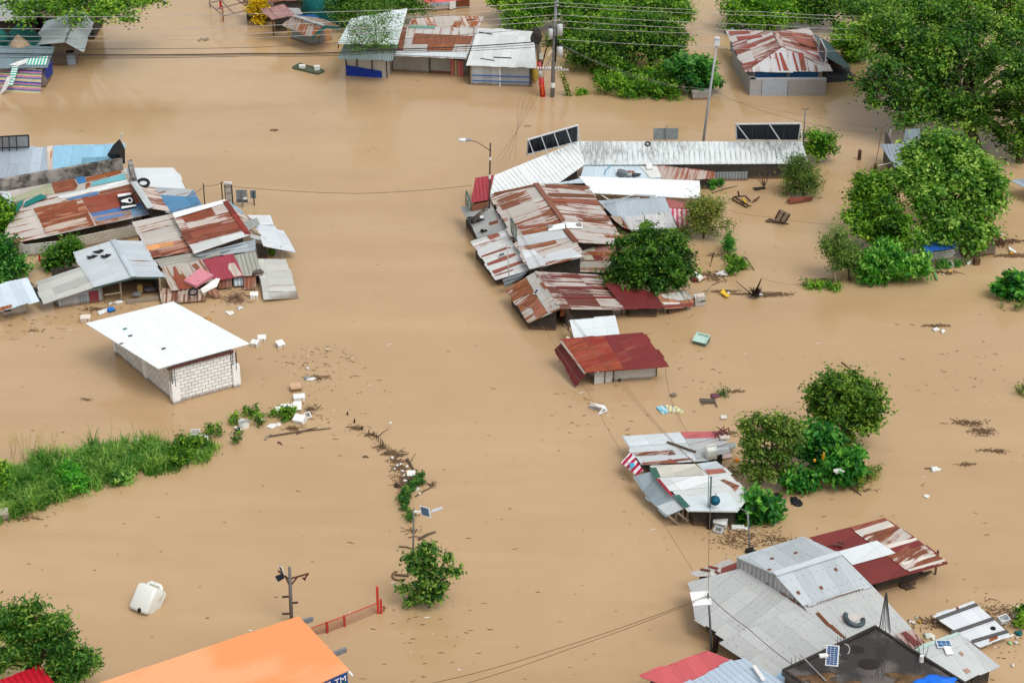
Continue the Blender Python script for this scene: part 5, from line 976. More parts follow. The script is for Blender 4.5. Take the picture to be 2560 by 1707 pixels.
# main rust gable
h = House('rusty_main_house', 'largest rust-streaked gable house of the central cluster', F_(900, 1080))
FP = lambda *pts: [F_(*p) for p in pts]
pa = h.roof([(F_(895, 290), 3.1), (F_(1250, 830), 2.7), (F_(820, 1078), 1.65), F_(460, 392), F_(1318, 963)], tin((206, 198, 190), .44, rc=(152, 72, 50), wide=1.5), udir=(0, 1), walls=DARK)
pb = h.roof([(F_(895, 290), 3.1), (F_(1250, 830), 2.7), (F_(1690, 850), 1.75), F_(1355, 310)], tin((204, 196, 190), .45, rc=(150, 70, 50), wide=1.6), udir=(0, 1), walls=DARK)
for q_, m_ in ((FP((985, 378), (1400, 392), (1432, 425), (1010, 412)), RST), (FP((1010, 425), (1432, 440), (1480, 495), (1025, 455)), tin((150, 74, 54), .4)), (FP((960, 300), (1350, 312), (1365, 345), (975, 330)), tin((190, 120, 96), .62)), (FP((1300, 610), (1540, 615), (1560, 640), (1320, 632)), RST), (FP((1500, 765), (1660, 770), (1685, 800), (1530, 785)), RSTO)): h.sheet(pb, q_, m_)
for q_, m_ in ((FP((500, 375), (850, 305), (870, 320), (480, 400)), RST), (FP((710, 690), (1025, 650), (1035, 670), (735, 715)), tin((150, 74, 54), .4)), (FP((740, 730), (975, 680), (990, 720), (770, 770)), RSTO), (FP((700, 775), (1130, 715), (1165, 790), (725, 870)), tin((206, 210, 212), .03)), (FP((960, 945), (1200, 880), (1318, 962), (970, 1010)), tin((222, 226, 228), .05)), (FP((745, 900), (860, 900), (980, 1000), (965, 1040), (820, 1078)), tin((226, 230, 232), .02)), (FP((790, 870), (1060, 810), (1075, 840), (960, 870), (820, 890)), RSTO)): h.sheet(pa, q_, m_)
h.line(pa, F_(878, 292), F_(1130, 630), tin((140, 84, 66), .5), .3, .05, 'ridge_cap', .38); h.line(pa, F_(1150, 712), F_(1250, 828), RST, .3, .05, 'ridge_cap', .38)
h.sheet(pa, FP((985, 690), (1150, 655), (1150, 712), (1000, 735)), WHT, .07); h.sheet(pb, FP((1150, 655), (1300, 660), (1310, 712), (1160, 708)), WHT, .07)
mb = MB(); mb.box(pa.hit(F_(1008, 703)) + Vector((0, 0, .16)), .34, .26, .2, .3); h.add(mb, 'weight_block', CONC); mb = MB(); mb.box(pb.hit(F_(1275, 688)) + Vector((0, 0, .16)), .34, .26, .2, .3); h.add(mb, 'weight_block', CONC)
vsheet(h, [(F_(950, 1068), 1.5), (F_(1315, 978), 2.0), (F_(1250, 1100), .9), (F_(985, 1100), .9)], tin((176, 174, 164), .2, rc=(130, 90, 74), rib=.25), ud=(0, 0, 1)); 
h = House('patched_sheds', 'row of patched sheds behind the round tree, tan, red and rust sheets mixed', F_(1450, 1100))
pl = h.roof([(F_(1262, 842), 1.9), (F_(1610, 862), 1.8), (F_(1315, 990), 1.35), F_(1640, 1000)], tin((170, 120, 108), .4, rc=(150, 86, 70)), walls=DARK)
h.sheet(pl, FP((1270, 858), (1415, 865), (1425, 915), (1350, 915), (1300, 950)), BEIGE); h.sheet(pl, FP((1350, 915), (1600, 925), (1608, 960), (1400, 950)), RSTO); h.sheet(pl, FP((1400, 952), (1480, 955), (1500, 995), (1420, 992)), MAROON); h.sheet(pl, FP((1320, 950), (1390, 950), (1418, 992), (1330, 992)), BEIGE)
vsheet(h, [(F_(1255, 1000), 1.25), (F_(1700, 1010), 1.3), (F_(1690, 1110), .85), (F_(1245, 1100), .85)], tin((190, 182, 168), .4, rc=(160, 84, 58), rib=.25), ud=(0, 0, 1))
h = House('lower_gable_house', 'lower central house whose gable points at the camera, roof in thin red streaks', F_(1130, 1550))
r0, r1 = (F_(880, 1095), 2.3), (F_(1107, 1440), 1.9)
pa = h.roof([r0, r1, (F_(812, 1568), .8), F_(610, 1255)], tin((196, 190, 180), .48, rc=(160, 78, 50), wide=1.3), udir=(0, 1), walls=DARK); pb = h.roof([r0, r1, (F_(1695, 1445), .9), F_(1450, 1125)], tin((202, 194, 186), .56, rc=(128, 54, 48), wide=2.4, var=.08), udir=(0, 1), walls=DARK, inset=.6)
for q_, m_ in ((FP((690, 1340), (850, 1270), (860, 1290), (700, 1350)), RSTO), (FP((750, 1400), (900, 1350), (985, 1470), (880, 1520), (850, 1440)), tin((180, 110, 80), .6)), (FP((660, 1250), (780, 1190), (800, 1220), (680, 1275)), RSTO), (FP((860, 1110), (900, 1200), (1110, 1430), (990, 1478), (860, 1270), (790, 1150)), tin((190, 188, 180), .25))): h.sheet(pa, q_, m_)
for y in (1135, 1235, 1325): h.sheet(pb, FP((990 + (y - 1100) * .55, y), (1460 + (y - 1125) * .72, y + 5), (1470 + (y - 1125) * .72, y + 22), (1005 + (y - 1100) * .55, y + 18)), MAROON)
h.wall([F_(1205, 1532), F_(1560, 1505), F_(1910, 1478), F_(2172, 1460)], tin((176, 164, 150), .42, rc=(120, 66, 52), rib=.22), ztop=[.62, .58, .5, .32])
h.posts([F_(1025, 1568), F_(1100, 1560), F_(1395, 1520), F_(1670, 1500)], RUSTB, z=.95, w=.08); vsheet(h, [(F_(1110, 1440), 1.5), (F_(1205, 1445), 1.3), (F_(1195, 1500), .8), (F_(1100, 1510), .9)], tin((150, 80, 60), .5))
pr = h.roof([(F_(1510, 1205), 1.6), (F_(1960, 1285), 1.3), (F_(1695, 1440), .85), F_(2055, 1432)], tin((112, 40, 40), .12, rc=(130, 64, 50), var=.12), walls=DARK)
pq = h.roof([(V(275, 622), 1.3), (V(735, 555), 1.0), (V(395, 850), .7), V(862, 822), V(885, 700)], tin((190, 120, 96), .5, rc=(170, 96, 70)), walls=DARK)
h.sheet(pq, [V(360, 755), V(655, 762), V(640, 790), V(390, 798)], tin((216, 210, 202), .05)); h.sheet(pq, [V(320, 640), V(735, 560), V(885, 705), V(640, 730), V(400, 690)], tin((196, 196, 190), .4, rc=(120, 100, 90))); h.sheet(pq, [V(390, 800), V(640, 790), V(860, 765), V(862, 822), V(395, 848)], tin((130, 60, 50), .3), .03)
vsheet(h, [(F_(575, 1175), 1.2), (F_(820, 1085), 1.3), (F_(760, 1150), .9), (F_(600, 1240), .7)], tin((120, 130, 136), .1, rib=.25), ud=(0, 0, 1))
h.panel(V(390, 915), V(585, 885), plain((190, 180, 160)), -.2, .42)
h = House('grey_side_lean_to', 'grey lean-to on the left flank of the rusty main house', F_(350, 790))
pl = h.roof([(F_(195, 502), 1.5), (F_(445, 455), 2.0), (F_(350, 790), .9), F_(612, 712)], tin((170, 172, 170), .28, rc=(140, 70, 50)), walls=DARK, udir=(0, 2)); h.sheet(pl, FP((280, 490), (440, 458), (440, 515), (290, 548)), RST)
h.sheet(pl, FP((450, 650), (530, 625), (535, 655), (450, 675)), RST); mb = MB(); c_ = pl.hit(F_(330, 640)); mb.blob(c_ + Vector((0, 0, .2)), .55, .3, .2, 3, .6); mb.blob(c_ + Vector((-.3, .1, .15)), .35, .3, .15, 8, .6); one(mb, 'black_rubbish_heap', plain((58, 60, 64), .8, .3), 'heap of black plastic on the grey lean-to', 'rubbish', smooth=True)
mb = MB(); mb.blob(c_ + Vector((.3, .2, .25)), .25, .2, .12, 9, .6); one(mb, 'white_bag', FOAM, 'white bag on top of the black plastic heap', 'bag', smooth=True)
mb = MB(); mb.box(pl.hit(F_(402, 735)) + Vector((0, 0, .1)), .5, .14, .12, .2); mb.box(pl.hit(F_(390, 740)) + Vector((0, 0, .15)), .12, .3, .16, .5); one(mb, 'black_scrap', BLK, 'black metal scrap alone on the grey lean-to', 'scrap')
mb = MB(); [mb.bar(pl.hit(F_(*a)) + Vector((0, 0, .2 + .1 * i)), pl.hit(F_(*b_)) + Vector((0, 0, .45)), .06) for i, (a, b_) in enumerate((((275, 650), (440, 540)), ((300, 640), (440, 575)), ((310, 690), (440, 540))))]; one(mb, 'lath_bundle', WOODB, 'thin dark laths leaning on the grey lean-to near the lamp pole', 'laths')
h = House('striped_lean_to', 'white lean-to with broad red-brown bands below the grey one', F_(520, 1175))
pl = h.roof([(F_(282, 818), 1.2), (F_(600, 715), 1.75), (F_(517, 1173), .7), F_(820, 1082)], tin((208, 210, 208), .22, rc=(150, 70, 54), wide=1.2), walls=DARK, udir=(0, 2))
for q_ in (((380, 955), (610, 875), (655, 880), (380, 970)), ((430, 1025), (620, 950), (690, 930), (705, 945), (600, 995), (440, 1045)), ((475, 1095), (740, 1000), (765, 1015), (500, 1122)), ((430, 775), (530, 745), (555, 770), (460, 810))): h.sheet(pl, FP(*q_), tin((150, 74, 60), .35))
def solar(name, label, c, r, w_, l_, n, group='small solar panels on roofs', parent_h=0, blue=(40, 58, 96)):
    t_ = thing(name, label, 'solar panel', c, group); ca_, sa_ = math.cos(r), math.sin(r); ux = Vector((ca_, sa_, 0)); ux = (ux - n * ux.dot(n)).normalized(); uy = n.cross(ux)
    mb = MB(); q = [c + ux * x * w_ / 2 + uy * y * l_ / 2 for x, y in ((-1, -1), (1, -1), (1, 1), (-1, 1))]; mb.slab(q, .04, nrm=n); mb.build('frame', plain((214, 218, 222), .4), t_)
    nx, ny = max(1, round(w_ / .25)), max(1, round(l_ / .25)); mb = MB()
    for i in range(nx):
        for j in range(ny):
            x0, x1 = -w_ / 2 + .05 + (w_ - .1) * i / nx + .012, -w_ / 2 + .05 + (w_ - .1) * (i + 1) / nx - .012; y0, y1 = -l_ / 2 + .05 + (l_ - .1) * j / ny + .012, -l_ / 2 + .05 + (l_ - .1) * (j + 1) / ny - .012
            mb.poly([c + n * .008 + ux * a + uy * b for a, b in ((x0, y0), (x1, y0), (x1, y1), (x0, y1))])
    mb.build('cell', plain(blue, .25, .1, spec=.5), t_); return t_
solar('solar_collector', 'small black solar panel on the red-banded white lean-to', pl.hit(F_(570, 955)) + pl.n * .12, .35, .5, .45, pl.n, blue=(30, 34, 44)); solar('solar_collector', 'small black solar panel on the left slope of the lower gable house', pa.hit(F_(890, 1292)) + pa.n * .12, .9, .5, .35, pa.n, blue=(30, 34, 44))
h = House('blue_grey_roof', 'sagging blue-grey sheet roof behind the round tree, a fan lying on it', F_(1900, 700))
pl = h.roof([(F_(1450, 448), 1.3), (F_(2065, 415), 1.5), (F_(2180, 700), .75), F_(1760, 722), F_(1600, 600), F_(1500, 500)], tin((178, 188, 196), .12, rc=(160, 100, 80), dots=True), walls=DARK)
h.sheet(pl, FP((1560, 590), (1660, 590), (1740, 715), (1690, 700), (1610, 640)), tin((190, 170, 150), .5)); h.sheet(pl, FP((1690, 600), (2110, 560), (2178, 695), (1745, 718)), tin((200, 200, 200), .25, rc=(150, 100, 90), dots=True), .03)
mb = MB(); c_ = pl.hit(F_(1880, 683)) + Vector((0, 0, .12)); mb.torus(c_, .32, .05, (.1, 0)); mb.tube([c_, c_ + Vector((-.05, .1, .75))], .03, 6); [mb.bar(c_ + Vector((math.cos(a) * .3, math.sin(a) * .3, 0)), c_, .14, .02) for a in (0, 2.1, 4.2)]; one(mb, 'standing_fan', BLK, 'black fan lying on the blue-grey roof behind the tree', 'fan')
mb = MB(); mb.bar(pl.hit(F_(1500, 498)) + Vector((0, 0, .2)), pl.hit(F_(1790, 448)) + Vector((0, 0, .5)), .06); mb.bar(pl.hit(F_(1790, 448)) + Vector((0, 0, .5)), at(F_(1980, 402), 1.7), .06); one(mb, 'bent_pipe', plain((190, 196, 198)), 'long bent pale pipe across the blue-grey roof', 'pipe')
h = House('pink_striped_stall', 'stall covered with pink-and-white striped cloth beside the feathery tree', F_(2250, 710))
p2 = h.roof([(F_(2065, 432), 1.3), (F_(2268, 475), 1.2), (F_(2105, 512), 1.15), F_(2268, 518)], tin((170, 96, 92), .3), walls=DARK)
h.roof([(F_(2100, 508), 1.15), (F_(2282, 520), 1.05), (F_(2198, 712), .3), F_(2290, 680)], stripes([(0, (230, 200, 208)), (.5, (206, 84, 110))], .35, 'u', .2), .03, walls=DARK, name='striped_cloth')
# trees of the centre
tree('round_tree', 'compact round dark-green tree growing through the central roofs', 'tree', F_(1950, 1330), [(*F_(1900, 790), 32, 1), (*F_(1750, 860), 34, 1), (*F_(2080, 850), 36, 1), (*F_(1700, 1010), 38, 0), (*F_(1930, 980), 48, 0), (*F_(2170, 1000), 40, 0), (*F_(1620, 1120), 26, 0), (*F_(1850, 1130), 44, -1), (*F_(2120, 1160), 42, -1), (*F_(2260, 1120), 22, 0), (*F_(1800, 1250), 26, -1), (*F_(2010, 1240), 30, -1), (*F_(2180, 1240), 24, -1), (*F_(1580, 1170), 16, 0)], 15000, .27, leafmat((16, 48, 12), (44, 98, 26), (104, 154, 56)), .2, .26, shell=.6)
tree('feathery_tree', 'fine-leaved olive tree right of the pink striped stall', 'tree', G_(60, 620), [(*F_(2330, 640), 22), (*G_(40, 420), 34), (*G_(110, 340), 28), (*G_(170, 440), 26), (*G_(60, 540), 30), (*G_(230, 320), 12), (*G_(280, 520), 14), (*F_(2250, 760), 18), (*G_(20, 330), 22)], 6000, .19, leafmat((40, 76, 30), (82, 116, 48), (146, 160, 84)), .1, .34, aspect=.4, shell=.2)
tree('bush', 'round bush at the right end of the ribbed roof, upper of two', 'bush', D(440, 1490), [(*D(420, 1270), 22), (*D(500, 1330), 24), (*D(400, 1380), 24), (*D(470, 1430), 24), (*D(590, 1385), 10), (*D(540, 1280), 16)], 3600, .24, RG, .12, .25)
tree('bush', 'lower fine-leaved bush in the water below the right end of the ribbed roof', 'bush', G_(980, 220), [(*G_(960, 30), 34), (*G_(1060, 80), 28), (*G_(880, 120), 26), (*G_(1000, 150), 32), (*G_(850, 190), 18), (*G_(1080, 170), 22), (*G_(900, -30), 24), (*D(300, 1500), 24)], 5200, .2, leafmat((34, 70, 32), (70, 112, 50), (120, 150, 76)), .12, .28, aspect=.35)
tuft('big_leaf_plant', 'broad-leaved green plant at the end of the white awning', 'plant', [G_(90, 150), G_(160, 150)], [14, 14], GB, 200, .45, .6, droop=.4)
t_ = thing('bare_tree', 'leafless grey shrub standing in water below the ribbed roof', 'tree', at(G_(610, 150))); mb = MB(); b = at(G_(625, 150))
for a_, c2 in (((570, 20), 3.0), ((690, 20), 2.6), ((600, 40), 2.2), ((545, 60), 1.4), ((640, 0), 2.6)): mb.tube([b, b.lerp(at(G_(*a_), c2), .5) + Vector((0, 0, .1)), at(G_(*a_), c2)], [.05, .035, .01], 5)
mb.build('branch', plain((150, 136, 120)), t_)
# lamp pole on the lean-to, thin antenna poles and signs
def straight(base, topy, topx, r, name, label, cat, mat, group=None):
    b = at(base); z = uz(base, topy); t = at((topx, topy), z); o = thing(name, label, cat, b, group); mb = MB(); mb.tube([b - Vector((0, 0, .5)), b.lerp(t, .5), t], [r, r * .9, r * .8], 8); mb.build('pole', mat, o, True); return o, b, t, z
o, b, t, z = straight(F_(447, 720), B(0, 1315)[1], B(2152, 0)[0], .075, 'street_lamp', 'rusty street lamp with a curved arm and white head over the red tin roof', 'street lamp', plain((92, 70, 62), .7, .2))
for zz, yy in ((1470, .12), (1640, .16)): mb = MB(); q_ = b.lerp(t, (uz(F_(447, 720), B(0, zz)[1])) / z); mb.tube([q_, q_ + Vector((0, 0, yy * 2))], .09, 8); mb.build('white_band', WHITE, o)
j = at(B(2145, 1380), uz(F_(447, 720), B(0, 1380)[1])); e_ = j + Vector((-1.55, -.1, .85)); mb = MB(); mb.tube([j, j + Vector((-.5, 0, .35)), j + Vector((-1.0, -.05, .7)), e_], .035, 6); mb.build('arm', plain((110, 90, 76)), o)
mb = MB(); mb.blob(e_ + Vector((-.45, 0, 0)), .36, .17, .13, 1, 0); mb.build('lamp_head', plain((232, 236, 238), .3, .03, spec=.5), o, True); mb = MB(); mb.tube([e_ + Vector((.18, 0, 0)), e_ + Vector((-.2, 0, 0))], .12, 8); mb.build('ballast', plain((150, 156, 162)), o)
straight(F_(645, 1290), F_(0, 800)[1], F_(612, 0)[0], .04, 'antenna_pole', 'thin pale pole rising beside the red-banded lean-to', 'pole', plain((190, 190, 190)))
for i, (q_, zs, lab) in enumerate([([(237, 470), (285, 560), (285, 470), (242, 355)], [1.5, 1.2, 2.4, 2.9], 'narrow green-lettered sign leaning at the left tip of the central houses'), ([(655, 730), (698, 815), (700, 700), (650, 605)], [2.2, 1.9, 3.0, 3.4], 'narrow green-lettered sign standing on the rusty main roof')]):
    q = [at(F_(*p), z) for p, z in zip(q_, zs)]; t_ = thing('narrow_sign', lab, 'sign', q[0], 'narrow green-lettered signs'); mb = MB(); mb.slab(q, .05, nrm=Vector((-1, -.5, 0))); mb.build('panel', plain((206, 214, 208), .5), t_); mb = MB(); [mb.bar(q[k], q[(k + 1) % 4], .08) for k in range(4)]; mb.build('frame', plain((60, 104, 96)), t_)
    ux = (q[1] - q[0]).normalized(); text_mesh('SALON', .26, (q[0] + q[1] + q[2] + q[3]) / 4 + Vector((-.06, -.05, 0)), q[2] - q[1], Vector((-1, 0, 0)) + ux * -1, plain((30, 110, 90)), t_)
# red kiosk and white roof in front of it
h = House('white_porch_roof', 'clean white porch roof just above the maroon kiosk', N_(345, 230)); pl = h.roof([(N_(308, 72), 1.6), (N_(730, 43), 1.6), (N_(345, 228), 1.1), N_(768, 200)], tin((222, 230, 232), .0, var=.03), walls=DARK); h.posts([N_(252, 115), N_(345, 235)], WOODL, z=1.1, w=.07)
mb = MB(); mb.bar(at(N_(255, 115), .5), at(N_(345, 225), .9), .07); mb.bar(at(N_(300, 80), 1.4), at(N_(300, 160), .6), .07); h.add(mb, 'brace', WOODL)
h = House('maroon_kiosk', 'kiosk with a maroon and rust roof over white panelled walls', N_(530, 660))
za = 2.0; pl = h.roof([(N_(225, 247), 2.05), (N_(975, 186), 2.15), (N_(450, 558), 1.15), N_(1217, 500), N_(1000, 205)], tin((124, 42, 40), .16, rc=(160, 70, 46), var=.1), udir=(0, 2), walls=plain((206, 204, 198), .8, .06), inset=.75)
h.sheet(pl, [N_(228, 248), N_(620, 218), N_(810, 528), N_(452, 556)], tin((150, 50, 36), .5, rc=(168, 62, 38), wide=1.2), .01)
RW_ = plain((206, 190, 180), .8, .2)
for p in ((305, 258), (315, 303), (418, 348), (340, 382), (492, 385), (480, 430), (460, 480), (645, 470), (545, 520), (700, 508), (465, 245)):
    c_ = pl.hit(N_(*p)) + pl.n * .02; r_ = random.Random(p[0]); a0 = r_.uniform(0, 1); pts = [c_ + pl.ud * math.cos(k) * .38 * r_.uniform(.5, 1.1) + pl.n.cross(pl.ud) * math.sin(k) * .2 * r_.uniform(.5, 1.1) for k in [i * .57 for i in range(11)]]
    mb = MB(); mb.slab(pts, .008); h.add(mb, 'paint_flake', RW_)
p2 = h.roof([(N_(232, 285), 1.75), (N_(455, 572), 1.1), (N_(370, 675), .25), N_(165, 345)], tin((116, 40, 38), .14, rc=(150, 66, 44)), udir=(0, 1)); 
h.line(pl, N_(230, 262), N_(452, 560), tin((170, 160, 152), .3), .12, -.02, 'ridge_cap', .2)
b, z_ = h.wall([N_(530, 660), N_(1105, 582)], plain((222, 220, 214), .6, .06), top=pl, gap=.1)
for x in (530, 632, 712, 788, 876, 930, 988, 1105): f = (x - 530) / 575; h.posts([(N_(x, 0)[0], N_(0, 664 - 78 * f)[1])], BLK, z=1.05, w=.05)
mb = MB(); c_ = at(N_(765, 628), .42) ; mb.blob(c_ + Vector((0, -.12, .1)), .12, .06, .12, 2, 0); h.add(mb, 'vent_hole', BLK)
# ================= lower right =================
OP = lambda *pts: [O(*p) for p in pts]
h = House('patched_raft_roof', 'half-sunk grey and pink patched roof, upper of the two right of centre', O(230, 300))
pl = h.roof([(O(172, 160), 1.2), (O(635, 128), 1.3), (O(330, 385), .9), O(860, 352), O(930, 300), O(1040, 288), O(1020, 245), O(990, 128)], tin((206, 212, 214), .12, rc=(130, 84, 70), var=.1), ring=(0, 1, 7, 6, 5, 4, 3, 2), walls=DARK, udir=(0, 2))
pl = Plane(at(O(172, 160), 1.2), at(O(635, 128), 1.3), at(O(330, 385), .9)); pl.ud = (at(O(330, 385), .9) - at(O(172, 160), 1.2)).normalized(); pl.pts = [at(O(172, 160), 1.2)]
h.sheet(pl, OP((635, 128), (930, 122), (950, 172), (680, 180)), tin((196, 100, 106), .3, rc=(160, 70, 50))); h.sheet(pl, OP((675, 182), (980, 172), (1030, 240), (740, 275)), tin((186, 190, 192), .3, rc=(140, 60, 50)))
h.sheet(pl, OP((180, 162), (635, 130), (690, 215), (235, 240)), PALE); h.sheet(pl, OP((255, 292), (590, 270), (600, 300), (290, 318)), tin((200, 204, 204), .42, rc=(150, 72, 50), wide=5)); h.sheet(pl, OP((555, 275), (585, 272), (602, 305), (540, 312)), RST)
h.sheet(pl, OP((735, 280), (1030, 262), (1040, 290), (770, 345)), tin((186, 188, 188), .1)); h.sheet(pl, OP((470, 378), (560, 342), (630, 378)), tin((140, 74, 58), .2), .04); h.sheet(pl, OP((330, 372), (700, 335), (740, 345), (340, 388)), tin((190, 140, 124), .5, rc=(150, 60, 44)))
mb = MB(); mb.bar(pl.hit(O(532, 215)) + Vector((0, 0, .1)), pl.hit(O(760, 295)) + Vector((0, 0, .1)), .1); one(mb, 'wooden_pole', WOODB, 'dark pole lying across the half-sunk patched roof', 'pole')
h.roof([(O(1000, 215), .5), (O(1070, 205), .45), (O(1085, 248), .4), O(1010, 258)], tin((170, 172, 172), .2))
mb = MB(); c_ = pl.hit(O(960, 155)); 
r_ = random.Random(4)
for _ in range(16): mb.bar(c_ + Vector((r_.uniform(-.6, .6), r_.uniform(-.4, .4), r_.uniform(.05, .5))), c_ + Vector((r_.uniform(-.6, .6), r_.uniform(-.4, .4), r_.uniform(.05, .5))), .04)
one(mb, 'tangled_frame', plain((120, 66, 62)), 'tangled reddish frame at the far corner of the patched roof', 'frame'); mb = MB(); mb.box(pl.hit(O(990, 184)) + Vector((0, 0, .15)), .6, .4, .12, .1); one(mb, 'foam_cover', plain((226, 214, 200)), 'cream foam lid beside the tangled frame', 'lid')
h.roof([(O(166, 368), .9), (O(243, 282), 1.1), (O(345, 430), .95), O(285, 470)], stripes([(0, (236, 226, 230)), (.5, (176, 24, 66))], .42, 'v', .15), .02, udir=(0, 1), name='striped_flag'); mb = MB(); q = [at(O(*p), 1.12) for p in ((236, 378), (268, 366), (276, 392), (245, 408))]; mb.slab(q, .03); h.add(mb, 'blue_patch', plain((70, 170, 220)))
mb = MB(); c_ = pl.hit(O(880, 325)); mb.box(c_ + Vector((0, 0, .45)), .75, .62, .8, .1); 
jc = NT('scuffed_white_plastic'); oc = jc.n('ShaderNodeTexCoord').outputs['Object']; JW = jc.fin(jc.mix(jc.ramp(jc.noise(oc, 2.2, 5, .65), .6, .75), pc(238, 240, 232), pc(168, 158, 130)), .35, .5)
def jerrycan(name, label, c, s, rot, tilt, cat='jerrycan', group=None):
    t_ = thing(name, label, cat, c, group); m = Matrix.Translation(c) @ Matrix.Rotation(rot, 4, 'Z') @ Matrix.Rotation(tilt, 4, 'X')
    # rounded body by lofting rounded squares, waist and shoulders, handle bridge on top
    def ring(z, w, r, n=4):
        pts = []
        for cx, cy, a0 in ((1, 1, 0), (-1, 1, 90), (-1, -1, 180), (1, -1, 270)):
            for k in range(n + 1): a = math.radians(a0 + 90 * k / n); pts.append(m @ (Vector((cx * (w - r) + r * math.cos(a), cy * (w * .95 - r) + r * math.sin(a), z)) * s))
        return pts
    lv = [(-.62, .36, .2), (-.58, .46, .16), (-.5, .5, .14), (0, .49, .14), (.4, .5, .14), (.5, .46, .16), (.56, .36, .2)]
    rs = [ring(*l) for l in lv]; mb = MB(); n = len(rs[0])
    for a, b_ in zip(rs[:-1], rs[1:]):
        for k in range(n): j = (k + 1) % n; mb.poly([a[k], a[j], b_[j], b_[k]])
    mb.poly(rs[0][::-1]); mb.poly(rs[-1]); bd_ = mb.build('body', JW, t_, True)
    mb = MB(); q = [Vector(p) for p in ((-.36, .1, .45), (-.34, .1, .6), (-.24, .1, .67), (.24, .1, .67), (.34, .1, .6), (.36, .1, .45))]; mb.tube([m @ (p * s) for p in q], [.085 * s] * 6, 8); mb.build('handle', JW, t_, True)
    mb = MB(); mb.tube([m @ (Vector((.12, -.36, -.5)) * s), m @ (Vector((.12, -.46, -.54)) * s)], .1 * s, 10); mb.build('spout', BLK, bd_, True); return t_
jerrycan('jerrycan', 'white cube-shaped container on the corner of the patched roof', c_ + Vector((0, 0, .38)), .68, .2, .15, group='white plastic containers')
b = at(M_(1350, 855)); jerrycan('jerrycan', 'big white container with a handle floating alone at the lower left', b + Vector((.1, 0, .42)), 1.3, -.55, -.75, group='white plastic containers')
h = House('pale_raft_house', 'pale tin house with a blue-grey side roof and green patches, right of centre', O(740, 830))
pA = h.roof([(O(395, 392), 1.7), (O(780, 378), 1.8), (O(715, 755), 1.3), O(1090, 760), O(1190, 635), O(985, 410), O(920, 358)], tin((216, 220, 218), .12, rc=(150, 100, 84), var=.08), ring=(0, 1, 6, 5, 4, 3, 2), walls=DARK, udir=(0, 2))
h.sheet(pA, OP((780, 378), (925, 360), (985, 408), (830, 425)), tin((190, 200, 206), .1)); h.sheet(pA, OP((832, 430), (975, 418), (1005, 448), (862, 465)), tin((164, 96, 80), .2)); h.sheet(pA, OP((955, 510), (985, 503), (1110, 555), (1075, 600), (1040, 560)), tin((180, 140, 120), .5)); h.sheet(pA, OP((455, 492), (860, 475), (915, 560), (545, 600)), tin((224, 228, 228), .03)); h.sheet(pA, OP((640, 640), (1020, 610), (1095, 700), (1075, 755), (715, 755)), tin((216, 226, 230), .02, var=.04)); h.sheet(pA, OP((410, 393), (778, 380), (830, 470), (455, 488)), tin((206, 202, 190), .04))
pB = h.roof([(O(400, 440), 1.6), (O(668, 735), 1.2), (O(262, 480), 1.0), O(370, 632), O(538, 792)], tin((160, 176, 184), .05, var=.16), udir=(0, 1))
h.sheet(pB, OP((590, 668), (668, 735), (538, 792), (455, 715)), PALE); 
for q_, m_ in ((OP((392, 420), (445, 412), (482, 488), (430, 505)), GRN), (OP((580, 632), (630, 628), (718, 722), (668, 732)), GRN), (OP((442, 503), (470, 500), (585, 635), (560, 640)), tin((150, 40, 56), .1))): h.sheet(pA, q_, m_, .05)
h.wall([O(700, 835), O(825, 828)], tin((150, 154, 148), .1, rib=.2), ztop=1.1); h.panel(O(706, 836), O(822, 828), plain((170, 150, 120), .8, .1), -.2, .35)
h.posts(OP((600, 848), (655, 832), (693, 830)), WOODL, z=.9, w=.14); mb = MB(); mb.bar(at(O(545, 790), .8), at(O(620, 855), .05), .14); mb.bar(at(O(625, 770), 1.0), at(O(700, 830), .3), .12); h.add(mb, 'broken_beam', WOODL)
b = at(O(868, 885)); t_ = thing('utility_pole', 'blue-grey pole with a blue satellite dish, its foot wrapped in black', 'utility pole', b, 'poles by the pale raft house'); z = uz(O(868, 885), O(0, 480)[1]); tp = at(O(884, 480), z)
mb = MB(); mb.tube([b - Vector((0, 0, .5)), tp], .055, 8); mb.tube([b + Vector((-.12, 0, .9)), tp + Vector((-.15, 0, 0))], .025, 6); mb.build('pole', plain((96, 124, 126)), t_, True)
c_ = b.lerp(tp, uz(O(868, 885), O(0, 665)[1]) / z) + Vector((.24, -.1, 0)); mb = MB(); mb.tube([c_, c_ + Vector((0, -.06, .06)), c_ + Vector((0, -.1, .1))], [.05, .22, .3], 18); mb.build('dish', plain((24, 100, 126), .5), t_, True); mb = MB(); mb.tube([c_, c_ + Vector((.05, 0, .55))], .02, 5); mb.build('dish_arm', plain((120, 140, 140)), t_)
mb = MB(); mb.tube([b + Vector((0, -.1, 0)), b + Vector((.02, -.1, .5)), b + Vector((.04, -.1, 1.15))], [.14, .17, .15], 10); mb.build('black_wrap', BLK, t_, True)
o, b, t, z = straight(O(1193, 1070), O(0, 762)[1], O(1172, 0)[0], .055, 'lamp_pole', 'thin leaning lamp pole with a curved arm beside the papaya tree', 'street lamp', plain((140, 142, 144))); mb = MB(); mb.tube([t, at(O(1140, 745), z + .1), at(O(1100, 725), z + .15)], .03, 6); mb.build('arm', plain((120, 124, 126)), o)
mb = MB(); mb.blob(at(O(1195, 1068), .12), .3, .2, .18, 3, .4); one(mb, 'black_bag', BLK, 'black bag caught at the foot of the thin lamp pole', 'bag', smooth=True)
PAP = leafmat((14, 62, 24), (40, 120, 44), (110, 180, 70))
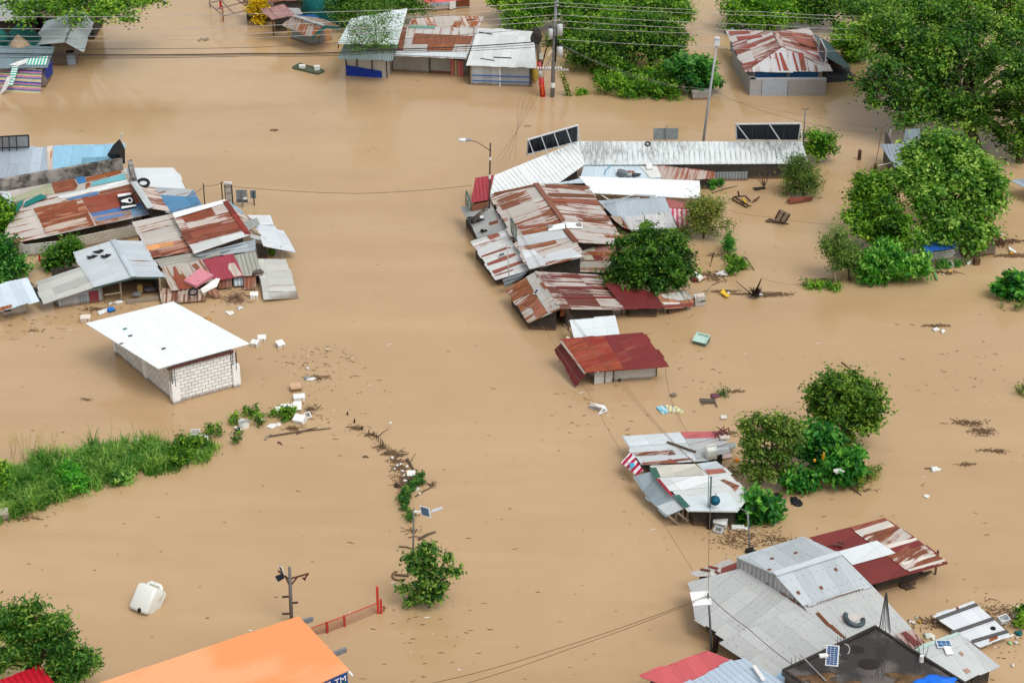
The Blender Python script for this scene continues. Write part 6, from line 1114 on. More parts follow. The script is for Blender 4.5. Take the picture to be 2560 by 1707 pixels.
tree('papaya_tree', 'low papaya tree beside the pale raft house, its leaves drooping', 'tree', O(1260, 820), [(*O(1240, 680), 26), (*O(1170, 740), 24), (*O(1330, 740), 24), (*O(1260, 790), 26), (*O(1370, 810), 16), (*O(1150, 810), 14)], 1500, .42, PAP, .08, .24, shell=.6, aspect=.55, droop=.4)
tree('willowy_tree', 'loose fine-leaved tree left of the papaya clump', 'tree', O(1480, 560), [(*O(1170, 100), 22), (*O(1280, 60), 30), (*O(1450, 60), 30), (*O(1200, 210), 34), (*O(1380, 180), 42), (*O(1530, 200), 28), (*O(1250, 320), 38), (*O(1440, 330), 38), (*O(1180, 430), 26), (*O(1330, 460), 34), (*O(1480, 470), 30), (*O(1230, 510), 14), (*O(1560, 100), 22)], 7500, .24, leafmat((34, 74, 26), (80, 124, 50), (140, 170, 84)), .15, .24, aspect=.45, shell=.15, rs=.56)
tree('round_tree', 'compact round tree standing in open water at the lower right', 'tree', S(130, 1180), [(*O(1780, -60), 36), (*S(0, 680), 36), (*S(150, 700), 38), (*S(280, 740), 32), (*S(-100, 760), 30), (*S(50, 830), 46), (*S(230, 870), 42), (*S(340, 850), 26), (*S(0, 940), 36), (*S(160, 980), 40), (*S(310, 1000), 24), (*S(130, 1120), 16), (*S(-110, 880), 26), (*S(90, 1090), 14)], 15000, .26, leafmat((26, 64, 20), (72, 122, 40), (130, 166, 70)), .14, .28, aspect=.5, shell=.5)
tree('papaya_tree', 'tallest papaya tree of the clump below the round tree', 'tree', O(1720, 420), [(*O(1720, 170), 30), (*O(1800, 200), 26), (*O(1650, 230), 24), (*O(1700, 300), 28), (*O(1820, 290), 20), (*O(1600, 290), 18), (*O(1740, 370), 18)], 2600, .42, PAP, .08, .25, aspect=.5, droop=.4)
tree('papaya_tree', 'papaya tree with a white rag and yellow leaves in its crown', 'tree', O(1930, 560), [(*O(1990, 340), 24), (*O(1900, 400), 26), (*O(1840, 440), 20), (*O(2030, 440), 22), (*O(1960, 500), 24), (*O(1880, 480), 20)], 2200, .4, PAP, .08, .25, aspect=.5, droop=.4)
tree('papaya_tree', 'low papaya tree at the waterline under the willowy tree', 'tree', O(1570, 590), [(*O(1520, 500), 22), (*O(1600, 530), 24), (*O(1680, 550), 16), (*O(1560, 570), 14), (*O(1690, 500), 12)], 1200, .4, PAP, .08, .22, aspect=.55, droop=.4)
mb = MB(); mb.blob(at(O(1895, 435), 1.6), .3, .2, .14, 3, .5); one(mb, 'white_rag', FOAM, 'white rag caught in the papaya tree', 'rag', smooth=True)
for i, p in enumerate([(1775, 325), (1875, 372), (1705, 352)]): mb = MB(); c_ = at(O(*p), 1.9); mb.blob(c_, .08, .06, .34 if i == 0 else .12, i, .4); one(mb, 'yellow_leaf', plain((226, 170, 50)), ['long hanging yellow leaf in the papaya clump', 'small yellow leaf right of the hanging one', 'dull yellow leaf low in the papaya clump'][i], 'leaf', smooth=True)
tuft('waterside_weeds', 'grey-green weeds and litter at the right foot of the papaya clump', 'plant', [O(2180, 480), O(2120, 520), O(2060, 560)], [14, 14, 14], G4, 700, .16, .6)
# big grey roof
PPt = lambda *pts: [Pq(*p) for p in pts]
GD = tin((188, 196, 200), .06, rc=(130, 70, 56), dots=True, var=.1, seam=.9); GWALL = tin((196, 198, 198), .2, rib=.3); GL = tin((192, 194, 192), .08, rc=(140, 84, 66), dots=True, var=.07, seam=1.1, wide=1.2)
h = House('big_grey_house', 'large many-sided grey tin roof at the lower right, with a tyre half set in it', Pq(700, 950))
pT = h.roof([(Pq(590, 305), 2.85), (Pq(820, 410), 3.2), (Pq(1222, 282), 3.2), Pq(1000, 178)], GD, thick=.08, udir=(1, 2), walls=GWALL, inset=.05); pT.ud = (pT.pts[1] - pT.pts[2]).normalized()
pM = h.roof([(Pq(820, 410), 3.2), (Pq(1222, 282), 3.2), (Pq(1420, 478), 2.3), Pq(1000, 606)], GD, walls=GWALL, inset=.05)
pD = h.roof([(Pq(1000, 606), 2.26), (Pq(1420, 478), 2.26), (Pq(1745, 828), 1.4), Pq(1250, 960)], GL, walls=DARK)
h.line(pM, Pq(822, 410), Pq(1222, 284), PALE, .26, .02, 'ridge_cap', .4)
pL_ = h.roof([(Pq(640, 368), 2.3), (Pq(975, 608), 2.2), (Pq(545, 815), 1.1), Pq(335, 680), Pq(312, 520), Pq(290, 462)], GL, udir=(0, 1), walls=DARK, inset=.6)
pB_ = h.roof([(Pq(975, 605), 2.2), (Pq(1262, 815), 2.0), (Pq(870, 1090), 1.1), Pq(490, 838)], GL, udir=(0, 3) if False else (1, 2), walls=DARK, inset=.6)
pF = h.roof([(Pq(305, 402), 1.3), (Pq(560, 330), 1.7), (Pq(340, 425), 1.2), Pq(520, 420), Pq(640, 355)], tin((200, 198, 194), .2, rc=(130, 50, 44)), walls=DARK); h.sheet(pF, PPt((500, 375), (605, 335), (638, 348), (530, 415), (490, 420)), tin((140, 58, 48), .3), .05)
for a_, b_ in (((420, 365), (480, 378)), ((370, 382), (430, 392)), ((460, 392), (500, 420))): h.line(pF, Pq(*a_), Pq(*b_), tin((130, 60, 50), .3), .06, .05, 'loose_lath')
for i in range(14):
    f = i / 14; a_ = (655 + 320 * f + random.uniform(-8, 8), 380 + 222 * f + random.uniform(-6, 6))
    h.sheet(pL_, PPt(a_, (a_[0] + 22, a_[1] + 10), (a_[0] + 34, a_[1] + 26), (a_[0] + 10, a_[1] + 14)), RST, .05 + .01 * (i % 3))
for p in ((795, 315), (940, 280), (780, 382)): h.sheet(pT, PPt(p, (p[0] + 22, p[1] - 6), (p[0] + 26, p[1] + 4), (p[0] + 4, p[1] + 8)), RST, .02)
for p in ((1095, 490), (955, 520), (1185, 378)): h.sheet(pM, PPt(p, (p[0] + 16, p[1] - 8), (p[0] + 28, p[1] + 12), (p[0] + 14, p[1] + 16)), RST, .02)
for i in range(16): f = i / 16; h.sheet(pM, PPt((1080 + 290 * f, 588 - 88 * f), (1098 + 290 * f, 578 - 88 * f), (1090 + 290 * f, 592 - 88 * f)), RST, .02)
h.sheet(pD, PPt((980, 590), (1030, 588), (1060, 610), (990, 604)), RSTO); h.line(pD, Pq(1085, 650), Pq(1160, 730), RST, .05, .03, 'rust_flashing', .2); h.line(pD, Pq(1165, 725), Pq(1250, 806), RST, .05, .03, 'rust_flashing', .2)
t_ = thing('half_tire', 'white-flecked half tyre curling out of the big grey roof', 'tyre', pD.hit(Pq(1308, 700))); 
cc = pD.hit(Pq(1310, 690)) + pD.n * .1; ux = (pD.hit(Pq(1375, 695)) - cc).normalized(); n_ = pD.n; uy = n_.cross(ux); mb = MB(); R0 = (pD.hit(Pq(1375, 695)) - cc).length * .86
path = [cc + (ux * math.cos(a) + uy * math.sin(a)) * R0 for a in [math.radians(d) for d in range(-205, 20, 9)]]; mb.tube(path, .13, 10); mb.build('tyre', tin((72, 84, 90), .0, var=.2, dots=False), t_, True)
mb = MB(); mb.slab([pD.hit(Pq(*p)) + pD.n * .03 for p in ((1225, 665), (1340, 655), (1370, 680), (1300, 705), (1220, 700))], .01); h.add(mb, 'pale_patch', plain((206, 198, 190), .8))
h = House('maroon_wing', 'maroon and striped rusty roof wing reaching right from the big grey house', Pq(1800, 400))
pl = h.roof([(Pq(1040, 185), 2.3), (Pq(1495, 68), 2.3), (Pq(1415, 475), 1.4), Pq(1885, 345), Pq(1680, 190)], MAROON, udir=(0, 2), walls=DARK, inset=1.2)
h.sheet(pl, PPt((1312, 150), (1530, 85), (1885, 340), (1640, 395)), tin((206, 198, 188), .55, rc=(146, 66, 46), wide=.8)); 
for a_ in (((1312, 150), (1515, 85), (1560, 118), (1350, 180)), ((1500, 236), (1690, 190), (1700, 206), (1530, 256)), ((1590, 345), (1800, 290), (1815, 300), (1620, 358)), ((1635, 385), (1860, 320), (1875, 332), (1650, 396))): h.sheet(pl, PPt(*a_), tin((216, 208, 198), .18), .03)
h.sheet(pl, PPt((1530, 256), (1700, 206), (1735, 235), (1560, 290)), MAROON, .035)
h.sheet(pl, PPt((1215, 275), (1450, 208), (1565, 285), (1300, 358)), tin((222, 228, 230), .0, var=.03), .04); h.sheet(pl, PPt((1285, 128), (1495, 68), (1525, 85), (1312, 148)), tin((140, 64, 50), .4), .03)
mb = MB(); mb.blob(pl.hit(Pq(1205, 240)) + Vector((0, 0, .1)), .35, .15, .08, 5, .6); mb.blob(pl.hit(Pq(1228, 238)) + Vector((0, 0, .15)), .16, .1, .14, 6, .6); one(mb, 'dark_rag', plain((110, 60, 56)), 'dark rag lying on the maroon roof wing', 'rag')
h.posts([Pq(1808, 412), Pq(1700, 440), Pq(1560, 470)], WOODB, pl, w=.1)
mb = MB(); r_ = random.Random(9); [mb.bar(at(Pq(1740 + r_.uniform(-60, 60), 410 + r_.uniform(-15, 20)), .1), at(Pq(1740 + r_.uniform(-60, 60), 405 + r_.uniform(-15, 15)), .3), .07) for _ in range(12)]; one(mb, 'lath_pile', WOODB, 'broken laths under the tip of the maroon roof wing', 'laths')
mb = MB(); [mb.blob(at(Pq(1640 + r_.uniform(-35, 45), 470 + r_.uniform(-15, 22)), .08), .3, .2, .12, k, .6) for k in range(6)]; one(mb, 'black_rubbish', plain((48, 46, 46), .8, .4), 'floating black rubbish just below the maroon roof wing', 'rubbish', smooth=True)
# black concrete deck
tt = NT('wet_black_concrete'); oc = tt.n('ShaderNodeTexCoord').outputs['Object']; na = tt.noise(oc, .42, 6, .6); nb = tt.noise(oc, 1.1, 6, .75)
c1 = tt.mix(tt.ramp(na, .45, .62), pc(58, 54, 52), pc(108, 100, 96)); c1 = tt.mix(tt.ramp(nb, .66, .74), c1, pc(104, 80, 54)); WET = tt.fin(c1, .5, .4); tt.set(tt.bsdf.inputs['Roughness'], tt.ramp(na, .42, .6, .12, .6))
h = House('concrete_deck', 'unfinished building with a wet black flat roof in the lower right corner', Pq(1300, 1090), 'building'); zd = 3.2
pK = h.roof([(Pq(1445, 738), zd), (Pq(875, 1003), zd), (Pq(2010, 1100), zd), Pq(1500, 1420)], WET, thick=.3, udir=(0, 1)); q = pK.pts
mb = MB(); o4 = order([p.copy() for p in q]); cen = sum(o4, Vector()) / 4
for i in range(4): a, b_ = o4[i], o4[(i + 1) % 4]; mb.bar(a + Vector((0, 0, .09)), b_ + Vector((0, 0, .03)), .13, .1)
h.add(mb, 'parapet', plain((64, 58, 54), .9, .3)); ins = [p.lerp(cen, .05) for p in o4]; mb = MB()
for i in range(4): House._wq(h, mb, Vector((ins[i].x, ins[i].y, 0)), Vector((ins[(i + 1) % 4].x, ins[(i + 1) % 4].y, 0)), zd - .35, zd - .35, .15)
h.add(mb, 'wall', plain((120, 112, 104), .9, .25))
SOIL = plain((110, 84, 58), .95, .5, 1.6)
for i, (p, rx, ry) in enumerate((((1090, 1050), .9, .45), ((1640, 1050), .9, .45), ((1250, 1095), .8, .4))): mb = MB(); mb.blob(pK.hit(Pq(*p)), rx, ry, .05, i, .5, 24, 8); h.add(mb, 'soil_heap', SOIL, smooth=True)
for i, (p, rx) in enumerate((((1325, 872), .42), ((1400, 962), .55))): mb = MB(); c_ = pK.hit(Pq(*p)) + Vector((0, 0, .006)); mb.poly([c_ + Vector((math.cos(a) * rx, math.sin(a) * rx * .8, 0)) for a in [k * .3927 for k in range(16)]]); h.add(mb, 'damp_spot', plain((46, 38, 34), .7, .2))
RB_ = plain((92, 96, 96), .6, .2)
def rebar(cpx, tpx, z1, n, label, spread=.28, tops=.05, w=.014):
    c_ = pK.hit(Pq(*cpx)); t_ = thing('rebar_bundle', label, 'rebar', c_, 'rebar standing on the black deck'); tt_ = at(Pq(*tpx), z1); mb = MB(); rr = random.Random(int(cpx[0]))
    for k in range(n): a = 6.283 * k / n; mb.tube([c_ + Vector((math.cos(a) * spread, math.sin(a) * spread, 0)), tt_ + Vector((math.cos(a) * tops, math.sin(a) * tops, rr.uniform(-.1, .35)))], w, 5)
    mb.build('bars', RB_, t_)
rebar((1498, 765), (1508, 540), 6.2, 8, 'tall rebar cage tied together at its top on the far corner of the black deck', .3, .04, .02); rebar((1235, 890), (1232, 812), 4.3, 7, 'short rebar cluster with a white hose on the left edge of the black deck', .22, .2); rebar((955, 985), (952, 940), 3.9, 4, 'stub of rebar at the near left corner of the black deck', .2, .2); rebar((1725, 915), (1722, 860), 4.2, 6, 'rebar fan on the right edge of the black deck', .22, .35); rebar((1470, 1040), (1470, 975), 4.2, 6, 'dark rebar stub in the middle of the black deck', .2, .2)
mb = MB(); c_ = pK.hit(Pq(1235, 895)); mb.torus(c_ + Vector((.1, 0, .2)), .3, .035, (1.2, .3), a0=-2.6, a1=1.6); one(mb, 'white_hose', plain((190, 184, 178)), 'loop of white hose hanging on the short rebar', 'hose', smooth=True)
mb = MB(); mb.tube([pK.hit(Pq(975, 950)) + Vector((0, 0, .5)), pK.hit(Pq(1140, 1075)) + Vector((0, 0, .1))], .035, 6); one(mb, 'grey_pipe', plain((170, 164, 160)), 'long thin pipe sloping across the near corner of the black deck', 'pipe')
mb = MB(); c_ = pK.hit(Pq(1722, 945)); mb.tube([c_, c_ + Vector((0, 0, .35))], .11, 10); one(mb, 'white_bucket', WHITE, 'small white container on the right edge of the black deck', 'container')
mb = MB(); mb.blob(pK.hit(Pq(1825, 1085)) + Vector((0, 0, .1)), .95, .5, .22, 4, .4, 20, 10); one(mb, 'blue_tarp_heap', plain((20, 120, 240), .5, .2), 'crumpled bright blue tarp at the bottom edge of the photo', 'tarp', smooth=True)
# solar street light over the deck
b = pK.hit(Pq(1165, 1000)); t_ = thing('solar_light', 'solar street light with a blue ribbed panel leaning over the black deck', 'solar lamp', b); c_ = at(Pq(1178, 908), 4.6); nn = Vector((-.25, -.75, .6)).normalized(); ux = Vector((.75, -.25, .1)); ux = (ux - nn * ux.dot(nn)).normalized(); uy = nn.cross(ux)
if uy.z < 0: uy = -uy
mb = MB(); w_, l_ = .62, 1.0; q = [c_ + ux * x * w_ / 2 + uy * y * l_ / 2 for x, y in ((-1, -1), (1, -1), (1, 1), (-1, 1))]; mb.slab(q, .05, nrm=nn); mb.build('frame', plain((224, 228, 230)), t_); mb = MB()
for i in range(3):
    for j in range(9): x0, x1 = -w_ / 2 + .05 + .173 * i + .01, -w_ / 2 + .05 + .173 * (i + 1) - .01; y0, y1 = -l_ / 2 + .05 + .1 * j + .008, -l_ / 2 + .05 + .1 * (j + 1) - .008; mb.poly([c_ + nn * .01 + ux * a + uy * d for a, d in ((x0, y0), (x1, y0), (x1, y1), (x0, y1))])
mb.build('cell', plain((40, 84, 140), .25, .1, spec=.5), t_); mb = MB(); mb.tube([b, c_ - nn * .1], .03, 8); mb.tube([c_ - nn * .1, at(Pq(1120, 908), 4.7)], .04, 6); mb.build('pole', plain((170, 172, 174)), t_); mb = MB(); mb.box(at(Pq(1125, 908), 4.7), .42, .24, .08, .15); mb.build('lamp_head', WHITE, t_)
h = House('corner_tin_roof', 'pale tin roof with two rust marks and a small solar panel, lower right corner', T(1200, 1530))
pl = h.roof([(T(255, 1085), 1.9), (T(920, 830), 1.9), (T(995, 1550), 1.1), T(1210, 1440), T(1240, 1445), T(1535, 1325)], tin((196, 200, 200), .12, rc=(150, 100, 84), seam=1.1, var=.08), walls=DARK, udir=(0, 1)); TP = lambda *pts: [T(*p) for p in pts]
h.sheet(pl, TP((265, 1085), (420, 985), (930, 825), (950, 850), (290, 1100)), plain((180, 206, 196), .5, .1), .03, 'ridge_cap')
for q_ in (((915, 1120), (960, 1105), (1000, 1150), (965, 1175)), ((980, 1370), (1040, 1350), (1100, 1400), (1035, 1430))): h.sheet(pl, TP(*q_), tin((190, 150, 130), .5, rc=(160, 80, 60), wide=6), .02)
h.roof([(T(-20, 850), 1.9), (T(235, 770), 1.9), (T(255, 1065), 1.45), T(430, 970)], tin((196, 170, 160), .45, rc=(130, 60, 54), rib=.25), walls=DARK); p5 = Plane(at(T(-20, 850), 1.93), at(T(235, 770), 1.93), at(T(255, 1065), 1.48)); p5.ud = Vector((1, .3, 0)); p5.pts = [at(T(0, 850), 1.9)]; h.sheet(p5, TP((75, 828), (140, 805), (370, 995), (275, 1025)), tin((126, 50, 48), .05, rib=.25), .01)
h.posts([T(1130, 1560), T(1215, 1530)], WOODL, z=1.0, w=.1)
solar('solar_collector', 'small blue solar panel at the corner of the lower right tin roof', pl.hit(T(695, 1010)) + pl.n * .12, .1, .8, .5, pl.n, blue=(40, 100, 150)); t_ = thing('white_lamp_head', 'white flat lamp head beside the small blue solar panel', 'lamp', pl.hit(T(760, 1110))); mb = MB(); mb.slab([pl.hit(T(*p)) + pl.n * .14 for p in ((680, 1045), (785, 1045), (835, 1160), (735, 1170))], .08); mb.build('panel', WHITE, t_)
h = House('floating_white_roof', 'sheet of white roofing with dark battens afloat at the right', T(1220, 1030))
pl = h.roof([(T(540, 582), .5), (T(1135, 358), .7), (T(1215, 1035), .3), T(1690, 870), T(1430, 625), T(1190, 415)], tin((228, 232, 236), .1, rc=(160, 90, 66), var=.04), walls=None, udir=(0, 1)); h.wall([at(T(700, 680)), at(T(1150, 1000)), at(T(1500, 880))], DARK, ztop=.2)
for a_, b_ in (((600, 632), (1190, 418)), ((810, 840), (1430, 628)), ((1120, 965), (1640, 812))): h.line(pl, T(*a_), T(*b_), plain((96, 94, 94)), .1, .05, 'batten')
h.sheet(pl, TP((875, 460), (910, 450), (948, 510), (915, 525)), RST); h.sheet(pl, TP((1380, 880), (1480, 860), (1500, 910), (1370, 970)), RSTO)
mb = MB(); mb.tube([pl.hit(T(1425, 768)) + pl.n * .02, pl.hit(T(1425, 768)) + pl.n * .05], .14, 12); h.add(mb, 'vent_hole', BLK)
# pink + blue roofs at the bottom edge
h = House('pink_blue_roof', 'pink and pale blue ribbed roofs at the bottom edge, under the big grey house', Pq(200, 1078))
pl = h.roof([(Pq(0, 1035), 1.8), (Pq(420, 880), 2.2), (Pq(220, 1120), 1.7), Pq(570, 940)], PINKR, walls=DARK); p2 = h.roof([(Pq(570, 940), 2.2), (Pq(640, 925), 2.3), (Pq(220, 1110), 1.7), Pq(180, 1160), Pq(960, 1120)], tin((198, 216, 232), .05, rib=.3, var=.05), walls=DARK, lift=.1, udir=(0, 2))
p3 = h.roof([(Pq(860, 1010), 2.0), (Pq(985, 1078), 2.0), (Pq(700, 1120), 1.8), Pq(900, 1200)], SKYB, walls=DARK); h.line(p2, Pq(700, 990), Pq(760, 1078), WHITE, .1, .2, 'white_pipe')
mb = MB(); q = [at(Pq(870, 1010), 2.6), at(Pq(1000, 1085), 2.5)]; mb.bar(q[0], q[1], .12, .3); h.add(mb, 'blue_edge', plain((150, 196, 222)))
o, b, t, z = straight(Pq(440, 885), Pq(0, 528)[1], Pq(418, 0)[0], .065, 'utility_pole', 'grey pole carrying a white panel in front of the big grey roof', 'utility pole', plain((104, 108, 110)), 'poles by the pale raft house'); mb = MB(); c_ = at(Pq(373, 560), z - .3); mb.box(c_, 1.0, .85, .06, .15, .35); mb.build('white_panel', WHITE, o); mb = MB(); mb.bar(c_, t - Vector((0, 0, .3)), .05); mb.build('bracket', BLK, o); mb = MB(); mb.tube([b + Vector((.16, 0, 0)), b + Vector((.18, 0, .9))], .14, 10); mb.build('black_wrap', plain((40, 32, 30)), o); ptop = t
# orange roof, red roof, fence and floodlight pole
h = House('orange_roof_house', 'building with a broad orange roof cut by the bottom edge, banners under its eave', (872, 1700))
a_, b_ = (L(760, 952), 3.3), (L(1222, 1440), 2.9); pl = h.roof([a_, b_, ((-14, 1793), 3.3), (250, 1960)], tin((255, 168, 112), .0, var=.015, seam=2.2, spec=.25), thick=.08, udir=(0, 1), walls=None)
tt = NT('orange_sheet'); u, v = tt.uv(); nz_ = tt.noise(tt.xyz(tt.math('MULTIPLY', u, .22), tt.math('MULTIPLY', v, .12), 0.0), 1, 3, .45); c1 = tt.mix(tt.ramp(nz_, .45, .56), pc(255, 162, 104, .76), pc(255, 178, 128, .77))
sm = tt.math('MULTIPLY', tt.ramp(tt.math('FRACT', tt.math('DIVIDE', u, 1.15)), 0, .03, .78, 1), tt.ramp(tt.math('FRACT', tt.math('DIVIDE', v, 1.0)), 0, .02, .93, 1)); ns = tt.noise(tt.xyz(tt.math('MULTIPLY', u, 2), tt.math('MULTIPLY', v, 9), 1.0), 1, 3, .6); sm = tt.math('MULTIPLY', sm, tt.ramp(ns, .68, .76, 1, .86))
tt.bump(tt.math('SINE', tt.math('MULTIPLY', u, 25)), .35, .012)
ORG_M = tt.fin(tt.mix(1.0, c1, tt.gray(sm), 'MULTIPLY'), .6, .2); pl.obj.data.materials[0] = ORG_M
corner = pl.hit(L(1222, 1440)); nearL = pl.hit((500, 1835)); dirv = (nearL - corner).normalized(); w0 = corner + dirv * .3 + Vector((-.3, .5, 0)); w1 = nearL + Vector((-.3, .5, 0)); bkv = (pl.hit(L(760, 952)) - corner) * .92; bkv.z = 0
for p, q in ((w0, w1), (w0 + bkv, w0), (w1, w1 + bkv), (w0 + bkv, w1 + bkv)): h.wall([Vector((p.x, p.y, 0)), Vector((q.x, q.y, 0))], CONC, ztop=2.7)
cb = corner + Vector((0, 0, -.1)); L_ = (nearL - corner).length; dn = Vector((0, 0, -1)); nrm_ = Vector((-dirv.y, dirv.x, 0)).normalized()
if nrm_.y > 0: nrm_ = -nrm_
t_ = thing('banner', 'blue advertising banner with white TM letters hung under the orange eave', 'banner', cb + dirv * 2); mb = MB(); c0, c1_ = cb + dirv * .12 + nrm_ * .03, cb + dirv * 5.2 + nrm_ * .03; mb.slab([c0, c1_, c1_ + dn * .85, c0 + dn * .85], .03, nrm=nrm_); mb.build('cloth', plain((22, 70, 140), .5, .1), t_)
for k in range(3):
    o_ = cb + dirv * (.55 + k * 1.65) + nrm_ * .06; text_mesh('TM', .5, o_ + dn * .3, -dirv, (0, 0, 1), WHITE, t_); mb = MB(); g0 = o_ + dn * .5 + dirv * -.3; mb.slab([g0, g0 + dirv * .55, g0 + dirv * .45 + dn * .25, g0 + dn * .2], .012, nrm=nrm_); mb.build('green_patch', plain((30, 110, 80)), t_)
    mb = MB(); g0 = o_ + dn * .08 + dirv * .55; mb.slab([g0, g0 + dirv * .6, g0 + dirv * .6 + dn * .45, g0 + dn * .45], .014, nrm=nrm_); mb.build('pink_patch', plain((226, 190, 186)), t_); mb = MB(); g0 = o_ + dn * .6 + dirv * .35; mb.slab([g0, g0 + dirv * .8, g0 + dirv * .8 + dn * .18, g0 + dn * .18], .012, nrm=nrm_); mb.build('red_patch', plain((190, 90, 80)), t_)
for (p, q), lab in zip((((810, 1000), (890, 978)), ((1080, 1302), (1195, 1258))), ('upper', 'lower')):
    za_ = pl.z(*at(L(*p), 3.0).xy) - .35; mb = MB(); A_, B_ = at(L(*p), za_), at(L(*q), za_); dx = (A_ - B_).normalized(); mb.bar(A_ + dx * .6, B_, .14, .26); h.add(mb, 'beam', plain((128, 130, 132), .7, .15))
mb = MB(); mb.tube([at(L(1210, 1452), 2.7), at(L(1255, 1500), 2.6)], .06, 8); h.add(mb, 'white_pipe', WHITE)
h = House('red_roof_house', 'bright red ribbed roof corner at the bottom left edge', (60, 1760)); h.roof([((103, 1664), 2.2), ((-40, 1712), 2.2), ((190, 1775), 1.7), (20, 1830)], tin((206, 24, 48), 0, var=.03, rib=.3), walls=DARK)
tree('bush', 'leafy tree in the bottom left corner overhanging the red roof', 'tree', M_(200, 1700), [(*M_(60, 980), 30), (*M_(200, 960), 28), (*M_(340, 880), 18), (*M_(60, 1130), 38), (*M_(280, 1090), 40), (*M_(480, 1060), 34), (*M_(600, 1030), 20), (*M_(160, 1250), 44), (*M_(400, 1220), 42), (*M_(560, 1200), 32), (*M_(40, 1380), 40), (*M_(300, 1350), 34), (*M_(520, 1380), 38), (*M_(660, 1350), 34), (*M_(780, 1380), 28), (*M_(600, 1500), 40), (*M_(740, 1480), 24), (*M_(860, 1400), 10), (*M_(480, 1580), 30)], 15000, .25, leafmat((22, 66, 24), (62, 124, 44), (132, 172, 80)), .25, .24, aspect=.42, shell=.3, droop=.2, rs=.6)
b = at(L(692, 1010)); z = uz(L(692, 1010), L(0, 505)[1]); tp = at(L(676, 505), z); o = thing('floodlight_pole', 'wooden pole with floodlights on side brackets behind the orange roof', 'lamp pole', b); mb = MB(); mb.tube([b - Vector((0, 0, .5)), b.lerp(tp, .5), tp], [.105, .1, .085], 10); mb.build('pole', wood((120, 114, 110)), o, True)
zl = lambda y: uz(L(692, 1010), L(0, y)[1]); pt = lambda x, y: at(L(x, y), zl(y)); mb = MB(); [mb.bar(pt(*a), pt(*c), .07) for a, c in (((680, 610), (850, 562)), ((690, 665), (742, 600)), ((672, 665), (632, 580)), ((668, 610), (568, 535)), ((845, 565), (812, 612)), ((795, 600), (822, 622)))]; mb.build('bracket', plain((92, 58, 42), .8), o)
mb = MB(); mb.slab([pt(*p) for p in ((543, 592), (605, 568), (628, 605), (570, 640))], .08, nrm=Vector((0, -.5, 1))); mb.build('lamp', plain((40, 52, 66), .4), o); mb = MB(); mb.slab([pt(*p) for p in ((573, 487), (598, 498), (630, 575), (600, 560))], .06, nrm=Vector((0, -1, .3))); mb.build('lamp', plain((96, 88, 88), .4), o); mb = MB(); mb.bar(pt(573, 487) + Vector((0, -.04, 0)), pt(600, 500), .04); mb.bar(pt(600, 500), pt(630, 575), .04); mb.build('lamp_frame', WHITE, o)
for y, sx in ((772, -1), (832, 1), (928, -1)): mb = MB(); c_ = pt(680, y); mb.bar(c_, c_ + Vector((sx * .42, 0, .03 * sx)), .08); mb.build('step', plain((74, 52, 42)), o)
t_ = thing('red_fence', 'low red bar fence half under water with one tall end post', 'fence', at(L(1180, 1045))); zf = .72
pts = [((880, 1130), 1062), ((1022, 1105), 1010), ((1182, 1045), 952), ((1476, 925), 835)]; tops = [at(L(*p)) + Vector((0, 0, uz(L(*p), L(0, y)[1]))) for p, y in pts]; bots = [at(L(*p)) for p, _ in pts]
mb = MB(); [mb.bar(tops[i], tops[i + 1], .04) for i in range(3)]; mb.build('top_rail', plain((206, 72, 60)), t_)
for i, nbar in ((0, 22), (1, 26), (2, 34)):
    mb = MB(); [mb.bar(bots[i].lerp(bots[i + 1], k / nbar) - Vector((0, 0, .3)), tops[i].lerp(tops[i + 1], k / nbar), .013) for k in range(nbar)]; mb.build('bar_panel', plain((176, 96, 74), .6, .1), t_)
for i in (1, 2): mb = MB(); mb.bar(bots[i] - Vector((0, 0, .3)), tops[i] + Vector((0, 0, .02)), .12); mb.build('post', plain((190, 64, 54)), t_)
for dx, y in ((0, 685), (.28, 800)): mb = MB(); c_ = at(L(1488, 925)) + Vector((dx * .6, 0, 0)); mb.bar(c_ - Vector((0, 0, .3)), c_ + Vector((0, 0, uz(L(1488, 925), L(0, y)[1]))), .13); mb.build('end_post', plain((206, 66, 54)), t_)
mb = MB(); c_ = at(L(1543, 908)); mb.tube([c_ - Vector((0, 0, .2)), c_ + Vector((0, 0, .28))], .035, 6); mb.box(c_ + Vector((0, 0, .28)), .14, .1, .04); one(mb, 'red_stub', plain((140, 60, 44)), 'tiny red-brown stub in the water right of the fence post', 'post')
# solar lamp in the middle
o, b, t, z = straight(L(1808, 400), K(0, 1430)[1], K(1817, 0)[0], .055, 'solar_lamp', 'solar lamp on a thin grey pole above the bush in open water', 'solar lamp', plain((126, 128, 124))); j = b.lerp(t, .93); c_ = t + Vector((.62, -.05, -.2)); nn = Vector((-.2, -.8, .55)).normalized(); ux = Vector((1, 0, -.3)); ux = (ux - nn * ux.dot(nn)).normalized(); uy = nn.cross(ux); uy = uy if uy.z > 0 else -uy
for sc_, nm, m_, of in ((1, 'panel_frame', plain((220, 224, 228)), 0), (.8, 'cell', plain((66, 84, 104), .3), .04)): mb = MB(); mb.slab([c_ + nn * of + (ux * x * .28 + uy * y * .25 + ux * -y * .12) * sc_ for x, y in ((-1, -1), (1, -1), (1, 1), (-1, 1))], .03, nrm=nn); mb.build(nm, m_, o)
mb = MB(); mb.bar(j, c_ - nn * .1 + Vector((.3, 0, -.1)), .09); mb.build('arm', WHITE, o); mb = MB(); mb.bar(c_ + Vector((.35, 0, .02)), c_ + Vector((.95, 0, .25)), .2, .05); mb.build('lamp_head', plain((220, 224, 232)), o)
